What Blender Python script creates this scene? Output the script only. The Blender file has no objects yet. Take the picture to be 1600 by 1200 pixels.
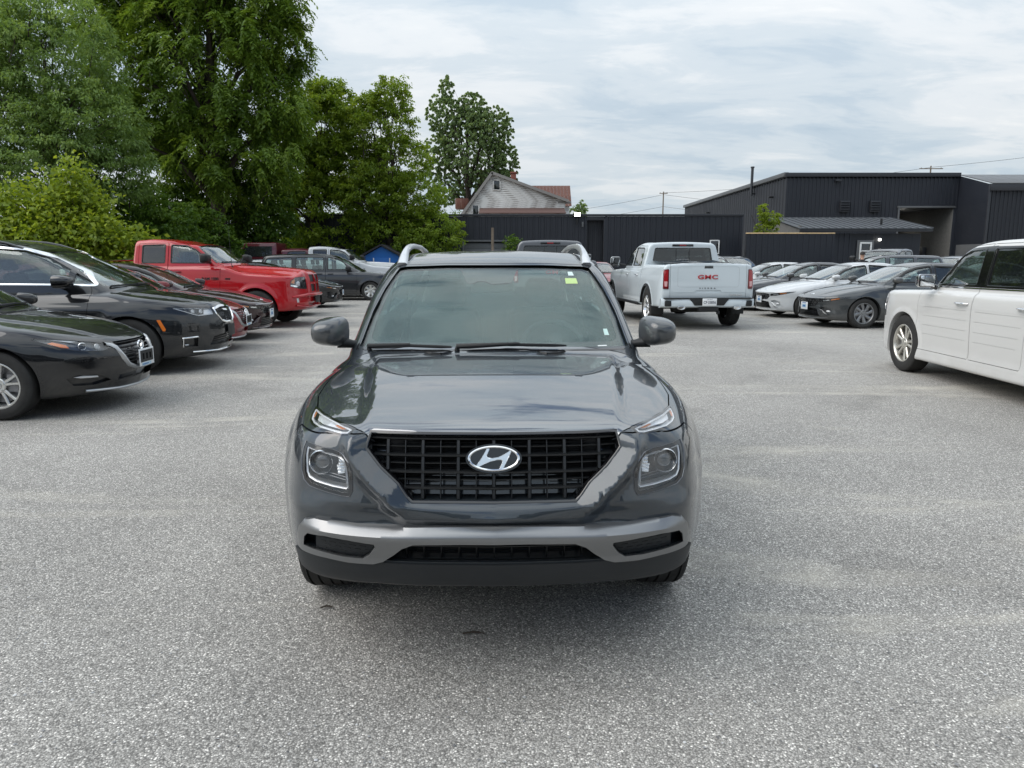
import bpy, bmesh, math, random, time
import numpy as np
from mathutils import Vector, Matrix, geometry as mgeo
T0 = time.time()
R = math.radians
scene = bpy.context.scene
col = scene.collection

# ------------------------------------------------------------------ camera, sky, sun, exposure
CAM_H, PITCH, FPX = 1.44, R(9.48), 1150.0
cam_d = bpy.data.cameras.new('camera'); cam = bpy.data.objects.new('camera', cam_d); col.objects.link(cam)
cam.location = (0, 0, CAM_H); cam.rotation_euler = (math.pi/2 - PITCH, 0, 0)
cam_d.sensor_width = 36; cam_d.lens = 36*FPX/1600; cam_d.clip_end = 3000; cam_d.clip_start = 0.05
scene.camera = cam

SUN_EL, SUN_AZ = 44, -106          # elevation; azimuth measured from +Y (behind the car) towards +X
world = bpy.data.worlds.new('World'); scene.world = world; world.use_nodes = True
def build_world():
    nt = world.node_tree; N = nt.nodes; Lk = nt.links; N.clear()
    def n(t, **kw):
        a = N.new(t)
        for k, v in kw.items(): setattr(a, k, v)
        return a
    def math_(op, a, b=None, clamp=False):
        m = n('ShaderNodeMath', operation=op, use_clamp=clamp)
        for i, v in enumerate((a, b)):
            if v is None: continue
            if isinstance(v, (int, float)): m.inputs[i].default_value = v
            else: Lk.new(v, m.inputs[i])
        return m.outputs[0]
    out = n('ShaderNodeOutputWorld'); bg = n('ShaderNodeBackground'); bg.inputs[1].default_value = 0.1
    sky = n('ShaderNodeTexSky', sky_type='NISHITA', sun_disc=False)
    sky.sun_elevation = R(SUN_EL); sky.sun_rotation = R(SUN_AZ); sky.air_density = 1.0; sky.dust_density = 1.5
    tc = n('ShaderNodeTexCoord'); sep = n('ShaderNodeSeparateXYZ'); Lk.new(tc.outputs['Generated'], sep.inputs[0])
    zz = math_('MAXIMUM', sep.outputs[2], 0.0)
    den = math_('ADD', zz, 0.16)
    px = math_('DIVIDE', sep.outputs[0], den); py = math_('DIVIDE', sep.outputs[1], den)
    cmb = n('ShaderNodeCombineXYZ'); Lk.new(px, cmb.inputs[0]); Lk.new(py, cmb.inputs[1])
    def noise(scale, detail, rough, off, sx=1.0, sy=1.0, dist=0.0):
        mp = n('ShaderNodeMapping'); mp.inputs['Location'].default_value = off; mp.inputs['Scale'].default_value = (sx, sy, 1)
        Lk.new(cmb.outputs[0], mp.inputs[0])
        t = n('ShaderNodeTexNoise'); t.inputs['Scale'].default_value = scale; t.inputs['Detail'].default_value = detail
        t.inputs['Roughness'].default_value = rough; t.inputs['Distortion'].default_value = dist
        Lk.new(mp.outputs[0], t.inputs['Vector']); return t.outputs['Fac']
    big = noise(0.75, 5, 0.52, (3.1, 7.4, 0), 0.65, 1.25, 0.3)
    sml = noise(2.6, 8, 0.62, (9.3, 1.7, 2), 0.7, 1.3, 0.4)
    mixn = math_('ADD', math_('MULTIPLY', big, 0.54), math_('MULTIPLY', sml, 0.46))
    def ramp(src, stops, interp='EASE'):
        r = n('ShaderNodeValToRGB'); cr = r.color_ramp; cr.interpolation = interp
        while len(cr.elements) > 2: cr.elements.remove(cr.elements[-1])
        for i, (p, c) in enumerate(stops):
            e = cr.elements[i] if i < 2 else cr.elements.new(p)
            e.position = p; e.color = (*c, 1) if len(c) == 3 else c
        Lk.new(src, r.inputs[0]); return r.outputs[0]
    shade0 = ramp(mixn, [(0.33, (.41, .505, .595)), (0.43, (.505, .590, .665)), (0.50, (.605, .670, .720)), (0.57, (.725, .760, .785)), (0.68, (.88, .88, .87))])
    sc_ = n('ShaderNodeVectorMath', operation='SCALE'); Lk.new(shade0, sc_.inputs[0]); Lk.new(math_('ADD', math_('MULTIPLY', math_('POWER', zz, 1.5), 9.0), 6.1), sc_.inputs['Scale'])      # an overcast sky is brighter overhead
    shade = sc_.outputs[0]
    cover = ramp(noise(0.9, 6, 0.6, (1.3, 2.2, 5), 0.7, 1.2, 0.5), [(0.455, (0, 0, 0)), (0.53, (1, 1, 1))])
    lo = ramp(zz, [(0.0, (1, 1, 1)), (0.30, (1, 1, 1)), (0.44, (0, 0, 0))])      # near the horizon the cloud sheet is closed
    cov = math_('MAXIMUM', cover, lo); cov = math_('MULTIPLY', cov, 0.94, True)
    mix = n('ShaderNodeMixRGB'); Lk.new(cov, mix.inputs[0]); Lk.new(sky.outputs[0], mix.inputs[1]); Lk.new(shade, mix.inputs[2])
    Lk.new(mix.outputs[0], bg.inputs[0]); Lk.new(bg.outputs[0], out.inputs[0])
build_world()
sun_d = bpy.data.lights.new('sun', 'SUN'); sun_d.energy = 1.2; sun_d.angle = R(60); sun_d.color = (1.0, 0.97, 0.92)
sun = bpy.data.objects.new('sun', sun_d); col.objects.link(sun)
_sd = Vector((math.sin(R(SUN_AZ))*math.cos(R(SUN_EL)), math.cos(R(SUN_AZ))*math.cos(R(SUN_EL)), math.sin(R(SUN_EL))))
sun.rotation_euler = (-_sd).to_track_quat('-Z', 'Y').to_euler()
vs = scene.view_settings; vs.view_transform = 'Standard'; vs.look = 'None'; vs.gamma = 1.0; vs.use_curve_mapping = False
vs.exposure = 0.75
scene.cycles.max_bounces = 10; scene.cycles.transparent_max_bounces = 14; scene.cycles.glossy_bounces = 5
scene.cycles.caustics_reflective = False; scene.cycles.caustics_refractive = False
scene.cycles.use_denoising = True

# ------------------------------------------------------------------ materials
MATS = {}
def mat(name, color=(0.5, 0.5, 0.5), rough=0.5, metal=0.0, coat=0.0, coat_rough=0.03, spec=0.5, emit=None, estr=0.0, fn=None, alpha=1.0):
    if name in MATS: return MATS[name]
    m = bpy.data.materials.new(name); m.use_nodes = True
    p = m.node_tree.nodes['Principled BSDF']
    p.inputs['Base Color'].default_value = (*color, 1); p.inputs['Roughness'].default_value = rough
    p.inputs['Metallic'].default_value = metal; p.inputs['Coat Weight'].default_value = coat
    p.inputs['Coat Roughness'].default_value = coat_rough; p.inputs['Coat IOR'].default_value = 1.6; p.inputs['Specular IOR Level'].default_value = spec
    if emit: p.inputs['Emission Color'].default_value = (*emit, 1); p.inputs['Emission Strength'].default_value = estr
    if fn: fn(m.node_tree, p)
    MATS[name] = m; return m
class NT:
    'small helper for node trees'
    def __init__(s, nt): s.nt = nt; s.N = nt.nodes; s.L = nt.links
    def node(s, t, **kw):
        a = s.N.new(t)
        for k, v in kw.items(): setattr(a, k, v)
        return a
    def link(s, a, b): s.L.new(a, b)
    def coord(s, kind='Object', scale=(1, 1, 1), rot=(0, 0, 0)):
        tc = s.node('ShaderNodeTexCoord'); mp = s.node('ShaderNodeMapping'); mp.inputs['Scale'].default_value = scale
        mp.inputs['Rotation'].default_value = rot
        s.link(tc.outputs[kind], mp.inputs[0]); return mp.outputs[0]
    def noise(s, vec, scale, detail=4, rough=0.55, dist=0.0):
        t = s.node('ShaderNodeTexNoise'); s.link(vec, t.inputs['Vector'])
        t.inputs['Scale'].default_value = scale; t.inputs['Detail'].default_value = detail; t.inputs['Roughness'].default_value = rough
        t.inputs['Distortion'].default_value = dist; return t.outputs['Fac']
    def voro(s, vec, scale, out='Distance', feature='F1', rnd=1.0):
        t = s.node('ShaderNodeTexVoronoi', feature=feature); s.link(vec, t.inputs['Vector']); t.inputs['Scale'].default_value = scale
        t.inputs['Randomness'].default_value = rnd
        return t.outputs[out]
    def ramp(s, src, stops, interp='LINEAR'):
        r = s.node('ShaderNodeValToRGB'); cr = r.color_ramp; cr.interpolation = interp
        for i, (p, c) in enumerate(stops):
            e = cr.elements[i] if i < 2 else cr.elements.new(p)
            e.position = p; c = (c, c, c) if isinstance(c, (int, float)) else c; e.color = (*c, 1)
        s.link(src, r.inputs[0]); return r.outputs[0]
    def math(s, op, a, b=0.0, clamp=False):
        m = s.node('ShaderNodeMath', operation=op, use_clamp=clamp)
        for i, v in enumerate((a, b)):
            if isinstance(v, (int, float)): m.inputs[i].default_value = v
            else: s.link(v, m.inputs[i])
        return m.outputs[0]
    def mix(s, fac, a, b, mode='MIX'):
        m = s.node('ShaderNodeMixRGB', blend_type=mode)
        for i, v in enumerate((fac, a, b)):
            if isinstance(v, (int, float)): m.inputs[i].default_value = v if i == 0 else (v, v, v, 1)
            elif isinstance(v, tuple): m.inputs[i].default_value = (*v, 1)
            else: s.link(v, m.inputs[i])
        return m.outputs[0]
    def bump(s, h, strength=0.3, dist=0.01, normal=None):
        b = s.node('ShaderNodeBump'); b.inputs['Strength'].default_value = strength; b.inputs['Distance'].default_value = dist
        s.link(h, b.inputs['Height'])
        if normal is not None: s.link(normal, b.inputs['Normal'])
        return b.outputs[0]

def paint(name, color, metal=0.0, rough=0.4, flake=0.0, ior=1.6):
    def fn(nt, p):
        p.inputs['Coat IOR'].default_value = ior
        k = NT(nt); v = k.coord('Object')
        p.inputs['Coat Roughness'].default_value = 0.012
        d = k.noise(v, 2.2, 6, 0.65, 0.4); sp = k.node('ShaderNodeSeparateXYZ'); k.link(v, sp.inputs[0])      # road dust gathered low on the sides
        low = k.ramp(sp.outputs[2], [(0.15, 1.0), (0.55, 0.0)]); dust = k.math('MULTIPLY', low, k.ramp(d, [(0.35, 0.0), (0.7, 0.30)]))
        k.link(k.math('SUBTRACT', 1.0, dust), p.inputs['Coat Weight'])
        k.link(k.mix(dust, color, (0.22, 0.205, 0.18)), p.inputs['Base Color'])
        if flake:
            c = k.voro(v, 900.0, 'Color')
            k.link(k.mix(dust, k.mix(flake, color, k.mix(0.5, color, c, 'OVERLAY')), (0.22, 0.205, 0.18)), p.inputs['Base Color'])
    return mat('paint_' + name, color, rough, metal, 1.0, 0.03, 0.12, fn=fn)

def glass(name, tint=(0.8, 0.9, 0.87), refl=1.0, film=0.0):
    'thin glazing: tinted see-through plus a mirror coat, and a little dust film'
    if name in MATS: return MATS[name]
    m = bpy.data.materials.new(name); m.use_nodes = True; nt = m.node_tree; nt.nodes.clear(); k = NT(nt)
    out = k.node('ShaderNodeOutputMaterial'); tr = k.node('ShaderNodeBsdfTransparent'); gl = k.node('ShaderNodeBsdfGlossy')
    df = k.node('ShaderNodeBsdfDiffuse'); df.inputs[0].default_value = (0.62, 0.66, 0.64, 1)
    tint = tuple(math.sqrt(c) for c in tint)            # a pane is crossed at two faces
    tr.inputs[0].default_value = (*tint, 1); gl.inputs['Roughness'].default_value = 0.012; gl.inputs[0].default_value = (1, 1, 1, 1)
    fr = k.node('ShaderNodeFresnel'); fr.inputs[0].default_value = 1.52
    geo = k.node('ShaderNodeNewGeometry')
    fac = k.math('MULTIPLY', fr.outputs[0], 1.75*refl, True)
    # a back-facing Fresnel turns into total reflection: use the straight-on value there
    fac2 = k.math('ADD', k.math('MULTIPLY', fac, k.math('SUBTRACT', 1.0, geo.outputs['Backfacing'])), k.math('MULTIPLY', geo.outputs['Backfacing'], 0.06))
    m1 = k.node('ShaderNodeMixShader'); m1.inputs[0].default_value = film; k.link(tr.outputs[0], m1.inputs[1]); k.link(df.outputs[0], m1.inputs[2])
    m2 = k.node('ShaderNodeMixShader'); k.link(fac2, m2.inputs[0]); k.link(m1.outputs[0], m2.inputs[1]); k.link(gl.outputs[0], m2.inputs[2])
    k.link(m2.outputs[0], out.inputs[0]); MATS[name] = m; return m

def painted_haze_film(name, color, amount):
    'a see-through coat inside a screen: dust haze plus painted-in light from the cabin'
    if name in MATS: return MATS[name]
    m = bpy.data.materials.new(name); m.use_nodes = True; nt = m.node_tree; nt.nodes.clear(); k = NT(nt)
    out = k.node('ShaderNodeOutputMaterial'); tr = k.node('ShaderNodeBsdfTransparent'); df = k.node('ShaderNodeBsdfDiffuse'); tl = k.node('ShaderNodeBsdfTranslucent')
    df.inputs[0].default_value = (*color, 1); tl.inputs[0].default_value = (*color, 1)
    w = k.noise(k.coord('Object'), 3.0, 5, 0.6)
    ms = k.node('ShaderNodeMixShader'); ms.inputs[0].default_value = 0.6; k.link(df.outputs[0], ms.inputs[1]); k.link(tl.outputs[0], ms.inputs[2])
    mm = k.node('ShaderNodeMixShader'); k.link(k.math('MULTIPLY', k.ramp(w, [(0.3, 0.8), (0.7, 1.2)]), amount), mm.inputs[0]); k.link(tr.outputs[0], mm.inputs[1]); k.link(ms.outputs[0], mm.inputs[2])
    k.link(mm.outputs[0], out.inputs[0]); MATS[name] = m; return m
def grainy(name, color, rough=0.6, scale=400, bump=0.25, spec=0.4, var=0.15):
    def fn(nt, p):
        k = NT(nt); v = k.coord('Object'); h = k.noise(v, scale, 2, 0.5)
        k.link(k.bump(h, bump, 0.002), p.inputs['Normal'])
        w = k.noise(v, 6, 5, 0.6); c2 = tuple(min(1, c*(1+var*1.6)+0.004*var*10) for c in color)
        k.link(k.mix(w, tuple(c*(1-var) for c in color), c2), p.inputs['Base Color'])
    return mat(name, color, rough, 0, spec=spec, fn=fn)
def tyre_fn(nt, p):
    k = NT(nt); v = k.coord('Object'); w = k.noise(v, 9, 5, 0.65)
    k.link(k.mix(w, (0.012, 0.012, 0.012), (0.045, 0.044, 0.042)), p.inputs['Base Color'])
    k.link(k.bump(k.noise(v, 160, 2), 0.2, 0.003), p.inputs['Normal'])
TYRE = mat('tyre_rubber', (0.02, 0.02, 0.02), 0.75, spec=0.3, fn=tyre_fn)
PLASTIC = grainy('black_plastic', (0.012, 0.013, 0.014), 0.55, 500, 0.2)
GREYPLASTIC = grainy('dark_grey_plastic', (0.013, 0.0155, 0.018), 0.5, 500, 0.15)
GLOSSBLACK = mat('gloss_black', (0.006, 0.006, 0.007), 0.12, coat=0.6)
RUBBER = mat('rubber_seal', (0.01, 0.01, 0.01), 0.6)
LINER = mat('liner_black', (0.006, 0.006, 0.006), 0.9, spec=0.1)
CHROME = mat('chrome', (0.90, 0.91, 0.92), 0.10, 1.0)
SATIN = mat('satin_silver', (0.52, 0.53, 0.54), 0.34, 0.85)
SILVERPAINT = mat('silver_trim_paint', (0.24, 0.245, 0.25), 0.36, 0.8, coat=0.25, coat_rough=0.25)
RAILSILVER = mat('rail_silver', (0.62, 0.64, 0.66), 0.3, 0.5, coat=0.3)
ALLOY = mat('alloy', (0.60, 0.60, 0.58), 0.28, 0.8, coat=0.3)
DARKALLOY = mat('dark_alloy', (0.13, 0.135, 0.145), 0.3, 0.7, coat=0.3)
BLACKALLOY = mat('black_alloy', (0.015, 0.015, 0.016), 0.35, 0.3, coat=0.3)
STEEL = mat('brake_steel', (0.25, 0.25, 0.26), 0.45, 0.9)
FABRIC = grainy('seat_fabric', (0.030, 0.031, 0.033), 0.85, 300, 0.4, 0.2)
INTERIOR = grainy('interior_plastic', (0.022, 0.024, 0.026), 0.65, 300, 0.2, 0.3)
HEADLINER = grainy('headliner', (0.30, 0.30, 0.29), 0.9, 300, 0.3, 0.1)
CABIN = grainy('cabin_lining', (0.50, 0.50, 0.47), 0.9, 200, 0.2, 0.1)
AMBER = mat('amber_lens', (0.85, 0.20, 0.02), 0.15, coat=0.8)
AMBERDULL = mat('amber_bulb', (0.75, 0.24, 0.06), 0.3, coat=0.3)
REDLENS = mat('red_lens', (0.30, 0.008, 0.012), 0.12, coat=1.0)
REDDEEP = mat('red_lens_dark', (0.10, 0.003, 0.006), 0.1, coat=1.0)
WHITELENS = mat('white_lens', (0.75, 0.76, 0.77), 0.2, coat=0.8)
PLATEWHITE = mat('plate_white', (0.74, 0.76, 0.77), 0.4)
PLATEBLUE = mat('plate_blue', (0.05, 0.15, 0.38), 0.4)
PLATEPALE = mat('plate_pale_blue', (0.42, 0.58, 0.68), 0.4)
LAMPCLEAR = glass('lamp_cover', (0.95, 0.96, 0.97), 0.5, 0.0)
GLASS_CLEAR = glass('clear_glass', (0.74, 0.87, 0.83), 1.0, 0.03)
GLASS_HERO = glass('windscreen_glass', (0.84, 0.97, 0.94), 0.42, 0.0)
GLASS_DARK = glass('privacy_glass', (0.13, 0.145, 0.15), 1.0, 0.01)
GLASS_MID = glass('tinted_glass', (0.42, 0.50, 0.48), 1.0, 0.02)
MIRRORGLASS = mat('mirror_glass', (0.8, 0.82, 0.84), 0.02, 1.0)

# ------------------------------------------------------------------ objects
def tag(o, label=None, cat=None, group=None, kind=None):
    for k, v in (('label', label), ('category', cat), ('group', group), ('kind', kind)):
        if v: o[k] = v
    return o
def link(name, me, parent=None, mats=None):
    o = bpy.data.objects.new(name, me); col.objects.link(o)
    if parent is not None: o.parent = parent
    if mats is not None:
        for m in (mats if isinstance(mats, (list, tuple)) else [mats]): me.materials.append(m)
    return o
def empty(name, loc=(0, 0, 0), rz=0.0, parent=None):
    o = bpy.data.objects.new(name, None); col.objects.link(o); o.location = loc; o.rotation_euler = (0, 0, rz)
    o.empty_display_size = 0.2
    if parent is not None: o.parent = parent
    return o
def mesh_np(name, V, F, smooth=True):
    'V (n,3); F a list of index lists or an int array'
    me = bpy.data.meshes.new(name)
    V = np.asarray(V, dtype=np.float32)
    if isinstance(F, np.ndarray) and F.ndim == 2:
        k = F.shape[1]; nf = len(F)
        me.vertices.add(len(V)); me.vertices.foreach_set('co', V.ravel())
        me.loops.add(nf*k); me.loops.foreach_set('vertex_index', F.astype(np.int32).ravel())
        me.polygons.add(nf); me.polygons.foreach_set('loop_start', np.arange(0, nf*k, k, dtype=np.int32))
        me.update(calc_edges=True)
    else:
        me.from_pydata(V.tolist(), [], [list(map(int, f)) for f in F]); me.update()
    if smooth: me.polygons.foreach_set('use_smooth', np.ones(len(me.polygons), dtype=bool))
    return me
def sharp(me, ang=32):
    try: me.set_sharp_from_angle(angle=R(ang))
    except Exception: pass
    return me
class MB:
    'collects simple shapes into one mesh'
    def __init__(s): s.V = []; s.F = []; s.n = 0
    def add(s, V, F):
        V = [tuple(v) for v in V]
        s.V += V; s.F += [[i + s.n for i in f] for f in F]; s.n += len(V); return s
    def box(s, c, size, rz=0.0, rx=0.0, ry=0.0):
        hx, hy, hz = (d/2 for d in size); M = Matrix.Rotation(rz, 3, 'Z') @ Matrix.Rotation(ry, 3, 'Y') @ Matrix.Rotation(rx, 3, 'X')
        c = Vector(c)
        V = [c + M @ Vector((x*hx, y*hy, z*hz)) for x in (-1, 1) for y in (-1, 1) for z in (-1, 1)]
        return s.add(V, [(0, 1, 3, 2), (4, 6, 7, 5), (0, 4, 5, 1), (2, 3, 7, 6), (0, 2, 6, 4), (1, 5, 7, 3)])
    def tube(s, pts, r, n=8, caps=True, flat=1.0):
        pts = [Vector(p) for p in pts]; rs = r if isinstance(r, (list, tuple)) else [r]*len(pts)
        rings = []; prev = None
        for i, p in enumerate(pts):
            d = (pts[min(i+1, len(pts)-1)] - pts[max(i-1, 0)]).normalized()
            if prev is None:
                a = Vector((0, 0, 1)) if abs(d.z) < 0.9 else Vector((1, 0, 0)); u = d.cross(a).normalized()
            else:
                u = (prev - d*prev.dot(d)).normalized()
            prev = u; w = d.cross(u)
            rings.append([p + (u*math.cos(2*math.pi*j/n) + w*math.sin(2*math.pi*j/n)*flat)*rs[i] for j in range(n)])
        V = [v for r_ in rings for v in r_]; F = []
        for i in range(len(rings)-1):
            for j in range(n):
                a = i*n+j; b = i*n+(j+1) % n; F.append((a, b, b+n, a+n))
        if caps: F.append(tuple(reversed(range(n)))); F.append(tuple(range((len(rings)-1)*n, len(rings)*n)))
        return s.add(V, F)
    def lathe(s, prof, n=48, axis='x', center=(0, 0, 0), closed=False):
        'prof: (a along axis, r radius)'
        c = Vector(center); V = []; F = []; m = len(prof)
        for j in range(n):
            t = 2*math.pi*j/n
            for a, r in prof:
                if axis == 'x': V.append(c + Vector((a, r*math.cos(t), r*math.sin(t))))
                elif axis == 'y': V.append(c + Vector((r*math.sin(t), a, r*math.cos(t))))
                else: V.append(c + Vector((r*math.cos(t), r*math.sin(t), a)))
        mm = m if closed else m-1
        for j in range(n):
            for i in range(mm):
                a = j*m+i; b = j*m+(i+1) % m; a2 = ((j+1) % n)*m+i; b2 = ((j+1) % n)*m+(i+1) % m
                F.append((a, a2, b2, b))
        return s.add(V, F)
    def prism(s, poly, axis, a0, a1):
        'extrude a 2-D polygon; axis x: (y,z), y: (x,z), z: (x,y)'
        def P(u, v, a): return {'x': (a, u, v), 'y': (u, a, v), 'z': (u, v, a)}[axis]
        n = len(poly); V = [P(u, v, a0) for u, v in poly] + [P(u, v, a1) for u, v in poly]
        F = [tuple(range(n)), tuple(reversed(range(n, 2*n)))] + [(i, i+n, (i+1) % n+n, (i+1) % n) for i in range(n)]
        return s.add(V, F)
    def strip(s, rows, closed=False):
        'rows: list of equally long point rows'
        m = len(rows[0]); V = [p for r in rows for p in r]; F = []
        for i in range(len(rows)-1):
            for j in range(m if closed else m-1):
                a = i*m+j; b = i*m+(j+1) % m; F.append((a, b, b+m, a+m))
        return s.add(V, F)
    def mesh(s, name='m', smooth=True, ang=32, bevel=0.0, seg=2, fix=True):
        me = bpy.data.meshes.new(name); me.from_pydata([tuple(v) for v in s.V], [], s.F); me.update()
        if fix or bevel:
            bm = bmesh.new(); bm.from_mesh(me)
            if fix: bmesh.ops.recalc_face_normals(bm, faces=bm.faces)
            if bevel:
                es = [e for e in bm.edges if len(e.link_faces) == 2 and e.calc_face_angle(0) > R(30)]
                bmesh.ops.bevel(bm, geom=es, offset=bevel, segments=seg, affect='EDGES', profile=0.5, clamp_overlap=True)
            bm.to_mesh(me); bm.free(); me.update()
        if smooth:
            me.polygons.foreach_set('use_smooth', np.ones(len(me.polygons), dtype=bool)); sharp(me, ang)
        return me
    def build(s, name, m, parent=None, **kw):
        return link(name, s.mesh(name, **kw), parent, m)

# ------------------------------------------------------------------ 2-D outlines
def round_poly(pts, r=0.02, n=4):
    out = []; N = len(pts); rs = r if isinstance(r, (list, tuple)) else [r]*N
    for i in range(N):
        p0 = np.array(pts[i-1], float); p1 = np.array(pts[i], float); p2 = np.array(pts[(i+1) % N], float)
        a = p0-p1; b = p2-p1; la = np.linalg.norm(a); lb = np.linalg.norm(b)
        q = min(rs[i], la*0.45, lb*0.45)
        if q < 1e-5: out.append(tuple(p1)); continue
        A = p1+a/la*q; B = p1+b/lb*q
        for k in range(n+1):
            t = k/n; out.append(tuple((1-t)**2*A + 2*t*(1-t)*p1 + t*t*B))
    return out
def densify(poly, h, closed=True):
    out = []; N = len(poly)
    for i in range(N if closed else N-1):
        a = np.array(poly[i], float); b = np.array(poly[(i+1) % N], float); k = max(1, int(math.ceil(np.linalg.norm(b-a)/h)))
        for j in range(k): out.append(tuple(a+(b-a)*j/k))
    if not closed: out.append(tuple(poly[-1]))
    return out
def area2(p): return 0.5*sum(p[i][0]*p[(i+1) % len(p)][1]-p[(i+1) % len(p)][0]*p[i][1] for i in range(len(p)))
def offset_poly(poly, d):
    'positive d grows the outline'
    P = np.array(poly, float); sgn = 1.0 if area2(poly) > 0 else -1.0
    a = P-np.roll(P, 1, 0); b = np.roll(P, -1, 0)-P
    def nrm(e):
        l = np.linalg.norm(e, axis=1, keepdims=True); l[l < 1e-9] = 1; e = e/l; return np.stack([e[:, 1], -e[:, 0]], 1)*sgn
    n1, n2 = nrm(a), nrm(b); m = n1+n2; l2 = (m*m).sum(1, keepdims=True); l2 = np.maximum(l2, 0.6)
    return [tuple(q) for q in (P + m*(2*d)/l2)]
def in_poly(X, Y, poly):
    X = np.asarray(X, float); Y = np.asarray(Y, float); r = np.zeros(X.shape, bool); N = len(poly)
    for i in range(N):
        x1, y1 = poly[i]; x2, y2 = poly[(i+1) % N]
        if y1 == y2: continue
        c = ((y1 > Y) != (y2 > Y)) & (X < (x2-x1)*(Y-y1)/(y2-y1)+x1); r ^= c
    return r
def poly_dist(X, Y, poly, closed=True):
    d = np.full(X.shape, 1e9); N = len(poly)
    for i in range(N if closed else N-1):
        x1, y1 = poly[i]; x2, y2 = poly[(i+1) % N]; dx, dy = x2-x1, y2-y1; L2 = dx*dx+dy*dy+1e-12
        t = np.clip(((X-x1)*dx+(Y-y1)*dy)/L2, 0, 1); d = np.minimum(d, np.hypot(X-x1-t*dx, Y-y1-t*dy))
    return d
def sm(a, b, t):
    t = np.clip((t-a)/(b-a), 0, 1); return t*t*(3-2*t)

# ------------------------------------------------------------------ smooth bodies: implicit shape -> surface nets -> cuts
class Fn:
    'monotone cubic through control points, as a lookup table'
    def __init__(s, pts, n=1500):
        pts = sorted(pts); x = np.array([p[0] for p in pts], float); y = np.array([p[1] for p in pts], float)
        h = np.diff(x); d = np.diff(y)/h; m = np.zeros_like(x)
        if len(x) > 2:
            w1 = 2*h[1:]+h[:-1]; w2 = h[1:]+2*h[:-1]
            ok = d[:-1]*d[1:] > 0
            with np.errstate(divide='ignore', invalid='ignore'):
                mm = (w1+w2)/(w1/d[:-1]+w2/d[1:])
            m[1:-1] = np.where(ok, mm, 0.0)
        m[0] = d[0]; m[-1] = d[-1]
        s.x = np.linspace(x[0], x[-1], n); i = np.clip(np.searchsorted(x, s.x, 'right')-1, 0, len(x)-2)
        t = (s.x-x[i])/h[i]
        s.y = (2*t**3-3*t**2+1)*y[i]+(t**3-2*t**2+t)*h[i]*m[i]+(-2*t**3+3*t**2)*y[i+1]+(t**3-t**2)*h[i]*m[i+1]
        dx = s.x[1]-s.x[0]; sg = 0.011*(s.x[-1]-s.x[0])/dx; k = int(3*sg); w = np.exp(-0.5*(np.arange(-k, k+1)/sg)**2); w /= w.sum()      # soften the joints so that reflections flow
        a0 = s.y[0]+(np.arange(-k, 0))*(s.y[1]-s.y[0]); a1 = s.y[-1]+(np.arange(1, k+1))*(s.y[-1]-s.y[-2]); s.y = np.convolve(np.concatenate([a0, s.y, a1]), w, 'valid')
        s.g = np.gradient(s.y, s.x); s.x0 = s.x[0]; s.inv = (n-1)/(s.x[-1]-s.x[0]); s.dy = np.diff(s.y); s.n2 = n-2
    def __call__(s, t):
        u = (t-s.x0)*s.inv; i = np.clip(u, 0, s.n2).astype(np.int32); return s.y[i]+(u-i)*s.dy[i]
    def d(s, t): return s.g[np.clip((t-s.x0)*s.inv, 0, s.n2).astype(np.int32)]
class Map2:
    'a table over (u,v) read with bilinear interpolation'
    def __init__(s, fn, u0, u1, v0, v1, h=0.006):
        s.fn = fn; s.u0, s.v0, s.h = u0, v0, h; nu = int((u1-u0)/h)+2; nv = int((v1-v0)/h)+2
        U, V = np.meshgrid(u0+np.arange(nu)*h, v0+np.arange(nv)*h, indexing='ij'); s.T = fn(U, V).astype(np.float32); s.nu, s.nv = nu, nv
    EXACT = False
    def __call__(s, u, v):
        if Map2.EXACT: u, v = np.broadcast_arrays(u, v); return s.fn(u, v)
        a = np.clip((u-s.u0)/s.h, 0, s.nu-1.001); b = np.clip((v-s.v0)/s.h, 0, s.nv-1.001)
        i = a.astype(np.int32); j = b.astype(np.int32); fa = a-i; fb = b-j; T = s.T
        return T[i, j]*(1-fa)*(1-fb)+T[i+1, j]*fa*(1-fb)+T[i, j+1]*(1-fa)*fb+T[i+1, j+1]*fa*fb
def smax(a, b, r):
    h = np.maximum(r-np.abs(a-b), 0)/r; return np.maximum(a, b)+h*h*r*0.25
def smin(a, b, r): return -smax(-a, -b, r)

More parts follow.
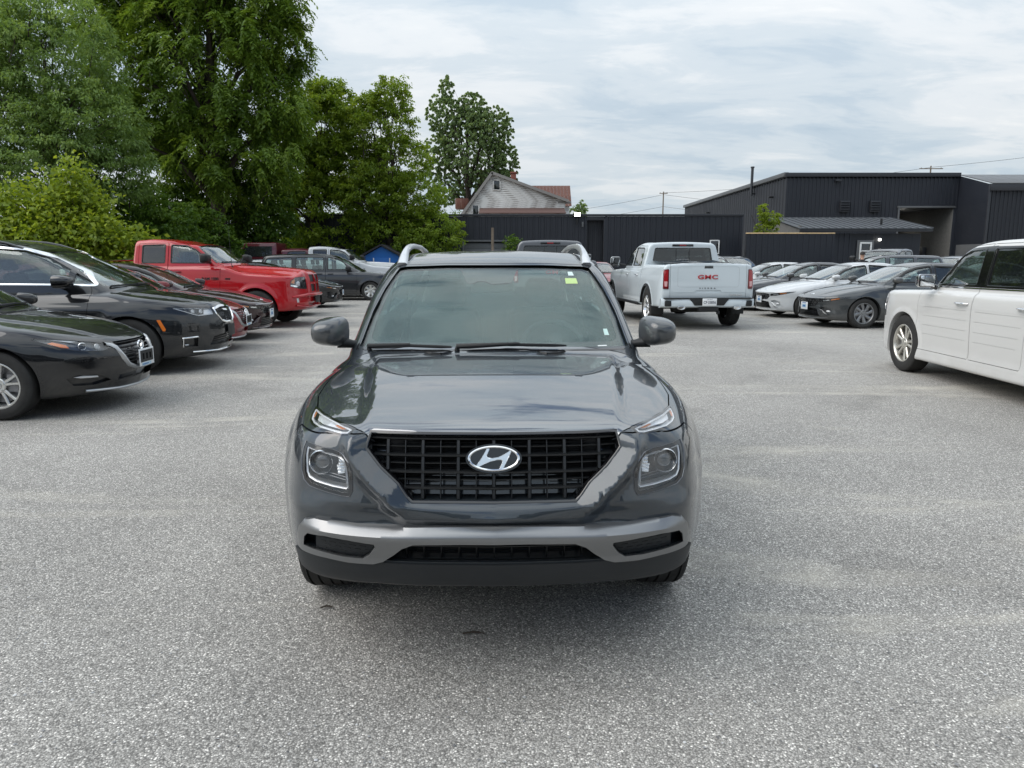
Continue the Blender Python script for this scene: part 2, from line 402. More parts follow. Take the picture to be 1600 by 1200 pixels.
class Shape:
    '''local frame: y=0 at the nose and growing to the rear, x=0 the middle, z up from the ground.
    zb hood / shoulder / deck height over y; pw half width over y; ins inset of the side over z; yf nose position over z; kf nose sweep over x;
    yr, kr likewise for the tail; zbot underside over y; zr roof line (windscreen, roof, rear glass) over y; xg cabin half width over y'''
    D = dict(crown=0.03, r_sh=0.10, r_nose=0.05, r_bot=0.05, tumble=0.36, zbelt=0.95, kw=0.22, rc=0.05, r_roof=0.14, r_join=0.03, gback=None, cab=True)
    def __init__(s, L, **k):
        for a, b in Shape.D.items(): setattr(s, a, b)
        s.L = L; s.front = s.side = s.top = None; s.ins = s.kf = s.kr = s.yr = None; s.zgm = None
        for a, b in k.items(): setattr(s, a, Fn(b) if isinstance(b, list) else b)
    def f(s, x, y, z):
        x = np.abs(x)
        zb = s.zb(y); sb = s.zb.d(y)
        W = s.pw(y)
        t1 = (z-(zb-s.crown*(x/W)**2)-(s.top(x, y) if s.top else 0))/np.sqrt(1+sb*sb)
        iz = s.ins(z); X = W-iz+(s.side(y, z) if s.side else 0)
        t2 = (x-X)/np.sqrt(1+s.ins.d(z)**2)
        yf = s.yf(z)+s.kf(x)-(s.front(x, z) if s.front else 0)
        t3 = (yf-y)/np.sqrt(1+s.kf.d(x)**2+np.minimum(s.yf.d(z)**2, 2))
        yr = s.L-s.yr(z)-s.kr(x)
        t4 = (y-yr)/np.sqrt(1+s.kr.d(x)**2+np.minimum(s.yr.d(z)**2, 2))
        t5 = s.zbot(y)-z
        b = smax(t1, t2, s.r_sh); b = smax(b, t3, s.r_nose); b = smax(b, t4, s.r_nose); b = smax(b, t5, s.r_bot)
        if not s.cab: return b
        yy = y-s.kw*x*x*np.clip(1.5-y/ (s.L*0.42), -1, 1)
        zr = s.zr(yy); sr = s.zr.d(yy)
        g1 = (z-(zr-s.rc*x*x))/np.sqrt(1+sr*sr)
        g2 = (x-(s.xg(y)-s.tumble*np.maximum(z-s.zbelt, -0.04)))/math.sqrt(1+s.tumble**2)
        g = smax(g1, g2, s.r_roof)
        if s.gback: g = smax(g, (y-(s.gback[0]-s.gback[1]*(z-s.zbelt)))/math.sqrt(1+s.gback[1]**2), s.gback[2] if len(s.gback) > 2 else 0.08)
        g = np.maximum(g, (s.zbelt-0.14 if s.zgm is None else s.zgm)-z)
        return smin(b, g, s.r_join)
    def grad(s, P, e=0.002):
        x, y, z = P[:, 0], P[:, 1], P[:, 2]
        g = np.stack([s.f(x+e, y, z)-s.f(x-e, y, z), s.f(x, y+e, z)-s.f(x, y-e, z), s.f(x, y, z+e)-s.f(x, y, z-e)], 1)/(2*e)
        return g
    def normal(s, P, e=0.004):
        Map2.EXACT = True; g = s.grad(P, e); Map2.EXACT = False; l = np.linalg.norm(g, axis=1, keepdims=True); l[l < 1e-9] = 1; return g/l
    def project(s, P, it=4, lim=0.02):
        for _ in range(it):
            g = s.grad(P); v = s.f(P[:, 0], P[:, 1], P[:, 2]); l2 = np.maximum((g*g).sum(1), 0.15)
            st = g*(v/l2)[:, None]; n = np.linalg.norm(st, axis=1, keepdims=True); P = P-st*np.minimum(1, lim/np.maximum(n, 1e-9))
        return P

def surface_nets(F, org, h):
    S = F < 0; nx, ny, nz = F.shape
    c = np.zeros((nx-1, ny-1, nz-1), np.int8)
    cor = [(i, j, k) for i in (0, 1) for j in (0, 1) for k in (0, 1)]
    for i, j, k in cor: c += S[i:nx-1+i, j:ny-1+j, k:nz-1+k]
    act = (c > 0) & (c < 8); idx = np.argwhere(act); n = len(idx)
    vals = [F[idx[:, 0]+i, idx[:, 1]+j, idx[:, 2]+k] for i, j, k in cor]
    acc = np.zeros((n, 3)); cnt = np.zeros(n)
    for a in range(8):
        for b in range(a+1, 8):
            d = [cor[b][q]-cor[a][q] for q in range(3)]
            if sum(map(abs, d)) != 1: continue
            m = (vals[a] < 0) != (vals[b] < 0)
            if not m.any(): continue
            t = vals[a][m]/(vals[a][m]-vals[b][m])
            acc[m] += np.array(cor[a]) + t[:, None]*np.array(d); cnt[m] += 1
    V = np.array(org)+(idx+acc/cnt[:, None])*h
    vid = np.full(act.shape, -1, np.int32); vid[act] = np.arange(n)
    Q = []
    for ax in range(3):
        o1, o2 = [(1, 2), (2, 0), (0, 1)][ax]
        sl0 = [slice(None)]*3; sl1 = [slice(None)]*3; sl0[ax] = slice(0, -1); sl1[ax] = slice(1, None)
        e = S[tuple(sl0)] != S[tuple(sl1)]
        p = np.argwhere(e); p = p[(p[:, o1] > 0) & (p[:, o2] > 0) & (p[:, o1] < F.shape[o1]-1) & (p[:, o2] < F.shape[o2]-1)]
        q = []
        for d1, d2 in ((-1, -1), (0, -1), (0, 0), (-1, 0)):
            r = p.copy(); r[:, o1] += d1; r[:, o2] += d2; q.append(vid[r[:, 0], r[:, 1], r[:, 2]])
        q = np.stack(q, 1); fl = S[p[:, 0], p[:, 1], p[:, 2]]
        q = np.where(fl[:, None], q, q[:, ::-1]); Q.append(q)
    return V, np.concatenate(Q)
def mesh_of(fn, box, h, name='body', shape=None):
    'box: (xmax, y0, y1, z0, z1); symmetric in x'
    xm, y0, y1, z0, z1 = box
    xs = (np.arange(int(xm/h)+3)+0.5)*h; ys = np.arange(y0-2*h, y1+2*h, h); zs = np.arange(z0-2*h, z1+2*h, h)
    F = np.empty((len(xs), len(ys), len(zs)), np.float32)
    for a in range(0, len(ys), 24): F[:, a:a+24, :] = fn(xs[:, None, None], ys[None, a:a+24, None], zs[None, None, :])
    F = np.concatenate([F[::-1], F]); V, Q = surface_nets(F, (-xs[-1], ys[0], zs[0]), h)
    if shape is not None: V = shape.project(V, 4, h)
    return mesh_np(name, V, Q)

VIEWS = {'L': ((-1, 0, 0), (0, 1, 0), (0, 0, 1), 3.0), 'F': ((0, 1, 0), (1, 0, 0), (0, 0, 1), 2.0), 'R': ((0, -1, 0), (1, 0, 0), (0, 0, 1), 9.0), 'T': ((0, 0, -1), (1, 0, 0), (0, 1, 0), 3.0)}
def view(v):
    if isinstance(v, str): d, a, b, t = VIEWS[v]; return np.array(d, float), np.array(a, float), np.array(b, float), t
    d, a, b, t = v; return np.array(d, float), np.array(a, float), np.array(b, float), t
def march(sh, uv, v, back=None):
    'drop points (u,v) along the view direction onto the body'
    d, a, b, t0 = view(v); uv = np.asarray(uv, float); P = uv[:, :1]*a+uv[:, 1:]*b-d*t0
    t = np.zeros(len(P))
    for i in range(45):
        Q = P+d*t[:, None]; fv = sh.f(Q[:, 0], Q[:, 1], Q[:, 2]); t += np.clip(fv, -0.05, 0.6)*0.85
        t = np.minimum(t, 11)
        if i > 6 and np.abs(fv).max() < 0.0015: break
    e = 0.001
    for i in range(5):
        Q = P+d*t[:, None]; A = Q+d*e; B = Q-d*e; f0 = sh.f(Q[:, 0], Q[:, 1], Q[:, 2])
        fd = (sh.f(A[:, 0], A[:, 1], A[:, 2])-sh.f(B[:, 0], B[:, 1], B[:, 2]))/(2*e)
        t -= np.where(np.abs(fd) > 0.04, np.clip(f0/np.where(np.abs(fd) > 0.04, fd, 1), -0.02, 0.02), 0)
    return P+d*t[:, None]
def cdt(poly, h, holes=()):
    loops = [densify(poly, h)]+[densify(q, h) for q in holes]
    pts = []; edges = []
    for lp in loops:
        n0 = len(pts); pts += lp; edges += [(n0+i, n0+(i+1) % len(lp)) for i in range(len(lp))]
    A = np.array(pts); x0, y0 = A.min(0); x1, y1 = A.max(0)
    X, Y = np.meshgrid(np.arange(x0+h*0.5, x1, h), np.arange(y0+h*0.43, y1, h*0.87)); X = X+((np.arange(X.shape[0]) % 2)*h*0.5)[:, None]
    X = X.ravel(); Y = Y.ravel(); ok = in_poly(X, Y, loops[0]) & (poly_dist(X, Y, loops[0]) > h*0.45)
    for lp in loops[1:]: ok &= ~in_poly(X, Y, lp) & (poly_dist(X, Y, lp) > h*0.45)
    pts += list(zip(X[ok].tolist(), Y[ok].tolist()))
    r = mgeo.delaunay_2d_cdt([Vector(p) for p in pts], edges, [], 0, 1e-6)
    V = np.array([tuple(p) for p in r[0]]); F = np.array([f for f in r[2] if len(f) == 3], int).reshape(-1, 3)
    c = V[F].mean(1); ok = in_poly(c[:, 0], c[:, 1], loops[0])
    for lp in loops[1:]: ok &= ~in_poly(c[:, 0], c[:, 1], lp)
    F = F[ok]; a = V[F]
    cr = (a[:, 1, 0]-a[:, 0, 0])*(a[:, 2, 1]-a[:, 0, 1])-(a[:, 1, 1]-a[:, 0, 1])*(a[:, 2, 0]-a[:, 0, 0])
    F = F[np.abs(cr) > 1e-10]; cr = cr[np.abs(cr) > 1e-10]
    F = np.where((cr > 0)[:, None], F, F[:, ::-1]); used = np.unique(F); mp = np.full(len(V), -1); mp[used] = np.arange(len(used))
    return V[used], mp[F]
def boundary(F):
    e = {}
    for t in F:
        for i in range(3):
            a, b = int(t[i]), int(t[(i+1) % 3])
            if (b, a) in e: del e[(b, a)]
            else: e[(a, b)] = 1
    return list(e)
def patch(sh, poly, v, off=0.0, thick=0.0, h=0.03, holes=(), along=None, back=0.0, flat=None, dome=0.0):
    '''a sheet that follows the body: off = distance above the surface, thick = depth of its rim. along='view' shifts along the view direction.
    returns V, F, normals (the first half of V is the face)'''
    d, a, b, t0 = view(v); uv, F = cdt(poly, h, holes)
    P = march(sh, uv, v); Nn = sh.normal(P)
    if np.dot(np.cross(a, b), -d) < 0: F = F[:, ::-1]
    if dome: P = P+Nn*(dome*np.clip(poly_dist(uv[:, 0], uv[:, 1], densify(poly, h)) / (0.5*h*4), 0, 1))[:, None]
    sv = -d[None, :] if along == 'view' else Nn
    top = P+sv*off
    if not thick: return top, [tuple(f) for f in F], Nn
    bot = P+sv*(off-thick); n = len(top); Fs = [tuple(f) for f in F]+[tuple(x+n for x in f[::-1]) for f in F]
    for i, j in boundary(F): Fs.append((j, i, i+n, j+n))
    return np.concatenate([top, bot]), Fs, Nn
def mirror(V, F):
    V = np.array(V, float).copy(); V[:, 0] *= -1; return V, [tuple(reversed(tuple(f))) for f in F]
def soft(me, Nn, sx=1):
    'shade a sheet with the normals of the body it follows'
    N2 = np.concatenate([Nn, -Nn]) if len(me.vertices) == 2*len(Nn) else Nn
    if sx == -1: N2 = N2*np.array([-1.0, 1, 1])
    me.normals_split_custom_set_from_vertices(N2.astype(np.float32))
def panel(sh, name, poly, v, m, parent, off=0.002, thick=0.006, h=0.03, sides=(1,), ang=40, **kw):
    V, F, Nn = patch(sh, poly, v, off, thick, h, **kw); out = []
    for sx in sides:
        V2, F2 = (V, F) if sx == 1 else mirror(V, F)
        me = mesh_np(name, V2, F2); out.append(link(name, me, parent, m)); soft(me, Nn, sx)
    return out
def ring_panel(sh, name, poly, v, m, parent, w_out=0.012, w_in=0.010, off=0.003, thick=0.008, h=0.03, sides=(1,), along=None):
    'a frame that follows an outline'
    p = densify(poly, h); A = march(sh, offset_poly(p, w_out), v); B = march(sh, offset_poly(p, -w_in), v)
    d = view(v)[0]; sa = -d[None, :] if along == 'view' else sh.normal(A); sb_ = -d[None, :] if along == 'view' else sh.normal(B)
    M = (A+B)/2; sm_ = (sa+sb_)/2
    rows = [A+sa*(off-thick), A+sa*off*0.5, M+sm_*off*1.15, B+sb_*off*0.5, B+sb_*(off-thick)]; out = []
    for sx in sides:
        mb = MB(); mb.strip([[(q[0]*sx, q[1], q[2]) for q in r] for r in rows], closed=True); out.append(mb.build(name, m, parent, ang=50))
    return out
def solid_of(sh, poly, v, d_in, d_out=0.06, h=0.04):
    'closed cutter that follows the surface between +d_out and -d_in along the view direction'
    V, F, _ = patch(sh, poly, v, d_out, d_in+d_out, h, along='view'); return V, F
TMP = bpy.data.scenes.new('workshop')      # cuts are evaluated here, apart from the picture
def bool_op(me, cutters, op='DIFFERENCE', solver='MANIFOLD'):
    'cutters: list of (V, F) closed solids that do not overlap each other'
    mb = MB()
    for V, F in cutters: mb.add(V, F)
    cm = mb.mesh('cut', smooth=False, fix=True)
    a = bpy.data.objects.new('tmp_a', me); b = bpy.data.objects.new('tmp_b', cm); TMP.collection.objects.link(a); TMP.collection.objects.link(b)
    mod = a.modifiers.new('b', 'BOOLEAN'); mod.operation = op; mod.object = b; mod.solver = solver
    vl = TMP.view_layers[0]; vl.update(); dg = vl.depsgraph; r = bpy.data.meshes.new_from_object(a.evaluated_get(dg))
    bpy.data.objects.remove(a); bpy.data.objects.remove(b); bpy.data.meshes.remove(cm)
    return r
def both(vf):
    V, F = vf; return [(V, F), mirror(V, F)]
def prism_solid(poly, v, a0, a1):
    'polygon in view coordinates pushed along the view axis between the local coordinates a0 and a1'
    ax = {'L': 'x', 'F': 'y', 'R': 'y', 'T': 'z'}[v]; mb = MB(); mb.prism(poly, ax, a0, a1); return mb.V, mb.F
def cyl_solid(y, z, r, x0, x1, n=56):
    return prism_solid([(y+r*math.cos(2*math.pi*i/n), z+r*math.sin(2*math.pi*i/n)) for i in range(n)], 'L', x0, x1)
def finish(sh, me, name, parent, mats, tol=0.004, cab=None):
    'normals from the smooth shape on the skin, flat ones in the cuts; material 0 on the skin, 1 in the cuts'
    nv = len(me.vertices); nl = len(me.loops); npoly = len(me.polygons)
    if npoly == 0: return None
    co = np.empty(nv*3, np.float32); me.vertices.foreach_get('co', co); co = co.reshape(-1, 3).astype(float)
    cen = np.empty(npoly*3, np.float32); me.polygons.foreach_get('center', cen); cen = cen.reshape(-1, 3).astype(float)
    fn = np.empty(npoly*3, np.float32); me.polygons.foreach_get('normal', fn); fn = fn.reshape(-1, 3)
    lt = np.empty(npoly, np.int32); me.polygons.foreach_get('loop_total', lt); lv = np.empty(nl, np.int32); me.loops.foreach_get('vertex_index', lv)
    fv = sh.f(cen[:, 0], cen[:, 1], cen[:, 2]); gn = sh.normal(co)
    lf = np.repeat(np.arange(npoly), lt); fcen = sh.normal(cen)
    skin = (np.abs(fv) < tol) & ((fcen*fn).sum(1) > 0.6)
    vf = np.abs(sh.f(co[:, 0], co[:, 1], co[:, 2])) < tol
    use = skin[lf] & vf[lv] & ((gn[lv]*fn[lf]).sum(1) > 0.55)
    nor = np.where(use[:, None], gn[lv], fn[lf])
    idx = np.where(skin, 0, 1)
    if cab is not None: idx = np.where(~skin & (fv < -0.035) & (cen[:, 2] > cab[2]) & (cen[:, 1] > cab[0]) & (cen[:, 1] < cab[1]), 2, idx)      # lining of the cabin
    me.polygons.foreach_set('material_index', idx.astype(np.int32))
    me.polygons.foreach_set('use_smooth', np.ones(npoly, dtype=bool))
    me.materials.clear(); me.name = name
    o = link(name, me, parent, mats); me.normals_split_custom_set(nor.astype(np.float32)); me.update()
    return o

# ------------------------------------------------------------------ car parts shared by every vehicle
def wheel(parent, c, Rt, w, Rr, side, style='twin5', rimmat=None, steer=0.0, n=56, detail=True):
    '''c: hub centre; side +1 / -1 = outward direction in x'''
    g = empty('wheel', c, 0, parent); g.rotation_euler = (0, 0, steer)
    hw = w/2; s = side
    # tyre: tread with grooves, rounded shoulders, sidewall, bead
    pr = []
    if detail:
        gx = [-0.62, -0.22, 0.22, 0.62]; pr_t = []
        for q in gx: pr_t += [(q*hw-0.005, Rt-0.001), (q*hw-0.004, Rt-0.009), (q*hw+0.004, Rt-0.009), (q*hw+0.005, Rt-0.001)]
    else: pr_t = [(-0.4*hw, Rt), (0.4*hw, Rt)]
    side_p = [(0.80, Rt-0.004), (0.92, Rt-0.016), (0.985, Rt-0.038), (1.02, Rt*0.55+Rr*0.45), (0.99, Rr+0.020), (0.92, Rr+0.004), (0.86, Rr-0.006)]
    prof = [(-a*hw, r) for a, r in reversed(side_p)]+pr_t+[(a*hw, r) for a, r in side_p]
    mb = MB(); mb.lathe(prof, n)
    if detail:                                          # shoulder blocks: short lateral lugs
        for j in range(n):
            for sg in (-1, 1):
                t = 2*math.pi*(j+0.25*sg)/n; dt = math.pi/n*0.62
                a0, a1 = 0.66*hw, 0.90*hw; V = []
                for tt in (t-dt, t+dt):
                    for aa, rr in ((a0, Rt+0.0006), (a1, Rt-0.0105), (a1, Rt-0.022), (a0, Rt-0.012)):
                        V.append((sg*aa, rr*math.cos(tt), rr*math.sin(tt)))
                mb.add(V, [(0, 1, 5, 4), (1, 2, 6, 5), (0, 4, 7, 3), (0, 3, 2, 1), (4, 5, 6, 7), (3, 7, 6, 2)])
    mb.build('tyre', TYRE, g, ang=28)
    rm = rimmat or ALLOY
    rim = MB()
    rim.lathe([(s*hw*0.90, Rr+0.006), (s*hw*0.93, Rr+0.001), (s*hw*0.92, Rr-0.010), (s*hw*0.84, Rr-0.017), (s*hw*0.72, Rr-0.022), (-s*hw*0.6, Rr-0.045)], n)
    dish = {'steel': 0.55}.get(style, 0.70)
    xo = s*hw*dish                                       # spoke face plane at the hub
    def spoke(t, w0, w1, r0, r1, x0, x1, th=0.03, skew=0.0):
        V = []
        for r, ww, xx, sk in ((r0, w0, x0, 0.0), ((r0+r1)/2, (w0+w1)/2*0.86, (x0*0.55+x1*0.45), skew*0.5), (r1, w1, x1, skew)):
            for q, dx in ((-1, -0.010), (-0.55, 0.0), (0.55, 0.0), (1, -0.010), (0.8, -th), (-0.8, -th)):
                a = t+sk; y = r*math.cos(a)-q*ww/2*math.sin(a); z = r*math.sin(a)+q*ww/2*math.cos(a); V.append((xx+s*dx, y, z))
        F = [(i+k*6, (i+1) % 6+k*6, (i+1) % 6+6+k*6, i+6+k*6) for k in range(2) for i in range(6)]
        rim.add(V, F+[(0, 1, 2, 3, 4, 5), tuple(reversed((12, 13, 14, 15, 16, 17)))])
    xr = s*hw*0.78
    if style == 'twin5':
        for k in range(5):
            t = math.pi/2+k*2*math.pi/5
            for q in (-1, 1): spoke(t+q*0.17, 0.036, 0.030, 0.055, Rr-0.012, xo, xr, 0.035, q*0.04)
    elif style == 'ten':
        for k in range(10):
            spoke(math.pi/2+k*2*math.pi/10+(0.09 if k % 2 else -0.09), 0.036, 0.046, 0.05, Rr-0.012, xo, xr, 0.035)
    elif style == 'multi':                                # directional blades
        for k in range(8):
            t = k*2*math.pi/8; spoke(t, 0.05, 0.085, 0.05, Rr-0.012, xo, xr, 0.03, 0.22); spoke(t+0.36, 0.022, 0.02, 0.08, Rr-0.012, xo*0.97, xr, 0.03, -0.25)
    elif style == 'five':
        for k in range(5): spoke(math.pi/2+k*2*math.pi/5, 0.09, 0.075, 0.05, Rr-0.012, xo, xr, 0.04)
    elif style == 'six':
        for k in range(6): spoke(math.pi/2+k*2*math.pi/6, 0.075, 0.055, 0.05, Rr-0.012, xo, xr, 0.04); spoke(math.pi/2+(k+.5)*2*math.pi/6, 0.03, 0.02, 0.08, Rr-0.012, xo*0.9, xr, 0.03)
    elif style == 'steel':                                # wheel cover with lobed spokes
        for k in range(7): spoke(math.pi/2+k*2*math.pi/7, 0.075, 0.105, 0.04, Rr-0.008, xo, xr, 0.02)
    hub = 0.072
    rim.lathe([(xo-s*0.05, hub), (xo, hub), (xo+s*0.006, hub-0.008), (xo+s*0.004, 0.036), (xo+s*0.012, 0.032), (xo+s*0.014, 0.0001)], 24)
    for k in range(5):
        t = k*2*math.pi/5+0.3; rim.lathe([(xo-s*0.004, 0.011), (xo+s*0.010, 0.010), (xo+s*0.011, 0.0001)], 8, center=(0, 0.052*math.cos(t), 0.052*math.sin(t)))
    rim.build('rim', rm, g, ang=38)
    br = MB(); br.lathe([(s*hw*0.10, 0.05), (s*hw*0.10, Rr*0.78), (s*hw*0.0, Rr*0.78), (0, 0.05)], 32, closed=True)
    br.box((s*hw*0.1, -Rr*0.55, 0.02), (0.07, 0.09, 0.16)); br.build('brake', STEEL, g)
    bk = MB(); bk.lathe([(-s*hw*0.25, 0.0001), (-s*hw*0.25, Rr-0.04)], 24); bk.build('brake_shield', LINER, g)
    return g

def rounded(parent, name, m, c, size, r=0.03, seg=3, rx=0.0, rz=0.0, taper=None):
    mb = MB(); mb.box((0, 0, 0), size); me = mb.mesh(name, bevel=min(r, min(size)*0.49), seg=seg, ang=60)
    if taper:
        for v in me.vertices:
            k = (v.co.z/size[2]+0.5); v.co.x *= 1+(taper-1)*k
    o = link(name, me, parent, m); o.location = c; o.rotation_euler = (rx, 0, rz); return o
def seat(parent, x, y, zs, w=0.52, h=0.62, m=None, headrest=True):
    'one seat: cushion and reclined back as one mesh, head restraint as a sub-part'
    m = m or FABRIC; mb = MB()
    a = MB(); a.box((0, 0, 0.07), (w, 0.52, 0.17)); b = a.mesh('s', bevel=0.05, seg=3)
    bm = bmesh.new(); bm.from_mesh(b)
    c = MB(); c.box((0, 0, 0), (w*0.96, 0.14, h)); c2 = c.mesh('s2', bevel=0.06, seg=4)
    for v in c2.vertices:
        k = v.co.z/h+0.5; v.co.x *= 1.0-0.22*max(0, k-0.45)**1.3; v.co.y += -0.03*(abs(v.co.x)/(w*0.5))**2
    c2.transform(Matrix.Translation((0, 0.30, 0.14+h/2)) @ Matrix.Rotation(R(-14), 4, 'X')); bm.from_mesh(c2)
    me = bpy.data.meshes.new('seat'); bm.to_mesh(me); bm.free(); me.polygons.foreach_set('use_smooth', [True]*len(me.polygons)); sharp(me, 50)
    o = link('seat', me, parent, m); o.location = (x, y, zs)
    if headrest:
        hr = MB(); hr.box((0, 0, 0), (0.27, 0.11, 0.18)); q = hr.mesh('headrest', bevel=0.045, seg=4, ang=60)
        for v in q.vertices: v.co.x *= 1.0-0.12*(v.co.z/0.09)
        st = MB()
        st.tube([(-0.06, 0, -0.2), (-0.06, 0, -0.05)], 0.007, 6); st.tube([(0.06, 0, -0.2), (0.06, 0, -0.05)], 0.007, 6)
        bm = bmesh.new(); bm.from_mesh(q); bm.from_mesh(st.mesh('p')); bm.to_mesh(q); bm.free()
        q.polygons.foreach_set('use_smooth', [True]*len(q.polygons))
        r = link('headrest', q, o, m); r.location = (0, 0.41, 0.14+h+0.12); r.rotation_euler = (R(-8), 0, 0)
    return o
def steering(parent, x, y, z, tilt=25, rad=0.185):
    mb = MB(); n = 36
    ring = [(rad*math.cos(2*math.pi*i/n), 0, rad*math.sin(2*math.pi*i/n)) for i in range(n)]
    rows = []
    for i in range(n):
        a = 2*math.pi*i/n; rows.append([((rad+0.016*math.cos(b))*math.cos(a), 0.016*math.sin(b), (rad+0.016*math.cos(b))*math.sin(a)) for b in [2*math.pi*k/8 for k in range(8)]])
    mb.strip(rows+[rows[0]], closed=True)
    mb.box((0, 0, 0), (0.14, 0.05, 0.10)); mb.box((0.11, 0, 0), (0.13, 0.025, 0.04)); mb.box((-0.11, 0, 0), (0.13, 0.025, 0.04)); mb.box((0, 0, -0.11), (0.05, 0.025, 0.13))
    mb.tube([(0, 0, 0), (0, -0.3, -0.02)], 0.035, 8)
    o = mb.build('steering_wheel', INTERIOR, parent, ang=60); o.location = (x, y, z); o.rotation_euler = (R(-tilt), 0, 0); return o
def tear(parent, name, m, c, size, rz=0.0, sx=1, sub=None, nose=0.35):
    'door mirror housing: a rounded shell, flat at the back (y+), bulging forward'
    nu, nv = 18, 12; V = []; F = []
    a, b, d = size[0]/2, size[1], size[2]/2
    def se(t, p): c_ = math.cos(t); s_ = math.sin(t); return math.copysign(abs(c_)**p, c_), math.copysign(abs(s_)**p, s_)
    rows = []
    for k in range(nv+1):
        t = (k/nv)*math.pi/2; rr = math.sin(t)**0.62; yy = -b*math.cos(t)**0.9
        row = []
        for i in range(nu):
            q = 2*math.pi*i/nu; cx, cz = se(q, 0.62); row.append((cx*a*rr+0.12*a*rr*(cz > 0)*0, yy, cz*d*rr*(1-0.12*cx*sx)))
        rows.append(row)
    mb = MB(); mb.strip(rows, closed=True)
    rim = [(p[0]*0.93, p[1]+0.006, p[2]*0.93) for p in rows[-1]]; inn = [(p[0]*0.90, p[1]-0.02, p[2]*0.9) for p in rows[-1]]
    mb.strip([rows[-1], rim, inn], closed=True); mb.add(inn, [tuple(range(nu))])
    o = mb.build(name, m, parent, ang=55); o.location = c; o.rotation_euler = (0, 0, rz)
    gl = MB(); gl.add([(p[0], p[1]+0.006, p[2]) for p in inn], [tuple(range(nu))]); link('mirror_glass', gl.mesh('g', smooth=False), o, MIRRORGLASS)
    return o
def mirrors(sh, root, capmat, y, z, xin, xout, hgt=0.15, dep=0.16, basemat=None):
    for s in (1, -1):
        w = xout-xin-0.05
        o = tear(root, 'door_mirror', capmat, (s*(xout-w/2), y, z), (w, dep, hgt), s*R(6), s)
        mb = MB(); mb.tube([(s*(xin-0.04)-s*(xout-w/2), 0.03, -hgt*0.5), (s*(xin+0.03)-s*(xout-w/2), -0.01, -hgt*0.45), (s*(xin+0.10)-s*(xout-w/2), -0.03, -hgt*0.36)], [0.035, 0.028, 0.045], 10, flat=0.7)
        mb.build('mirror_arm', basemat or PLASTIC, o, ang=60)
def handles(sh, root, pts, m, z_off=0.0, lenh=0.20):
    for (y, z) in pts:
        for s in (1, -1):
            n = 9; P = march(sh, [(y-lenh/2+lenh*i/(n-1), z) for i in range(n)], 'L')
            pts3 = []
            for i, p in enumerate(P):
                k = math.sin(math.pi*i/(n-1)); pts3.append((s*(p[0]+0.004+0.032*min(1, k*2.2)), p[1], p[2]))
            mb = MB(); mb.tube(pts3, [0.010]+[0.015]*(n-2)+[0.010], 8, flat=0.7); mb.build('door_handle', m, root, ang=60)
def wipers(sh, root, lines, v='F'):
    'lines of (x,z) points on the glass'
    for ln in lines:
        P = march(sh, densify(ln, 0.06, closed=False), v); Nn = sh.normal(P); mb = MB()
        mb.tube([tuple(p+n_*0.014) for p, n_ in zip(P, Nn)], [0.004]+[0.007]*(len(P)-2)+[0.004], 6, flat=1.2)
        mb.tube([tuple(P[0]+Nn[0]*0.005), tuple(P[0]+Nn[0]*0.024), tuple(P[len(P)//2]+Nn[len(P)//2]*0.022)], [0.014, 0.011, 0.006], 6)
        mb.build('wiper', PLASTIC, root, ang=60)
FONTS = {}
def text_mesh(s, size, depth=0.002, bold=0.0, space=1.0):
    cu = bpy.data.curves.new('t', 'FONT'); cu.body = s; cu.size = size; cu.extrude = depth; cu.align_x = 'CENTER'; cu.align_y = 'CENTER'; cu.offset = bold; cu.resolution_u = 3
    cu.space_character = space
    o = bpy.data.objects.new('t', cu); TMP.collection.objects.link(o); TMP.view_layers[0].update(); dg = TMP.view_layers[0].depsgraph
    me = bpy.data.meshes.new_from_object(o.evaluated_get(dg)); bpy.data.objects.remove(o); return me
def lettering(parent, name, s, size, m, c, rot, depth=0.002, bold=0.0, space=1.0, sx=1.0):
    me = text_mesh(s, size, depth, bold, space); 
    if sx != 1.0: me.transform(Matrix.Diagonal((sx, 1, 1, 1)))
    me.materials.clear(); o = link(name, me, parent, m); o.location = c; o.rotation_euler = rot; return o
def plate(root, c, rz, kind='dealer', w=0.305, h=0.155):
    'plate standing upright and facing -y of its own frame'
    o = MB().box((0, 0, 0), (w, 0.006, h)).build('licence_plate', PLATEWHITE, root, bevel=0.0025); o.location = c; o.rotation_euler = (0, 0, rz)
    return o
def interior(root, sp):
    'dash, seats, wheel'
    x = sp.get('seat_x', 0.36); yd = sp['dash_y']; zs = sp['seat_z']; w = sp['dash_w']; zd = sp['dash_z']
    mb = MB(); prof = [(yd-0.32, zd-0.03), (yd-0.05, zd+0.0), (yd+0.10, zd-0.02), (yd+0.20, zd-0.10), (yd+0.22, zd-0.34), (yd+0.1, zd-0.5), (yd-0.3, zd-0.5)]
    mb.prism(prof, 'x', -w, w); me = mb.mesh('dashboard', bevel=0.02, seg=2, ang=50); link('dashboard', me, root, INTERIOR)
    steering(root, sp.get('wheel_x', x), yd+0.36, zd-0.06)
    for s in (1, -1): seat(root, s*x, yd+0.92, zs, 0.52, sp.get('seat_h', 0.60))
    if sp.get('rear_y'):
        for q in (1, -1): seat(root, q*x*1.02, sp['rear_y'], zs+0.02, 0.56, sp.get('seat_h', 0.60)-0.02)
    if sp.get('third_y'):
        for q in (1, -1): seat(root, q*x*1.02, sp['third_y'], zs+0.04, 0.54, sp.get('seat_h', 0.60)-0.04)
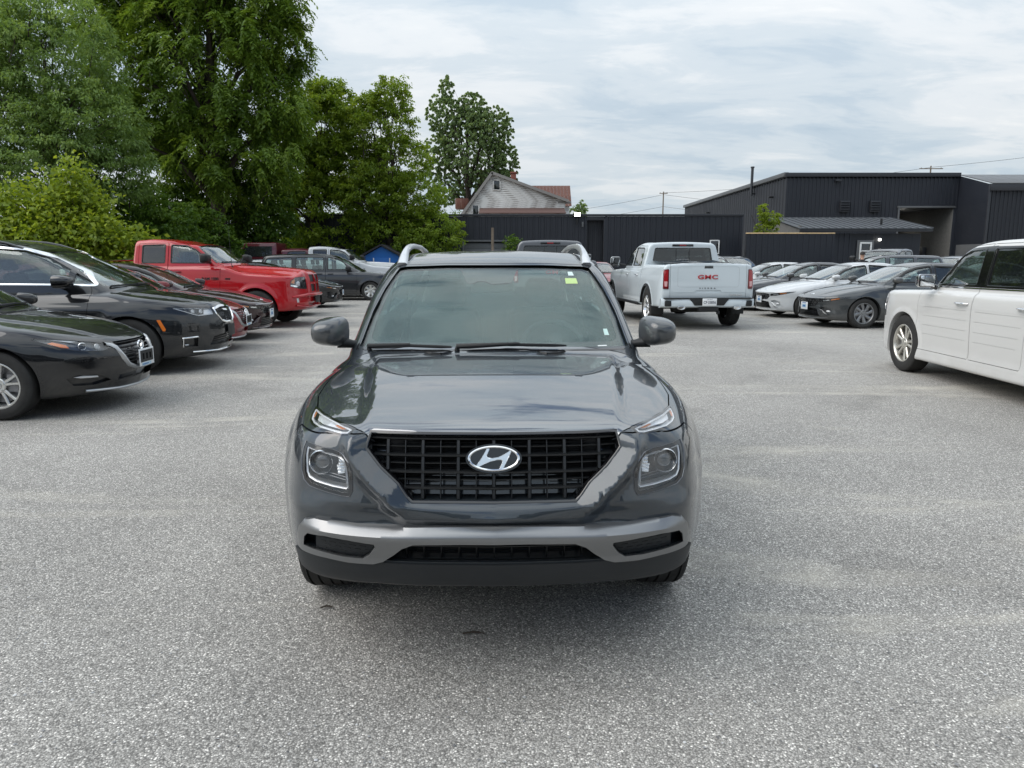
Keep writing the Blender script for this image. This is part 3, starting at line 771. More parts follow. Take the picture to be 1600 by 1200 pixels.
def dup(o, parent=None, swap=None):
    'copy a thing with its parts and sub-parts; swap = {material: other material}'
    c = o.copy(); col.objects.link(c); c.parent = parent
    if swap and c.type == 'MESH':
        for sl in c.material_slots:
            if sl.material in swap: r = swap[sl.material]; sl.link = 'OBJECT'; sl.material = r
    for ch in [q for q in bpy.data.objects if q.parent == o] if False else list(o.children): dup(ch, c, swap)
    return c
def place(o, x, y, heading, z=0.0):
    'heading: direction the nose points to, degrees from +X'
    o.location = (x, y, z); o.rotation_euler = (0, 0, R(heading+90))
    return o

# ------------------------------------------------------------------ the car builder
def car_base(name, sh, sp):
    '''cuts the skin of a vehicle: wheel arches, windows, lamp recesses, doors, bonnet. Returns the root (an Empty at the nose on the ground)'''
    root = empty(name); h = sp.get('h', 0.025); W = max(sh.pw.y)
    body = mesh_of(sh.f, (W+0.10, -0.06, sh.L+0.06, 0.06, sp['H']+0.06), h, 'body', sh)
    pm = sp['paint']
    # cabin hollow
    cy0, cy1, cz0 = sp['cavity']
    def inner(x, y, z):
        return np.maximum(np.maximum(sh.f(x, y, z)+0.045, cz0-z), np.maximum(cy0+0.5*np.maximum(z-cz0-0.25, 0)*0-y, y-cy1))
    cav = mesh_of(inner, (W+0.06, cy0-0.1, cy1+0.1, cz0-0.05, sp['H']+0.03), max(h, 0.03), 'cav')
    cv = np.empty(len(cav.vertices)*3, np.float32); cav.vertices.foreach_get('co', cv); cavs = (cv.reshape(-1, 3).tolist(), [tuple(p.vertices) for p in cav.polygons])
    body = bool_op(body, [cavs])
    # wheel arches
    cut = []
    for (y, r) in sp['arches']:
        cut += both(cyl_solid(y, sp['wheel_z'], r, W-sp.get('arch_in', 0.42), W+0.2))
    body = bool_op(body, cut)
    # windows
    cut = []
    for q in sp.get('side_win', []): cut += both(solid_of(sh, q['p'], 'L', 0.16, 0.05, 0.05))
    if sp.get('wind'): cut.append(solid_of(sh, offset_poly(sp['wind'], -0.012), 'F', 0.22, 0.08, 0.05))
    if sp.get('back'): cut.append(solid_of(sh, offset_poly(sp['back'], -0.012), 'R', 0.2, 0.08, 0.05))
    if cut: body = bool_op(body, cut)
    for cset in sp.get('cuts', []): body = bool_op(body, cset)
    cut = []
    for q in sp.get('recess', []):
        c = solid_of(sh, q['p'], q['v'], q.get('d', 0.05), 0.05, q.get('h', 0.03)); cut += both(c) if q.get('both', True) else [c]
    if cut: body = bool_op(body, cut)
    # panels lifted out along real gaps
    gap = sp.get('gap', 0.0035); parts = []
    for q in sp.get('panels', []):
        vs_ = q['v']; big = offset_poly(q['p'], gap*0.5); small = offset_poly(q['p'], -gap*0.5)
        mk = lambda p: prism_solid(p, vs_, *q['a'])
        for s in ((1, -1) if q.get('both') else (1,)):
            pc = mk(small); pc = pc if s == 1 else mirror(*pc); parts.append((q['n'], bool_op(body, [pc], 'INTERSECT'), q.get('m')))
        bc = [mk(big)]+([mirror(*mk(big))] if q.get('both') else []); body = bool_op(body, bc)
    cab = (cy0+0.05, cy1+0.1, sh.zbelt-0.12)
    finish(sh, body, 'body', root, [pm, LINER, CABIN], cab=cab)
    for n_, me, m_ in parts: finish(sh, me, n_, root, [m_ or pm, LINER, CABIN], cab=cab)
    # glazing
    for q in sp.get('side_win', []):
        panel(sh, 'side_window', offset_poly(q['p'], 0.006), 'L', q.get('m', GLASS_CLEAR), root, off=-0.010, thick=0.004, h=0.08, sides=(1, -1))
        fm = q.get('fm', RUBBER)
        if fm: ring_panel(sh, 'window_frame', q['p'], 'L', fm, root, q.get('wo', 0.014), 0.008, 0.0035, 0.012, 0.04, sides=(1, -1))
    for q in sp.get('blackout', []):
        panel(sh, 'pillar_trim', q, 'L', GLOSSBLACK, root, off=0.0022, thick=0.006, h=0.05, sides=(1, -1))
    if sp.get('wind'):
        panel(sh, 'windscreen', offset_poly(sp['wind'], 0.0), 'F', sp.get('wm', GLASS_CLEAR), root, off=-0.005, thick=0.0045, h=0.06)
        ring_panel(sh, 'windscreen_seal', sp['wind'], 'F', GLOSSBLACK, root, 0.004, sp.get('frit', 0.03), 0.0015, 0.010, 0.05)
    if sp.get('back'):
        panel(sh, 'rear_window', offset_poly(sp['back'], 0.0), 'R', sp.get('bm', GLASS_DARK), root, off=-0.005, thick=0.0045, h=0.06)
        ring_panel(sh, 'rear_window_seal', sp['back'], 'R', GLOSSBLACK, root, 0.006, 0.02, 0.0015, 0.010, 0.05)
    # wheels
    for i, (y, r) in enumerate(sp['arches']):
        for s in (1, -1):
            wheel(root, (s*(sp['track']), y, sp['wheel_z']), sp['wheel_z'], sp.get('tw', 0.22), sp['rim'], s, sp.get('style', 'twin5'), sp.get('rimmat'), sp.get('steer', 0.0) if i == 0 else 0.0, detail=sp.get('tread', False), n=sp.get('wn', 44))
    # floor pan and axles so that nothing is see-through from below
    mb = MB(); mb.box((0, sh.L*0.5, sp.get('floor_z', 0.30)), ((W-0.12)*2*0.72, sh.L*0.80, 0.05)); 
    for (y, r) in sp['arches']: mb.tube([(-sp['track']+0.05, y, sp['wheel_z']), (sp['track']-0.05, y, sp['wheel_z'])], 0.04, 8)
    mb.build('underbody', LINER, root)
    if sp.get('dash_y'): interior(root, sp)
    return root

# ------------------------------------------------------------------ ground
def ground_fn(nt, p):
    k = NT(nt); v = k.coord('Object')
    def chips(scale, lo, hi):
        c = k.voro(v, scale, 'Color'); d = k.voro(v, scale, 'Distance'); sp_ = k.node('ShaderNodeSeparateColor'); k.link(c, sp_.inputs[0])
        return sp_.outputs[0], sp_.outputs[1], d
    r1, g1, d1 = chips(160.0, 0, 1); r2, g2, d2 = chips(230.0, 0, 1)
    stone = k.ramp(r1, [(0.0, 0.17), (0.30, 0.255), (0.60, 0.345), (0.82, 0.46), (0.94, 0.64), (1.0, 0.82)])
    fine = k.ramp(r2, [(0.0, 0.20), (0.5, 0.29), (0.85, 0.37), (1.0, 0.46)])
    gap = k.ramp(d1, [(0.36, 1.0), (0.68, 0.48)])                      # tar between the chips
    show = k.ramp(g1, [(0.30, 0.0), (0.42, 1.0)])                      # some chips sunk in the fines
    col_ = k.mix(show, fine, stone); col_ = k.mix(1.0, col_, gap, 'MULTIPLY')
    big = k.noise(v, 0.22, 6, 0.6, 0.6); mid = k.noise(v, 1.1, 6, 0.65, 0.8)
    col_ = k.mix(1.0, col_, k.ramp(big, [(0.28, 0.80), (0.5, 1.0), (0.72, 1.20)]), 'MULTIPLY')
    st = k.coord('Object', (0.35, 1.5, 1), (0, 0, 0.5)); dust = k.noise(st, 0.55, 5, 0.62, 1.2); dust2 = k.noise(v, 2.6, 4, 0.6)
    dm = k.math('MULTIPLY', k.ramp(dust, [(0.52, 0.0), (0.68, 1.0)]), k.ramp(dust2, [(0.35, 0.25), (0.65, 1.0)]))
    dustc = k.mix(0.5, k.mix(0.55, (0.47, 0.455, 0.415), col_), k.mix(1.0, (0.47, 0.455, 0.415), k.ramp(r2, [(0, 0.8), (1, 1.2)]), 'MULTIPLY'))
    col_ = k.mix(k.math('MULTIPLY', dm, 0.85), col_, dustc)
    dark = k.ramp(mid, [(0.28, 0.80), (0.46, 1.0)]); col_ = k.mix(1.0, col_, dark, 'MULTIPLY')
    oil = k.ramp(k.noise(v, 1.7, 3, 0.5, 0.3), [(0.20, 0.45), (0.25, 1.0)]); col_ = k.mix(1.0, col_, oil, 'MULTIPLY')
    col_ = k.mix(1.0, col_, (1.28, 1.235, 1.145), 'MULTIPLY')
    k.link(col_, p.inputs['Base Color'])
    h = k.math('SUBTRACT', k.math('MULTIPLY', show, k.ramp(d1, [(0.1, 1.0), (0.6, 0.0)])), k.math('MULTIPLY', d2, 0.3))
    b1 = k.bump(h, 0.42, 0.006); k.link(k.bump(mid, 0.25, 0.04, b1), p.inputs['Normal'])
    p.inputs['Roughness'].default_value = 0.72; p.inputs['Specular IOR Level'].default_value = 0.28
def build_ground():
    bm = bmesh.new(); xs = [-300, -120, -60, -40]+list(np.arange(-30, 31, 2.0))+[40, 60, 120, 300]; ys = [-120, -60, -30]+list(np.arange(-20, 61, 2.0))+[80, 120, 200, 400]
    rng = random.Random(4); vv = []
    for y in ys:
        for x in xs:
            w = 1.0 if (abs(x) < 30 and -18 < y < 58) else 0.0
            z = -0.012*w*(0.5+0.5*math.sin(x*0.7+y*0.31)*math.cos(y*0.45-x*0.2)); vv.append(bm.verts.new((x, y, z)))
    n = len(xs)
    for j in range(len(ys)-1):
        for i in range(n-1): bm.faces.new((vv[j*n+i], vv[j*n+i+1], vv[(j+1)*n+i+1], vv[(j+1)*n+i]))
    me = bpy.data.meshes.new('ground'); bm.to_mesh(me); bm.free(); me.polygons.foreach_set('use_smooth', [True]*len(me.polygons))
    o = link('ground', me, None, mat('chip_seal', fn=ground_fn)); tag(o, 'grey chip-sealed lot surface with pale stones and dusty patches', None, None, 'structure')
build_ground()
def pebbles():
    'loose chips lying on the surface near the camera'
    rng = np.random.default_rng(5); n = 5200; y = 0.9+rng.random(n)**1.6*7.0; x = (rng.random(n)-0.5)*2*(0.8+0.78*y); ok = ~((np.abs(x+0.05) < 0.85) & (y > 2.5)); x = x[ok]; y = y[ok]; n = len(x)
    base = np.array([(1, 0, 0.0), (-1, 0, 0.0), (0, 1, 0.0), (0, -1, 0.0), (0, 0, 0.55), (0.55, 0.5, 0.35)]); fc = np.array([(0, 2, 4), (2, 1, 4), (1, 3, 4), (3, 0, 4)])
    base = base[:5]; s = 0.0025+0.0045*rng.random(n)**2.0; a = rng.random(n)*6.28; e = 0.6+0.6*rng.random(n)
    bx = base[None, :, 0]*s[:, None]*e[:, None]*(0.8+0.4*rng.random((n, 5))); by = base[None, :, 1]*s[:, None]*(0.8+0.4*rng.random((n, 5))); bz = base[None, :, 2]*s[:, None]
    X = x[:, None]+bx*np.cos(a)[:, None]-by*np.sin(a)[:, None]; Y = y[:, None]+bx*np.sin(a)[:, None]+by*np.cos(a)[:, None]
    V = np.stack([X, Y, bz-0.004], 2).reshape(-1, 3); F = (fc[None]+(np.arange(n)*5)[:, None, None]).reshape(-1, 3)
    def fn(nt, p):
        k = NT(nt); g = k.node('ShaderNodeNewGeometry'); k.link(k.ramp(g.outputs['Random Per Island'], [(0, 0.12), (0.6, 0.30), (1.0, 0.60)]), p.inputs['Base Color'])
    o = link('gravel', mesh_np('gravel', V, F, False), None, mat('loose_chips', rough=0.85, fn=fn)); tag(o, 'loose pale stone chips scattered over the lot', 'gravel', None, 'stuff')
pebbles()

# ------------------------------------------------------------------ buildings
def metal_fn(c, rough=0.45):
    def fn(nt, p):
        k = NT(nt); v = k.coord('Object'); w = k.noise(v, 0.6, 6, 0.6); st = k.coord('Object', (6, 6, 0.25)); r = k.noise(st, 1.5, 4, 0.6)
        a = k.mix(w, tuple(q*0.8 for q in c), tuple(q*1.25 for q in c)); k.link(k.mix(k.math('MULTIPLY', r, 0.35), a, tuple(q*1.7+0.006 for q in c)), p.inputs['Base Color'])
        k.link(k.ramp(w, [(0.3, rough-0.08), (0.7, rough+0.12)]), p.inputs['Roughness'])
    return fn
CLAD = mat('black_cladding', (0.010, 0.0125, 0.019), 0.5, fn=metal_fn((0.010, 0.0125, 0.019), 0.5))
CLAD2 = mat('black_cladding_two', (0.009, 0.011, 0.016), 0.55, fn=metal_fn((0.009, 0.011, 0.016), 0.55))
CLADTRIM = mat('cladding_trim', (0.02, 0.022, 0.027), 0.5, fn=metal_fn((0.020, 0.022, 0.027)))
FASCIA = mat('grey_fascia', (0.09, 0.094, 0.098), 0.5, fn=metal_fn((0.085, 0.089, 0.093)))
ROOFMET = mat('slate_metal_roof', (0.045, 0.051, 0.058), 0.5, fn=metal_fn((0.045, 0.051, 0.058), 0.5))
CONC = grainy('concrete', (0.26, 0.255, 0.24), 0.85, 60, 0.3, 0.2, 0.3)
PALEWALL = grainy('pale_block_wall', (0.12, 0.118, 0.112), 0.85, 40, 0.2, 0.2, 0.25)
LUMBER = grainy('fresh_lumber', (0.55, 0.40, 0.22), 0.7, 60, 0.3, 0.3, 0.3)
WINWHITE = mat('window_white', (0.72, 0.73, 0.72), 0.45)
DARKGLASS = mat('dark_window_glass', (0.015, 0.018, 0.02), 0.06, coat=0.6)
def rib_sheet(x0, x1, z0, z1, pitch, dep=0.03, rib=0.35, zslope=None):
    'ribbed metal sheet in the xz plane facing -y: returns V, F. zslope(x) gives the top'
    n = max(1, int(round((x1-x0)/pitch))); p = (x1-x0)/n; V = []; F = []; prof = []
    for i in range(n):
        a = x0+i*p; prof += [(a, 0.0), (a+p*(1-rib)*0.92, 0.0), (a+p*(1-rib), -dep), (a+p*0.96, -dep)]
    prof.append((x1, 0.0))
    for x, y in prof:
        zt = zslope(x) if zslope else z1; V += [(x, y, z0), (x, y, zt)]
    for i in range(len(prof)-1): F.append((2*i, 2*i+2, 2*i+3, 2*i+1))
    return V, F
def sheet(root, name, m, x0, x1, z0, z1, pitch, at=(0, 0, 0), rz=0.0, dep=0.03, zslope=None, rib=0.35):
    V, F = rib_sheet(x0, x1, z0, z1, pitch, dep, rib, zslope); mb = MB(); mb.add(V, F); o = mb.build(name, m, root, smooth=False, fix=False); o.location = at; o.rotation_euler = (0, 0, rz); return o
def bx(root, name, m, c, s, bevel=0.01, rz=0.0, rx=0.0, ry=0.0):
    o = MB().box((0, 0, 0), s).build(name, m, root, bevel=min(bevel, min(s)*0.3)); o.location = c; o.rotation_euler = (rx, ry, rz); return o

# long black metal shed across the back
def long_shed():
    r = empty('metal_shed', (0, 40, 0)); H = 3.90
    x = -11.0; W = 0.31; Vp, Fp = rib_sheet(0, W, 0, H-0.12, W, 0.035, 0.30); pm = MB(); pm.add(Vp, Fp); me0 = pm.mesh('cladding_panel', smooth=False, fix=False); me0.materials.append(CLAD)
    spans = [(-11.0, -2.62, 0), (-2.62, -0.30, 2.55), (-0.30, 3.95, 0), (4.92, 12.2, 0)]
    for a, b, zlo in spans:
        n = int(round((b-a)/W))
        for i in range(n):
            o = bpy.data.objects.new('cladding_panel', me0); col.objects.link(o); o.parent = r; o.location = (a+i*(b-a)/n, 0, zlo); o.scale = ((b-a)/n/W, 1, (H-0.12-zlo)/(H-0.12))
    bx(r, 'roof_cap', CLADTRIM, (0.6, 0.10, H-0.05), (23.4, 0.36, 0.10)); bx(r, 'back_wall', CLADTRIM, (0.6, 3.0, 1.9), (23.2, 0.1, 3.8)); bx(r, 'end_wall', CLAD, (12.24, 1.5, 1.92), (0.08, 3.1, 3.84)); bx(r, 'roof_deck', CLADTRIM, (0.6, 1.55, H-0.16), (23.2, 2.8, 0.06)); bx(r, 'wall_backing', CLADTRIM, (-7, 0.1, 1.9), (8.0, 0.06, 3.7))
    # recessed door slot
    bx(r, 'door_reveal', CLADTRIM, (3.97, 0.25, 1.85), (0.04, 0.5, 3.7)); bx(r, 'door_reveal', CLADTRIM, (4.90, 0.25, 1.85), (0.04, 0.5, 3.7)); bx(r, 'door_head', CLADTRIM, (4.43, 0.2, 3.68), (0.90, 0.4, 0.20)); sheet(r, 'door', CLAD2, 4.0, 4.88, 0.0, 3.58, 0.22, (0, 0.45, 0))
    # roller door with pale frame
    bx(r, 'roller_door', mat('roller_grey', (0.10, 0.105, 0.11), 0.5, fn=metal_fn((0.10, 0.105, 0.11))), (-1.46, 0.12, 1.2), (2.2, 0.06, 2.4))
    for k in range(8): bx(r, 'roller_slat', mat('roller_grey'), (-1.46, 0.085, 0.2+k*0.29), (2.18, 0.03, 0.25), 0.01)
    bx(r, 'door_frame', FASCIA, (-1.46, -0.03, 2.50), (2.36, 0.12, 0.10)); bx(r, 'door_frame', FASCIA, (-2.60, -0.03, 1.24), (0.09, 0.12, 2.42)); bx(r, 'door_frame', FASCIA, (-0.32, -0.03, 1.24), (0.09, 0.12, 2.42))
    # small window near the right end
    w = bx(r, 'window', DARKGLASS, (10.80, -0.05, 2.18), (0.40, 0.04, 0.62)); 
    for c, s in (((10.80, -0.06, 2.52), (0.52, 0.07, 0.06)), ((10.80, -0.06, 1.84), (0.52, 0.07, 0.06)), ((10.57, -0.06, 2.18), (0.06, 0.07, 0.62)), ((11.03, -0.06, 2.18), (0.06, 0.07, 0.62))): bx(r, 'window_frame', WINWHITE, c, s)
    tag(r, 'long low black ribbed metal shed across the back of the lot', 'shed')
    # flood lamp on the parapet, lit
    f = empty('flood_lamp', (3.44, 39.72, 3.78)); bx(f, 'bracket', PLASTIC, (0, 0.05, -0.22), (0.06, 0.06, 0.42)); bx(f, 'housing', PLASTIC, (0, 0.0, 0.08), (0.36, 0.12, 0.24)); bx(f, 'lens', mat('lamp_glow', (1, 1, 1), 0.3, emit=(1.0, 0.97, 0.88), estr=5.0), (0, -0.065, 0.08), (0.30, 0.02, 0.19)); bx(f, 'sensor', FASCIA, (0.30, 0.1, -0.42), (0.09, 0.08, 0.26))
    tag(f, 'small lit flood lamp on top of the long black shed', 'lamp')
long_shed()
def yard_fence():
    r = empty('black_fence', (0, 38, 0)); H = 2.80
    sheet(r, 'fence_sheet', CLAD, 11.9, 16.35, 0.42, H, 0.30, (0, 0, 0), dep=0.03); bx(r, 'top_board', LUMBER, (14.1, 0.02, H+0.03), (4.5, 0.12, 0.06)); bx(r, 'base_board', CONC, (14.6, -0.05, 0.55), (5.6, 0.12, 0.26)); bx(r, 'fence_rail', CLADTRIM, (14.1, 0.08, 1.6), (4.4, 0.08, 0.1)); bx(r, 'plinth', CLADTRIM, (14.1, 0.0, 0.21), (4.4, 0.06, 0.42))
    for x in (11.95, 14.1, 16.3): bx(r, 'post', CLADTRIM, (x, 0.12, 1.4), (0.12, 0.12, 2.8))
    tag(r, 'low black metal fence capped with a pale lumber board', 'fence')
yard_fence()
def lean_to():
    r = empty('lean_to_shed', (0, 42, 0)); x0, x1 = 16.1, 23.2; ze, zr, dp = 3.16, 4.02, 4.6
    sheet(r, 'front_wall', CLAD, 16.1, 19.0, 0, ze-0.2, 0.3, (0, 0, 0)); sheet(r, 'front_wall', CLAD2, 19.0, x1-0.3, 0, ze-0.2, 1.2, (0, 0.02, 0), dep=0.02); bx(r, 'fascia', CLADTRIM, ((x0+x1)/2, -0.34, ze-0.02), (x1-x0+0.3, 0.05, 0.18)); bx(r, 'side_wall', PALEWALL, (x0+0.05, dp/2, 1.7), (0.1, dp, 3.4))
    # roof in standing-seam strips
    n = 18; w = (x1-x0+0.3)/n; sl = math.atan2(zr-ze, dp+0.4); Ln = math.hypot(dp+0.4, zr-ze)
    mb = MB(); mb.box((0, 0, 0), (w-0.01, Ln, 0.03)); mb.box((w/2-0.015, 0, 0.03), (0.03, Ln, 0.05)); me = mb.mesh('roof_strip', smooth=False); me.materials.append(ROOFMET)
    for i in range(n):
        o = bpy.data.objects.new('roof_strip', me); col.objects.link(o); o.parent = r; o.location = (x0-0.15+(i+0.5)*w, (dp-0.4)/2, (ze+zr)/2+0.06); o.rotation_euler = (sl, 0, 0)
    mb = MB(); mb.prism([(0, 2.9), (0, ze), (dp, zr), (dp, 2.9)], 'x', x0-0.02, x0+0.02); mb.build('gable_end', PALEWALL, r)
    win = bx(r, 'window', DARKGLASS, (19.80, -0.07, 2.0), (0.50, 0.04, 0.78)); bx(r, 'window_frame', WINWHITE, (19.80, -0.10, 2.44), (0.66, 0.06, 0.10)); bx(r, 'window_frame', WINWHITE, (19.80, -0.10, 1.56), (0.66, 0.06, 0.10)); bx(r, 'window_frame', WINWHITE, (19.51, -0.10, 2.0), (0.09, 0.06, 0.80)); bx(r, 'window_frame', WINWHITE, (20.09, -0.10, 2.0), (0.09, 0.06, 0.80)); bx(r, 'glazing_bar', WINWHITE, (19.80, -0.09, 2.0), (0.5, 0.05, 0.06))
    bx(r, 'window_panel', FASCIA, (19.8, -0.05, 2.0), (0.95, 0.03, 1.2)); bx(r, 'roof_vent', PLASTIC, (21.2, 1.2, 3.65), (0.10, 0.10, 0.4)); bx(r, 'wall_lamp', mat('lamp_glow'), (20.55, -0.10, 2.62), (0.12, 0.08, 0.12))
    tag(r, 'low lean-to with a slate-grey metal roof and small white window', 'shed')
lean_to()
def warehouse():
    r = empty('black_warehouse', (18.1, 50, 0)); H = 7.15; WX = 11.2; DP = 29
    ox0, ox1, oz = 7.5, 11.1, 4.95
    sheet(r, 'front_cladding', CLAD, 0, ox0, 0, H-0.25, 0.26, (0, 0, 0), dep=0.035); sheet(r, 'front_cladding', CLAD, ox0, 11.6, oz, H-0.25, 0.26, (0, 0, 0), dep=0.035)
    sheet(r, 'side_cladding', CLAD2, -DP, 0, 0, H-0.2, 0.55, (0, 0, 0), math.pi*1.5, 0.03)
    bx(r, 'parapet_cap', CLADTRIM, (WX/2, 0.0, H-0.12), (WX+0.3, 0.35, 0.26)); bx(r, 'side_fascia', FASCIA, (-0.05, DP/2, H-0.08), (0.30, DP, 0.26)); bx(r, 'roof', ROOFMET, (WX/2, DP/2, H-0.3), (WX, DP, 0.1)); bx(r, 'end_wall', CLAD, (WX/2, DP, H/2), (WX, 0.1, H))
    # open bay
    bx(r, 'bay_jamb', CLADTRIM, (ox0-0.03, 2.5, oz/2), (0.06, 5, oz)); bx(r, 'bay_wall', PALEWALL, (ox1+0.05, 4.0, oz/2), (0.08, 8, oz)); bx(r, 'bay_jamb', CLAD, (ox1+0.30, 0.05, oz/2), (0.5, 0.12, oz)); bx(r, 'bay_back', grainy('bay_back_wall', (0.12, 0.115, 0.105), 0.9, 30, 0.2, 0.2, 0.4), ((ox0+ox1)/2, 8, oz/2), (3.6, 0.1, oz)); bx(r, 'bay_ceiling', CLADTRIM, ((ox0+ox1)/2, 4, oz+0.05), (3.7, 8, 0.1)); bx(r, 'bay_floor', CLADTRIM, ((ox0+ox1)/2, 4, 0.012), (3.6, 8, 0.02))
    bx(r, 'bay_lintel', FASCIA, ((ox0+ox1)/2, -0.05, oz+0.02), (ox1-ox0+0.2, 0.16, 0.12)); bx(r, 'bay_trim', FASCIA, (ox0, -0.05, oz/2), (0.10, 0.14, oz))
    gl = mat('tube_glow', (1, 1, 1), 0.3, emit=(1.0, 0.98, 0.9), estr=9.0)
    bx(r, 'strip_light', gl, (9.9, 5.0, 2.95), (1.3, 0.1, 0.09)); bx(r, 'strip_light', gl, (7.8, 3.2, 4.75), (0.5, 0.12, 0.08)); bx(r, 'wall_cabinet', CLADTRIM, (10.9, 3.0, 1.9), (0.25, 0.8, 1.0))
    # louvred vents
    for x in (3.85, 5.85):
        v = bx(r, 'vent', CLADTRIM, (x, -0.14, 5.0), (0.62, 0.25, 0.72))
        for k in range(4): bx(v, 'louvre', CLAD2, (0, -0.14, -0.24+k*0.16), (0.56, 0.05, 0.10), 0.005, rx=R(35))
    bx(r, 'wall_lamp', CLADTRIM, (3.3, -0.2, 6.65), (0.35, 0.25, 0.12))
    MB().tube([(-0.25, 6.5, 6.25), (-0.25, 6.5, 8.25)], 0.10, 10).tube([(-0.25, 6.5, 8.25), (-0.25, 6.5, 8.35)], 0.14, 10).build('flue', CLADTRIM, r); bx(r, 'flue_bracket', CLADTRIM, (-0.12, 6.5, 6.4), (0.25, 0.1, 0.1)); bx(r, 'side_lamp', PLASTIC, (-0.2, 2.4, 5.8), (0.3, 0.25, 0.12)); bx(r, 'side_lamp', PLASTIC, (-0.2, 19, 5.8), (0.3, 0.25, 0.12)); bx(r, 'downpipe', CLADTRIM, (-0.08, 4.0, 2.6), (0.10, 0.10, 5.2))
    tag(r, 'big black ribbed metal warehouse with an open bay', 'warehouse')
    # wing that comes forward on the right
    w = empty('warehouse_wing', (29.5, 46.8, 0)); L2 = 22; z0, z1 = 6.15, 7.0
    sheet(w, 'front_cladding', CLAD2, 0, L2, 0, z0-0.4, 0.26, (0, 0, 0), dep=0.035); bx(w, 'eave_band', CLADTRIM, (L2/2, -0.12, z0-0.22), (L2+0.1, 0.2, 0.42))
    mb = MB(); mb.prism([(0, 0), (0, z0-0.03), (3.3, z1-0.03), (3.3, 0)], 'x', -0.04, 0.04); mb.build('side_wall', CLAD, w); bx(w, 'side_panel', FASCIA, (-0.07, 1.5, 1.35), (0.04, 2.6, 2.3))
    n = 22; sl = math.atan2(z1-z0, 3.4)
    for i in range(n): bx(w, 'roof_strip', FASCIA, (L2*(i+0.5)/n, 1.5, (z0+z1)/2+0.02), (L2/n-0.01, 3.6, 0.05), 0.005, rx=sl)
    bx(w, 'corner_trim', CLADTRIM, (0, -0.03, z0/2), (0.14, 0.12, z0))
    tag(w, 'black metal wing standing forward of the warehouse at its right end', 'building')
warehouse()
def old_house():
    r = empty('old_house', (0, 75, 0)); DP = 9
    pk, le, re = (-1.96, 9.95), (-4.85, 6.1), (5.3, 7.35)
    def wood_fn(nt, p):
        k = NT(nt); v = k.coord('Object', (1, 1, 1)); a = k.noise(k.coord('Object', (0.6, 1, 9)), 1.6, 6, 0.7); b = k.noise(v, 0.5, 5, 0.6)
        m_ = k.math('ADD', k.math('MULTIPLY', a, 0.7), k.math('MULTIPLY', b, 0.45)); k.link(k.ramp(m_, [(0.52, (0.68, 0.68, 0.66)), (0.60, (0.56, 0.55, 0.53)), (0.64, (0.26, 0.24, 0.22)), (0.8, (0.15, 0.135, 0.12))]), p.inputs['Base Color'])
    WOOD = mat('peeling_white_boards', rough=0.8, fn=wood_fn)
    def rust_fn(nt, p):
        k = NT(nt); a = k.noise(k.coord('Object', (3.5, 1, 0.5)), 1.3, 6, 0.7); k.link(k.ramp(a, [(0.32, (0.20, 0.15, 0.125)), (0.45, (0.14, 0.052, 0.032)), (0.6, (0.085, 0.030, 0.020)), (0.75, (0.28, 0.19, 0.14))]), p.inputs['Base Color'])
    RUST = mat('rusty_tin', rough=0.65, fn=rust_fn)
    # clapboards across the gable, each its own board
    z = 0.0; h = 0.20
    while z < pk[1]-0.1:
        zt = z+h*0.5
        xl = -4.7 if zt < le[1] else le[0]+0.12+(zt-le[1])/(pk[1]-le[1])*(pk[0]-le[0]); xr = 5.2 if zt < re[1] else re[0]-0.1-(zt-re[1])/(pk[1]-re[1])*(re[0]-pk[0])
        if xr-xl > 0.15 and z > 4.0: bx(r, 'clapboard', WOOD, ((xl+xr)/2, 0, z+h/2), (xr-xl, 0.05, h), 0.006, rx=R(-6))
        z += h
    mb = MB(); mb.prism([(-4.75, 0), (-4.75, le[1]), pk, re, (5.2, 0)], 'y', 0.06, DP); mb.build('wall', WOOD, r, smooth=False)
    for a, b, nm in ((pk, le, 'roof'), (pk, re, 'roof')):
        d = Vector((b[0]-a[0], 0, b[1]-a[1])); L_ = d.length+0.35; an = math.atan2(-d.z, d.x); o = MB().box((0, 0, 0), (L_, DP+0.6, 0.14)).build(nm, RUST if b is re else mat('brown_roof', (0.10, 0.055, 0.045), 0.8), r); c = Vector((a[0], 0, a[1]))+d.normalized()*(L_/2-0.05); o.location = (c.x, DP/2-0.1, c.z+0.08); o.rotation_euler = (0, an, 0)
        f = MB().box((0, 0, 0), (L_, 0.06, 0.26)).build('barge_board', mat('weathered_grey', (0.22, 0.21, 0.20), 0.8), r); f.location = (c.x, -0.42, c.z+0.04); f.rotation_euler = (0, an, 0)
    w = bx(r, 'attic_window', DARKGLASS, (-1.50, -0.06, 8.82), (0.50, 0.06, 0.80)); bx(r, 'window_frame', WOOD, (-1.50, -0.09, 9.32), (0.80, 0.08, 0.14)); bx(r, 'window_frame', WOOD, (-1.84, -0.09, 8.86), (0.12, 0.08, 0.95)); bx(r, 'window_frame', WOOD, (-1.16, -0.09, 8.86), (0.12, 0.08, 0.95)); bx(r, 'window_frame', WOOD, (-1.50, -0.09, 8.36), (0.80, 0.10, 0.10))
    bx(r, 'side_window', DARKGLASS, (-3.62, -0.06, 6.3), (0.5, 0.06, 1.1)); bx(r, 'window_frame', WOOD, (-3.28, -0.09, 6.3), (0.12, 0.08, 1.2)); bx(r, 'window_frame', WOOD, (-3.96, -0.09, 6.3), (0.12, 0.08, 1.2))
    bx(r, 'porch_roof', mat('brown_roof'), (1.0, -1.2, 6.30), (8.4, 2.6, 0.10), rx=R(14)); bx(r, 'porch_roof_side', RUST, (-5.1, 2.5, 7.2), (1.3, 2, 1.0)); bx(r, 'porch_wall', WOOD, (1.0, -1.2, 3.0), (8.0, 2.0, 5.9))
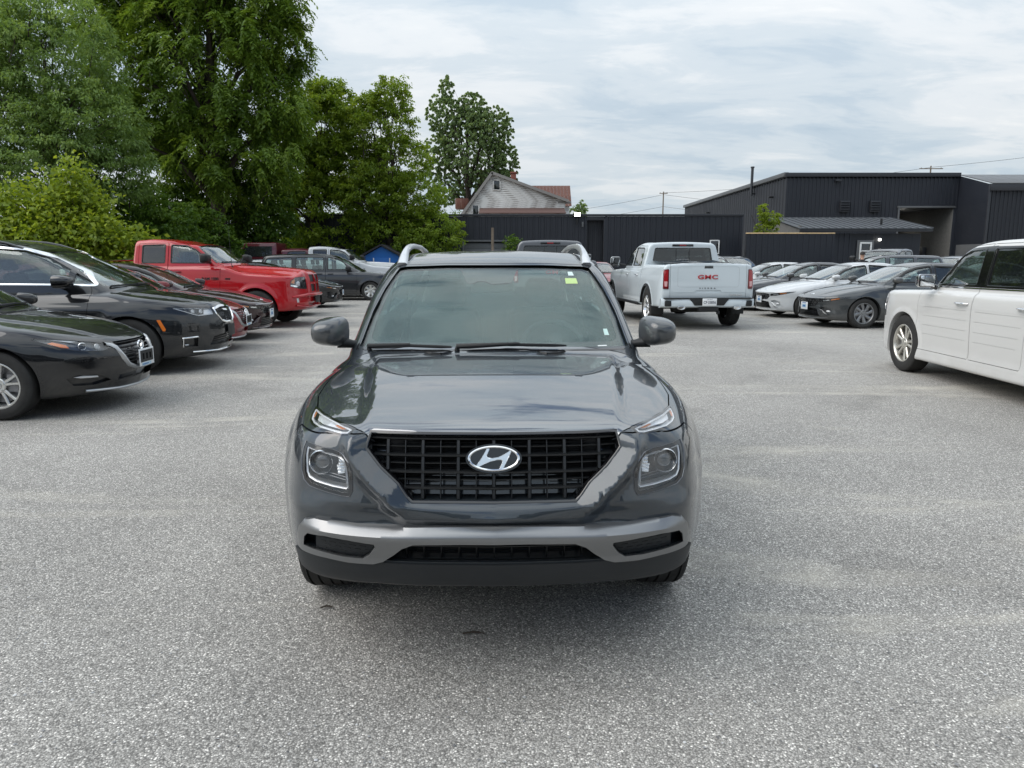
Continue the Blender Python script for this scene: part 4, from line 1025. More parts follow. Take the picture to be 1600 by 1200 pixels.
    # rear wing with rusty roof
    rw = MB(); rw.prism([(1.2, 9.2), (6.0, 9.2), (6.2, 7.2), (3.6, 7.6)], 'y', 3.0, 3.15); 
    n = 14
    for i in range(n): bx(r, 'roof_sheet', RUST, (1.2+5.3*(i+0.5)/n, 8.6, 8.55), (5.3/n-0.01, 3.6, 0.05), 0.005, rx=R(42))
    bx(r, 'wing_wall', WOOD, (3.8, 9.2, 4.0), (5.0, 3.0, 6.8)); bx(r, 'eave_return', mat('weathered_grey', (0.22, 0.21, 0.20), 0.8), (5.2, 0.2, 7.2), (1.3, 0.5, 0.22))
    ch = grainy('chimney_brick', (0.20, 0.075, 0.055), 0.85, 30, 0.4, 0.2, 0.3); bx(r, 'chimney', ch, (0.15, 3.0, 9.75), (0.55, 0.55, 1.4)); bx(r, 'chimney_cap', ch, (0.15, 3.0, 10.35), (0.68, 0.68, 0.14))
    tag(r, 'old house with peeling white boards and rusty tin roof behind the shed', 'house')
old_house()
def blue_shed():
    r = empty('blue_shed', (-6.35, 36.4, 0)); r.scale = (1.06,)*3; B = mat('bright_blue_board', (0.01, 0.14, 0.48), 0.5); D = mat('dark_shingle', (0.03, 0.03, 0.033), 0.8)
    MB().prism([(-1.05, 0), (-1.05, 1.45), (0.0, 2.02), (1.05, 1.45), (1.05, 0)], 'y', 0, 1.9).build('wall', B, r, smooth=False)
    for s in (1, -1):
        o = MB().box((0, 0, 0), (1.35, 2.3, 0.07)).build('roof', D, r); o.location = (s*0.60, 0.95, 1.77); o.rotation_euler = (0, s*math.atan2(0.57, 1.05), 0)
    bx(r, 'door', mat('bright_blue_board'), (0, -0.02, 0.75), (0.7, 0.04, 1.5)); bx(r, 'door_trim', WINWHITE, (0.37, -0.04, 0.75), (0.05, 0.05, 1.5)); bx(r, 'door_trim', WINWHITE, (-0.37, -0.04, 0.75), (0.05, 0.05, 1.5))
    tag(r, 'small bright blue garden shed with dark gabled roof under the trees', 'shed')
blue_shed()
def poles():
    WP = grainy('pole_wood', (0.16, 0.13, 0.10), 0.9, 20, 0.4, 0.2, 0.3)
    def pole(loc, H, arms, lab):
        r = empty('utility_pole', loc); MB().tube([(0, 0, 0), (0, 0, H)], [0.16, 0.10], 8).build('pole', WP, r)
        for z, w in arms: bx(r, 'crossarm', WP, (0, -0.1, z), (w, 0.12, 0.12))
        for z, w in arms:
            for q in (-0.42, 0, 0.42): bx(r, 'insulator', CONC, (w*q, -0.1, z+0.12), (0.08, 0.08, 0.14))
        tag(r, lab, 'utility pole'); return r
    pole((26.0, 130, 0), 13.2, [(12.9, 1.4)], 'slim wooden utility pole far off between the shed and the warehouse')
    pole((20.5, 150, 0), 10.5, [], 'bare short post far off, left of the slim utility pole')
    pole((60.5, 110, 0), 15.0, [(14.6, 3.4)], 'wooden utility pole with crossarm rising behind the warehouse roof')
    wr = empty('power_lines', (0, 0, 0))
    def wire(a, b, sag):
        pts = [(a[0]+(b[0]-a[0])*t, a[1]+(b[1]-a[1])*t, a[2]+(b[2]-a[2])*t-sag*4*t*(1-t)) for t in np.linspace(0, 1, 24)]; MB().tube(pts, 0.022, 4).build('wire', PLASTIC, wr)
    for dz in (0.0, -2.0, -4.0): wire((26, 130, 12.7+dz), (-2, 138, 9.2+dz*0.8), 0.5); wire((26, 130, 12.7+dz), (60, 125, 10.0+dz), 0.6)
    wire((60.5, 110, 14.8), (120, 100, 24.0), 1.2); wire((60.5, 110, 14.8), (26, 130, 13.0), 0.6)
    tag(wr, 'thin power lines strung between the far utility poles', 'power line')
    p = empty('fence_post', (-0.90, 34.5, 0)); MB().tube([(0, 0, 0), (0.01, 0, 2.95)], [0.075, 0.06], 8).build('post', WP, p); tag(p, 'single weathered post in front of the roller door', 'post')
    # chain-link line under the trees
    f = empty('chain_link_fence', (-19, 40.5, 0)); GAL = mat('galvanised', (0.10, 0.10, 0.10), 0.5, 0.5)
    for i in range(7): MB().tube([(i*1.9, 0, 0), (i*1.9, 0, 1.75)], 0.03, 6).build('post', GAL, f)
    MB().tube([(0, 0, 1.72), (11.4, 0, 1.72)], 0.02, 6).build('top_rail', GAL, f)
    mb = MB()
    for i in range(60):
        x = i*0.19
        for s in (1, -1):
            x2 = x+s*1.7
            if -0.01 <= x2 <= 11.41: mb.tube([(x, 0, 0.02), (x2, 0, 1.70)], 0.0035, 3, caps=False)
    q = mb.build('mesh_wire', GAL, f, smooth=False, fix=False); q['kind'] = 'stuff'
    tag(f, 'grey chain-link fence at the foot of the trees', 'fence')
poles()

# ------------------------------------------------------------------ trees
def leaf_mat(name, c0, c1, c2, trans=0.45):
    if name in MATS: return MATS[name]
    m = bpy.data.materials.new(name); m.use_nodes = True; nt = m.node_tree; nt.nodes.clear(); k = NT(nt)
    out = k.node('ShaderNodeOutputMaterial'); at = k.node('ShaderNodeAttribute', attribute_name='tint'); geo = k.node('ShaderNodeNewGeometry')
    f = k.math('ADD', k.math('MULTIPLY', at.outputs['Fac'], 0.65), k.math('MULTIPLY', geo.outputs['Random Per Island'], 0.35))
    c = k.ramp(f, [(0.05, c0), (0.5, c1), (0.95, c2)])
    df = k.node('ShaderNodeBsdfDiffuse'); tl = k.node('ShaderNodeBsdfTranslucent'); gl = k.node('ShaderNodeBsdfGlossy'); gl.inputs['Roughness'].default_value = 0.42
    k.link(c, df.inputs[0]); k.link(k.mix(1.0, c, (1.15, 1.1, 0.55), 'MULTIPLY'), tl.inputs[0]); gl.inputs[0].default_value = (0.8, 0.85, 0.8, 1)
    a = k.node('ShaderNodeMixShader'); a.inputs[0].default_value = trans; k.link(df.outputs[0], a.inputs[1]); k.link(tl.outputs[0], a.inputs[2])
    b = k.node('ShaderNodeMixShader'); b.inputs[0].default_value = 0.025; k.link(a.outputs[0], b.inputs[1]); k.link(gl.outputs[0], b.inputs[2]); k.link(b.outputs[0], out.inputs[0])
    MATS[name] = m; return m
BARK = grainy('bark', (0.055, 0.045, 0.036), 0.95, 30, 0.6, 0.1, 0.4)
def unit(v): return v/np.maximum(np.linalg.norm(v, axis=-1, keepdims=True), 1e-9)
def crown_mesh(lobes, n_clump, per, leaf, clump_r, droop=0.2, seed=1, kind='simple', zmin=0.3, inner=0.5):
    rng = np.random.default_rng(seed); L = np.array(lobes, float); w = (L[:, 3]*L[:, 4]*L[:, 5])**(2/3); w /= w.sum()
    i = rng.choice(len(L), n_clump, p=w); d = unit(rng.normal(size=(n_clump, 3))); rad = inner+(1-inner)*rng.random(n_clump)**0.55
    C = L[i, :3]+d*L[i, 3:6]*rad[:, None]; keep = C[:, 2] > zmin; C = C[keep]; d = d[keep]; n = len(C)
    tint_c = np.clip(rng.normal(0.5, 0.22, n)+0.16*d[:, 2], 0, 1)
    sz = 0.65+0.7*rng.random(n)
    out = unit(d*np.array([1, 1, 0.7])+rng.normal(size=(n, 3))*0.45+np.array([0, 0, 0.15]))
    if kind == 'pinnate':                                  # long compound leaves hanging from the shoot end
        k = per; nl = 9
        rd = unit(out[:, None, :]*0.9+rng.normal(size=(n, k, 3))*0.75); st = C[:, None, :]+rng.normal(size=(n, k, 3))*clump_r*sz[:, None, None]
        RL = (0.34+0.20*rng.random((n, k)))
        t = np.linspace(0.12, 1.0, nl); ax = rd[:, :, None, :]*np.ones((1, 1, nl, 1)); P = st[:, :, None, :]+rd[:, :, None, :]*(t[None, None, :, None]*RL[:, :, None, None])
        P[..., 2] -= droop*(t[None, None, :]**2)*RL[:, :, None]*1.6
        sidev = unit(np.cross(rd, np.array([0, 0, 1.0])+rng.normal(size=(n, k, 3))*0.3)); sg = np.where(np.arange(nl) % 2 == 0, 1.0, -1.0)
        A = unit(sidev[:, :, None, :]*sg[None, None, :, None]+ax*0.55+np.array([0, 0, -0.55*droop*2])); P = P+A*leaf[0]*0.4
        P = P.reshape(-1, 3); A = A.reshape(-1, 3); Nn = unit(rng.normal(size=P.shape)*0.35+np.array([0, 0, 1.0])+np.repeat(out, k*nl, 0)*0.5); tc = np.repeat(tint_c, k*nl)
    else:
        k = per; g = rng.normal(size=(n, k, 3)); g = unit(g)*(rng.random((n, k, 1))**0.5)*np.array([1.25, 1.25, 0.75]); P = (C[:, None, :]+g*clump_r*sz[:, None, None]).reshape(-1, 3)
        ou = np.repeat(out, k, 0); gg = g.reshape(-1, 3); A = unit(gg*0.8+ou*0.5+rng.normal(size=P.shape)*0.5+np.array([0, 0, -droop])); Nn = unit(rng.normal(size=P.shape)*0.55+ou*0.5+np.array([0, 0, 0.8])); tc = np.repeat(tint_c, k)
    m = len(P); s = 0.7+0.6*rng.random(m); Wd = unit(np.cross(Nn, A)); Nn = np.cross(A, Wd); Lh = (leaf[0]*s/2)[:, None]; Wh = (leaf[1]*s/2)[:, None]
    V = np.stack([P-A*Lh, P+Wd*Wh-A*Lh*0.15+Nn*Wh*0.3, P+A*Lh-np.array([0, 0, 1.0])*Lh*0.25, P-Wd*Wh-A*Lh*0.15+Nn*Wh*0.3], 1).reshape(-1, 3)
    b = np.arange(m)*4; F = np.stack([np.stack([b, b+1, b+2], 1), np.stack([b, b+2, b+3], 1)], 1).reshape(-1, 3)
    me = mesh_np('crown', V, F, False); at = me.attributes.new('tint', 'FLOAT', 'POINT'); at.data.foreach_set('value', np.repeat(tc, 4).astype(np.float32)); return me, C
def limb_path(rng, a, b, n=7, wob=0.12):
    a = np.array(a, float); b = np.array(b, float); L = np.linalg.norm(b-a); pts = []
    for i in range(n):
        t = i/(n-1); p = a+(b-a)*t; p[2] += 0.10*L*math.sin(math.pi*t); p = p+rng.normal(size=3)*wob*L*0.12*math.sin(math.pi*t); pts.append(tuple(p))
    return pts
def tree(name, label, loc, lobes, m, trunk, n_clump, per, leaf, clump_r, droop=0.2, seed=1, kind='simple', limbs=8, twigs=0, cat='tree', group=None, inner=0.5, zmin=0.3, stems=1, scale=1.0):
    r = empty(name, loc); r.scale = (scale,)*3; me, C = crown_mesh(lobes, n_clump, per, leaf, clump_r, droop, seed, kind, zmin, inner); me.materials.append(m)
    o = bpy.data.objects.new('crown', me); col.objects.link(o); o.parent = r
    rng = np.random.default_rng(seed+50); H, r0 = trunk
    for s in range(stems):
        ox, oy = (rng.normal(size=2)*0.25*(stems > 1)); mb = MB(); ln = (rng.normal(size=2)*0.3*(1+stems*0.5))
        tp = [(ox+ln[0]*t*t+0.06*math.sin(t*9+s), oy+ln[1]*t*t, H*t) for t in np.linspace(0, 1, 9)]; mb.tube(tp, [max(0.015, r0*(1-0.85*t)*(1.25 if t == 0 else 1)) for t in np.linspace(0, 1, 9)], 9); mb.build('trunk', BARK, r, ang=60)
        sel = rng.choice(len(C), min(limbs, len(C)), replace=False)
        for q in sel:
            c = C[q]; t = min(0.9, max(0.15, (c[2]/H)*0.62)); j = t*8; a = np.array(tp[int(j)])+(np.array(tp[min(8, int(j)+1)])-np.array(tp[int(j)]))*(j-int(j)); rr = max(0.012, r0*(1-0.85*t)*0.55); mb = MB()
            mb.tube(limb_path(rng, a, c), [rr*(1-0.88*u) for u in np.linspace(0, 1, 7)], 6); mb.build('limb', BARK, r, ang=60)
    if twigs:
        mb = MB()
        for q in rng.choice(len(C), twigs):
            c = C[q]; b = c*np.array([0.55, 0.55, 0.85])+rng.normal(size=3)*0.3; mb.tube(limb_path(rng, b, c, 4), [0.022, 0.016, 0.010, 0.005], 4, caps=False)
        t_ = mb.build('twigs', BARK, r, smooth=False, fix=False); t_['kind'] = 'stuff'
    tag(r, label, cat, group); return r
G_WAL = leaf_mat('leaf_walnut', (0.074, 0.137, 0.020), (0.145, 0.238, 0.032), (0.264, 0.360, 0.057))
G_ASH = leaf_mat('leaf_blue_green', (0.096, 0.168, 0.046), (0.184, 0.288, 0.078), (0.328, 0.447, 0.142))
G_MAP = leaf_mat('leaf_yellow_green', (0.114, 0.179, 0.017), (0.213, 0.299, 0.029), (0.349, 0.418, 0.061))
G_BRT = leaf_mat('leaf_bright_green', (0.101, 0.173, 0.017), (0.199, 0.297, 0.028), (0.331, 0.421, 0.063))
G_FAR = leaf_mat('leaf_grey_green', (0.114, 0.175, 0.078), (0.208, 0.303, 0.123), (0.322, 0.416, 0.182))
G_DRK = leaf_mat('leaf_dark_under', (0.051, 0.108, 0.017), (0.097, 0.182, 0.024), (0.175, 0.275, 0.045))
def undergrowth():
    'the mass of brush that closes the gaps behind the tree trunks'
    rng = np.random.default_rng(3); lobes = [(x, 45+rng.random()*3-0.05*abs(x), 0.9+rng.random()*1.3, 1.6+rng.random(), 1.3, 1.3+rng.random()*1.3) for x in np.arange(-42, -6.5, 1.5)]
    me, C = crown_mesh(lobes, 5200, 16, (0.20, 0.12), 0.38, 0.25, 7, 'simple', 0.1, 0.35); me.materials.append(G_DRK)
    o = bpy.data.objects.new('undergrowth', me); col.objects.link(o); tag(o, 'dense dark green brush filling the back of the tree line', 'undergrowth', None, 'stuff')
undergrowth()
def all_trees():
    G = 'trees along the left side of the lot'
    tree('walnut_tree', 'tallest dark green walnut with long drooping leaves, behind the red pickup', (-13.3, 34.0, 0),
        [(0, 0, 9.5, 3.6, 3.2, 3.6), (-1.0, 0, 13.5, 3.6, 3, 2.8), (1.8, 0, 12.0, 2.2, 2.2, 2.6), (2.6, 0, 8.0, 1.7, 2, 1.5), (-2.6, 0, 9.0, 2.6, 2.5, 3.0), (0.4, 0, 6.0, 3.4, 2.6, 2.0), (-3.4, 0.5, 13.0, 2.4, 2.4, 2.4), (2.4, 0.3, 10.0, 1.8, 2, 1.2), (1.2, -0.6, 15.0, 2.2, 2.0, 1.7)], G_WAL, (14, 0.36), 1250, 12, (0.19, 0.078), 0.12, 0.52, 11, 'pinnate', limbs=16, twigs=160, group=G, inner=0.42, scale=1.08)
    tree('ash_tree', 'broad pale green tree at the left edge behind the yellow-green maple', (-15.9, 26.5, 0),
        [(0.4, 0, 8.3, 2.3, 2.2, 2.2), (-1.6, 0, 7.0, 2.4, 2.3, 2.6), (1.4, -0.3, 6.0, 2.0, 2.0, 1.7), (-0.3, -0.5, 5.0, 2.9, 2.2, 1.8), (-0.2, 0, 9.6, 1.1, 1.1, 1.1), (2.0, 0, 4.6, 1.5, 1.5, 1.3), (-2.6, 0, 8.6, 1.5, 1.6, 1.5)], G_ASH, (9, 0.22), 1900, 44, (0.125, 0.055), 0.25, 0.40, 21, limbs=12, twigs=120, group=G, inner=0.5)
    tree('maple_bush', 'low yellow-green maple bush at the left, in front of the other trees', (-11.6, 19.5, 0),
        [(0, 0, 1.9, 1.3, 1.1, 1.0), (-1.3, 0, 1.7, 1.3, 1.1, 1.0), (1.35, 0, 1.35, 0.95, 0.9, 0.75), (0.25, 0, 2.9, 0.62, 0.6, 0.7), (-1.75, 0, 2.55, 0.5, 0.5, 0.6), (0.95, -0.2, 2.1, 0.7, 0.7, 0.5), (-2.5, 0, 1.5, 1.0, 0.9, 0.9), (0.42, -0.1, 3.62, 0.20, 0.2, 0.42), (-0.5, 0, 2.8, 0.35, 0.4, 0.55), (0.9, 0.1, 2.75, 0.22, 0.25, 0.42), (-1.3, 0, 3.0, 0.2, 0.25, 0.42), (-2.4, 0, 2.4, 0.3, 0.3, 0.5), (1.7, -0.1, 2.0, 0.3, 0.3, 0.3), (2.05, 0, 1.55, 0.3, 0.3, 0.25)], G_MAP, (3.0, 0.08), 1350, 13, (0.135, 0.095), 0.5, 0.19, 31, limbs=16, cat='bush', zmin=0.2, stems=3, inner=0.35)
    tree('locust_tree', 'slender bright green tree right of the tall walnut', (-6.4, 39.0, 0),
        [(-0.2, 0, 7.0, 1.55, 1.5, 1.5), (0.3, 0, 8.2, 1.0, 1.0, 0.9), (-0.9, 0, 7.6, 0.9, 0.9, 0.8), (0.3, 0, 5.4, 1.9, 1.7, 1.3), (1.0, 0, 4.0, 1.7, 1.6, 1.2), (-0.6, 0, 4.0, 2.0, 1.6, 1.4), (1.9, -0.4, 2.5, 1.5, 1.4, 1.2), (0.2, 0, 2.2, 1.9, 1.6, 1.2)], G_BRT, (7.6, 0.15), 1500, 38, (0.11, 0.065), 0.20, 0.36, 41, limbs=14, twigs=90, group=G, inner=0.45, stems=2, scale=1.17)
    tree('box_elder', 'rounded green tree between the tall walnut and the bright slender tree', (-10.3, 40.5, 0),
        [(0, 0, 5.6, 1.6, 1.6, 1.5), (0.9, 0, 4.2, 1.5, 1.5, 1.3), (-0.9, 0, 4.4, 1.7, 1.6, 1.5), (0.2, 0, 2.6, 2.2, 1.7, 1.4), (0.5, 0, 6.5, 0.8, 0.8, 0.8)], G_BRT, (5.6, 0.14), 1200, 38, (0.12, 0.07), 0.2, 0.36, 51, limbs=12, twigs=60, group=G, inner=0.45, stems=2, scale=1.5)
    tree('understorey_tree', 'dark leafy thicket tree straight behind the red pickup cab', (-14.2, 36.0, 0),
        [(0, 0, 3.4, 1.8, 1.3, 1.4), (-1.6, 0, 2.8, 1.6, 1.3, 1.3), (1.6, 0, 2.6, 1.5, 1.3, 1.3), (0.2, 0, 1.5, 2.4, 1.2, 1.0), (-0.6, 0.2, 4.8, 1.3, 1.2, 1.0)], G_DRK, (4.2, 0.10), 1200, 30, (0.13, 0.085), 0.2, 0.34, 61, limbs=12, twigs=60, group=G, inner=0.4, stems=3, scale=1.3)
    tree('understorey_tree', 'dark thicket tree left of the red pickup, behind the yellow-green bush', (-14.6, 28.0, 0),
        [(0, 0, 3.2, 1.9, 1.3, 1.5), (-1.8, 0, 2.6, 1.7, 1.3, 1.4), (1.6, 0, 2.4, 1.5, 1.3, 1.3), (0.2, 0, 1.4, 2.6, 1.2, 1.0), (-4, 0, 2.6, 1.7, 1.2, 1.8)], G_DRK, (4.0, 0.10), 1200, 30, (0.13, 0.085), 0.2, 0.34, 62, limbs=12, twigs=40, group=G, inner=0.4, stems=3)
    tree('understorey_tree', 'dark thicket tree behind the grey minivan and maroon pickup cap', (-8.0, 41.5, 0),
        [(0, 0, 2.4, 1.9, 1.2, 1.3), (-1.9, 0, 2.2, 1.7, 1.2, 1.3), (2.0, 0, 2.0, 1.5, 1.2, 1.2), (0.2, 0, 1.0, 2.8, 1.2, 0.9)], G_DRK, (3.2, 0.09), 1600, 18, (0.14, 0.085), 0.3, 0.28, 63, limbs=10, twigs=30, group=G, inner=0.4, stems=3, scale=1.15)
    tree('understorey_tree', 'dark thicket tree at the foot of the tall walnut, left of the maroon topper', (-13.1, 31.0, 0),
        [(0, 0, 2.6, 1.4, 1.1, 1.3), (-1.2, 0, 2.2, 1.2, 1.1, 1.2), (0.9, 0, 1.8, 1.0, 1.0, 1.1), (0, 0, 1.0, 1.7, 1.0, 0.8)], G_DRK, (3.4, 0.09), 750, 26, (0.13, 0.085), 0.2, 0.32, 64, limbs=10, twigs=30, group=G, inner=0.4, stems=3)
    tree('far_left_tree', 'thin half-bare tree in the top left corner behind the pale green tree', (-24.5, 35, 0),
        [(0, 0, 9, 2.0, 2, 3.5), (1.5, 0, 12.5, 1.4, 1.5, 1.5), (-2, 0, 7, 2.5, 2, 3)], G_WAL, (13, 0.2), 500, 16, (0.15, 0.07), 0.2, 0.4, 71, limbs=18, twigs=60, group=G)
    tree('ash_tree', 'large grey-green tree standing far behind, beside the old house', (-4.9, 86, 0),
        [(0.4, 0, 14.0, 4.2, 3.5, 4.4), (-2.6, 0, 17.5, 2.2, 2.0, 2.6), (-2.4, 0, 20.3, 0.9, 0.9, 1.6), (2.6, 0, 16.0, 2.6, 2.4, 2.6), (4.2, 0, 12.5, 1.6, 2, 2.2), (-3.6, 0, 13.0, 2.0, 2.0, 2.6), (0.4, 0, 18.0, 1.9, 1.9, 2.0), (3.0, 0, 10.0, 2.6, 2, 1.8), (-2.5, 0, 9.5, 2.4, 2, 2.0)], G_FAR, (18, 0.5), 3400, 28, (0.27, 0.14), 0.10, 1.05, 81, limbs=26, twigs=160, inner=0.35)
    tree('shrub', 'small weedy shrub growing against the black shed beside the weathered post', (0.0, 38.6, 0), [(0, 0, 1.6, 0.7, 0.5, 0.8), (0.1, 0, 2.3, 0.4, 0.35, 0.5), (-0.3, 0, 0.8, 0.6, 0.5, 0.6)], G_DRK, (2.2, 0.03), 150, 14, (0.13, 0.06), 0.2, 0.16, 91, limbs=5, cat='shrub')
    tree('sapling', 'light green sapling poking up behind the lumber-topped fence', (13.9, 41.2, 0), [(0, 0, 3.0, 0.65, 0.5, 0.7), (0.3, 0, 3.7, 0.6, 0.5, 0.5), (-0.2, 0, 4.1, 0.35, 0.35, 0.5)], G_MAP, (3.9, 0.035), 190, 14, (0.14, 0.06), 0.1, 0.18, 95, limbs=8, cat='sapling', zmin=1.8)
    tree('small_tree', 'small dark tree peeping out right of the old house', (7.5, 88, 0), [(0, 0, 6.0, 1.5, 1.4, 1.8), (0.6, 0, 7.6, 0.7, 0.8, 0.8)], G_FAR, (7, 0.12), 160, 16, (0.28, 0.13), 0.2, 0.4, 97, limbs=6)
all_trees()
def mirx(half): return list(half)+[(-x, z) for x, z in reversed(half)]
def bar(sh, name, pts, m, parent, v='F', inset=0.03, w=0.008, d=0.02, vert=False):
    'a slat that follows the nose at a set depth; pts in view coordinates'
    P = march(sh, pts, v); dv = view(v)[0]; P = P+dv*inset; mb = MB(); h = w/2
    up = np.array([1.0, 0, 0]) if vert else np.array([0, 0, 1.0])
    rows = [[tuple(p+up*h*0.6), tuple(p+dv*0.004+up*h), tuple(p+dv*d+up*h), tuple(p+dv*d-up*h), tuple(p+dv*0.004-up*h), tuple(p-up*h*0.6)] for p in P]
    mb.strip(rows, closed=True); n = len(rows)*6; mb.F += [tuple(range(6)), tuple(range(n-1, n-7, -1))]
    return mb.build(name, m, parent, ang=40)
def span(poly, c, axis=1):
    'intersections of a line u or v = c with an outline'
    r = []; N = len(poly)
    for i in range(N):
        a, b = poly[i], poly[(i+1) % N]; p, q = a[axis], b[axis]
        if (p > c) != (q > c): t = (c-p)/(q-p); r.append(a[1-axis]+t*(b[1-axis]-a[1-axis]))
    return sorted(r)
def disc(name, m, parent, c, nrm, r0, r1, t=0.006, n=28):
    'ring between radii r0 and r1, facing nrm'
    mb = MB(); mb.lathe([(0, r0), (t, r0), (t*1.3, (r0+r1)/2), (t, r1), (0, r1)] if r0 > 0 else [(0, r1), (t, r1*0.97), (t*1.2, 0.0001)], n, axis='z')
    o = mb.build(name, m, parent, ang=50); o.location = c; o.rotation_euler = Vector(nrm).to_track_quat('Z', 'Y').to_euler(); return o
def ball(name, m, parent, c, nrm, r, flat=0.6, n=24):
    mb = MB(); mb.lathe([(r*flat*math.sin(k*math.pi/2/8), max(r*math.cos(k*math.pi/2/8), 0.0001)) for k in range(9)], n, axis='z')
    o = mb.build(name, m, parent, ang=60); o.location = c; o.rotation_euler = Vector(nrm).to_track_quat('Z', 'Y').to_euler(); return o


# ------------------------------------------------------------------ the grey crossover in the middle
VENUE_Y = 2.27
H_GRILLE = [(-0.411, 0.884), (-0.424, 0.832), (-0.373, 0.775), (-0.313, 0.724), (-0.285, 0.686), (-0.268, 0.668)]
def sym(half): return [(x, z) for x, z in half]+[(-x, z) for x, z in reversed(half)]
def hero_shape():
    gp = sym(H_GRILLE)
    def front(X, Z):
        d = poly_dist(X, Z, gp); ins = in_poly(X, Z, gp); d = np.where(ins, -d, d)
        # frame round the grille: rises from the opening, then falls away outside
        ridge = 0.046*np.clip((d+0.004)/0.052, 0, 1)*(1-sm(0.048, 0.100, d))
        ridge = ridge*sm(0.93, 0.86, Z)
        lower = -0.020*sm(0.660, 0.615, Z)*sm(0.55, 0.60, Z)*sm(0.75, 0.4, np.abs(X))  # tucked band above the silver bar
        ridge = ridge*(0.55+0.45*sm(0.60, 0.70, Z+0.25*np.clip(0.30-np.abs(X), 0, 0.3)))
        corner = 0.018*np.exp(-((np.abs(X)-0.62)/0.16)**2-((Z-0.615)/0.035)**2)
        return ridge+lower+corner
    def side(Y, Z):
        a = np.hypot(Y-0.94, (Z-0.33)); b = np.hypot(Y-3.44, Z-0.33)
        fl = 0.026*(1-sm(0.40, 0.56, a))+0.026*(1-sm(0.40, 0.56, b))
        return fl-0.012*np.exp(-((Z-0.52)/0.10)**2)*sm(1.3, 1.5, Y)*sm(3.0, 2.8, Y)
    def top(X, Y):
        xc = 0.43+0.14*(Y-0.15)/1.1
        return (0.020*sm(0.035, -0.02, X-xc)-0.018)*sm(0.12, 0.28, Y)*sm(1.3, 1.1, Y)
    return Shape(4.08,
        zb=[(-0.5, 0.80), (0.0, 0.875), (0.09, 0.898), (0.16, 0.918), (0.30, 0.946), (0.6, 0.982), (0.9, 1.004), (1.2, 1.018), (1.5, 1.03), (2.0, 1.045), (3.0, 1.08), (4.2, 1.10)],
        pw=[(-0.5, 0.50), (0.0, 0.655), (0.2, 0.724), (0.4, 0.776), (0.6, 0.826), (0.8, 0.864), (1.0, 0.878), (2.0, 0.872), (3.2, 0.878), (3.7, 0.865), (4.2, 0.80)],
        ins=[(0.0, 0.10), (0.20, 0.055), (0.32, 0.02), (0.45, 0.004), (0.58, 0.0), (0.70, 0.012), (0.80, 0.035), (0.90, 0.075), (1.0, 0.13), (1.2, 0.26)],
        yf=[(0.0, 0.50), (0.20, 0.26), (0.27, 0.16), (0.34, 0.080), (0.42, 0.030), (0.50, 0.006), (0.57, 0.0), (0.64, 0.006), (0.72, 0.024), (0.80, 0.048), (0.87, 0.074), (0.92, 0.10), (1.1, 0.25)],
        kf=[(0.0, 0.0), (0.25, 0.012), (0.40, 0.035), (0.55, 0.085), (0.66, 0.155), (0.72, 0.24), (0.77, 0.34), (0.82, 0.48), (1.0, 1.1)],
        yr=[(0.0, 0.4), (0.3, 0.06), (0.5, 0.0), (0.8, 0.02), (1.1, 0.10), (1.3, 0.2)], kr=[(0.0, 0.0), (0.5, 0.02), (0.75, 0.12), (0.85, 0.26), (1.0, 0.7)],
        zbot=[(-0.5, 0.338), (0.15, 0.338), (0.45, 0.28), (0.9, 0.20), (3.2, 0.20), (4.2, 0.30)],
        zr=[(0.55, 0.70), (0.95, 0.915), (1.22, 1.055), (1.55, 1.245), (1.80, 1.372), (1.95, 1.427), (2.15, 1.468), (2.5, 1.505), (2.9, 1.512), (3.4, 1.495), (3.7, 1.46), (3.86, 1.38), (4.02, 1.12), (4.2, 0.7)],
        xg=[(0.6, 0.655), (1.1, 0.695), (1.5, 0.722), (1.9, 0.745), (2.4, 0.762), (3.2, 0.765), (4.1, 0.70)],
        zbelt=1.03, tumble=0.31, crown=0.045, r_sh=0.13, r_nose=0.045, r_bot=0.04, kw=0.20, rc=0.07, r_roof=0.12, r_join=0.012,
        front=Map2(front, -0.01, 1.0, 0.1, 1.2, 0.004), side=Map2(side, -0.3, 4.4, 0.0, 1.3, 0.01), top=Map2(top, -0.01, 1.0, -0.5, 1.6, 0.008))
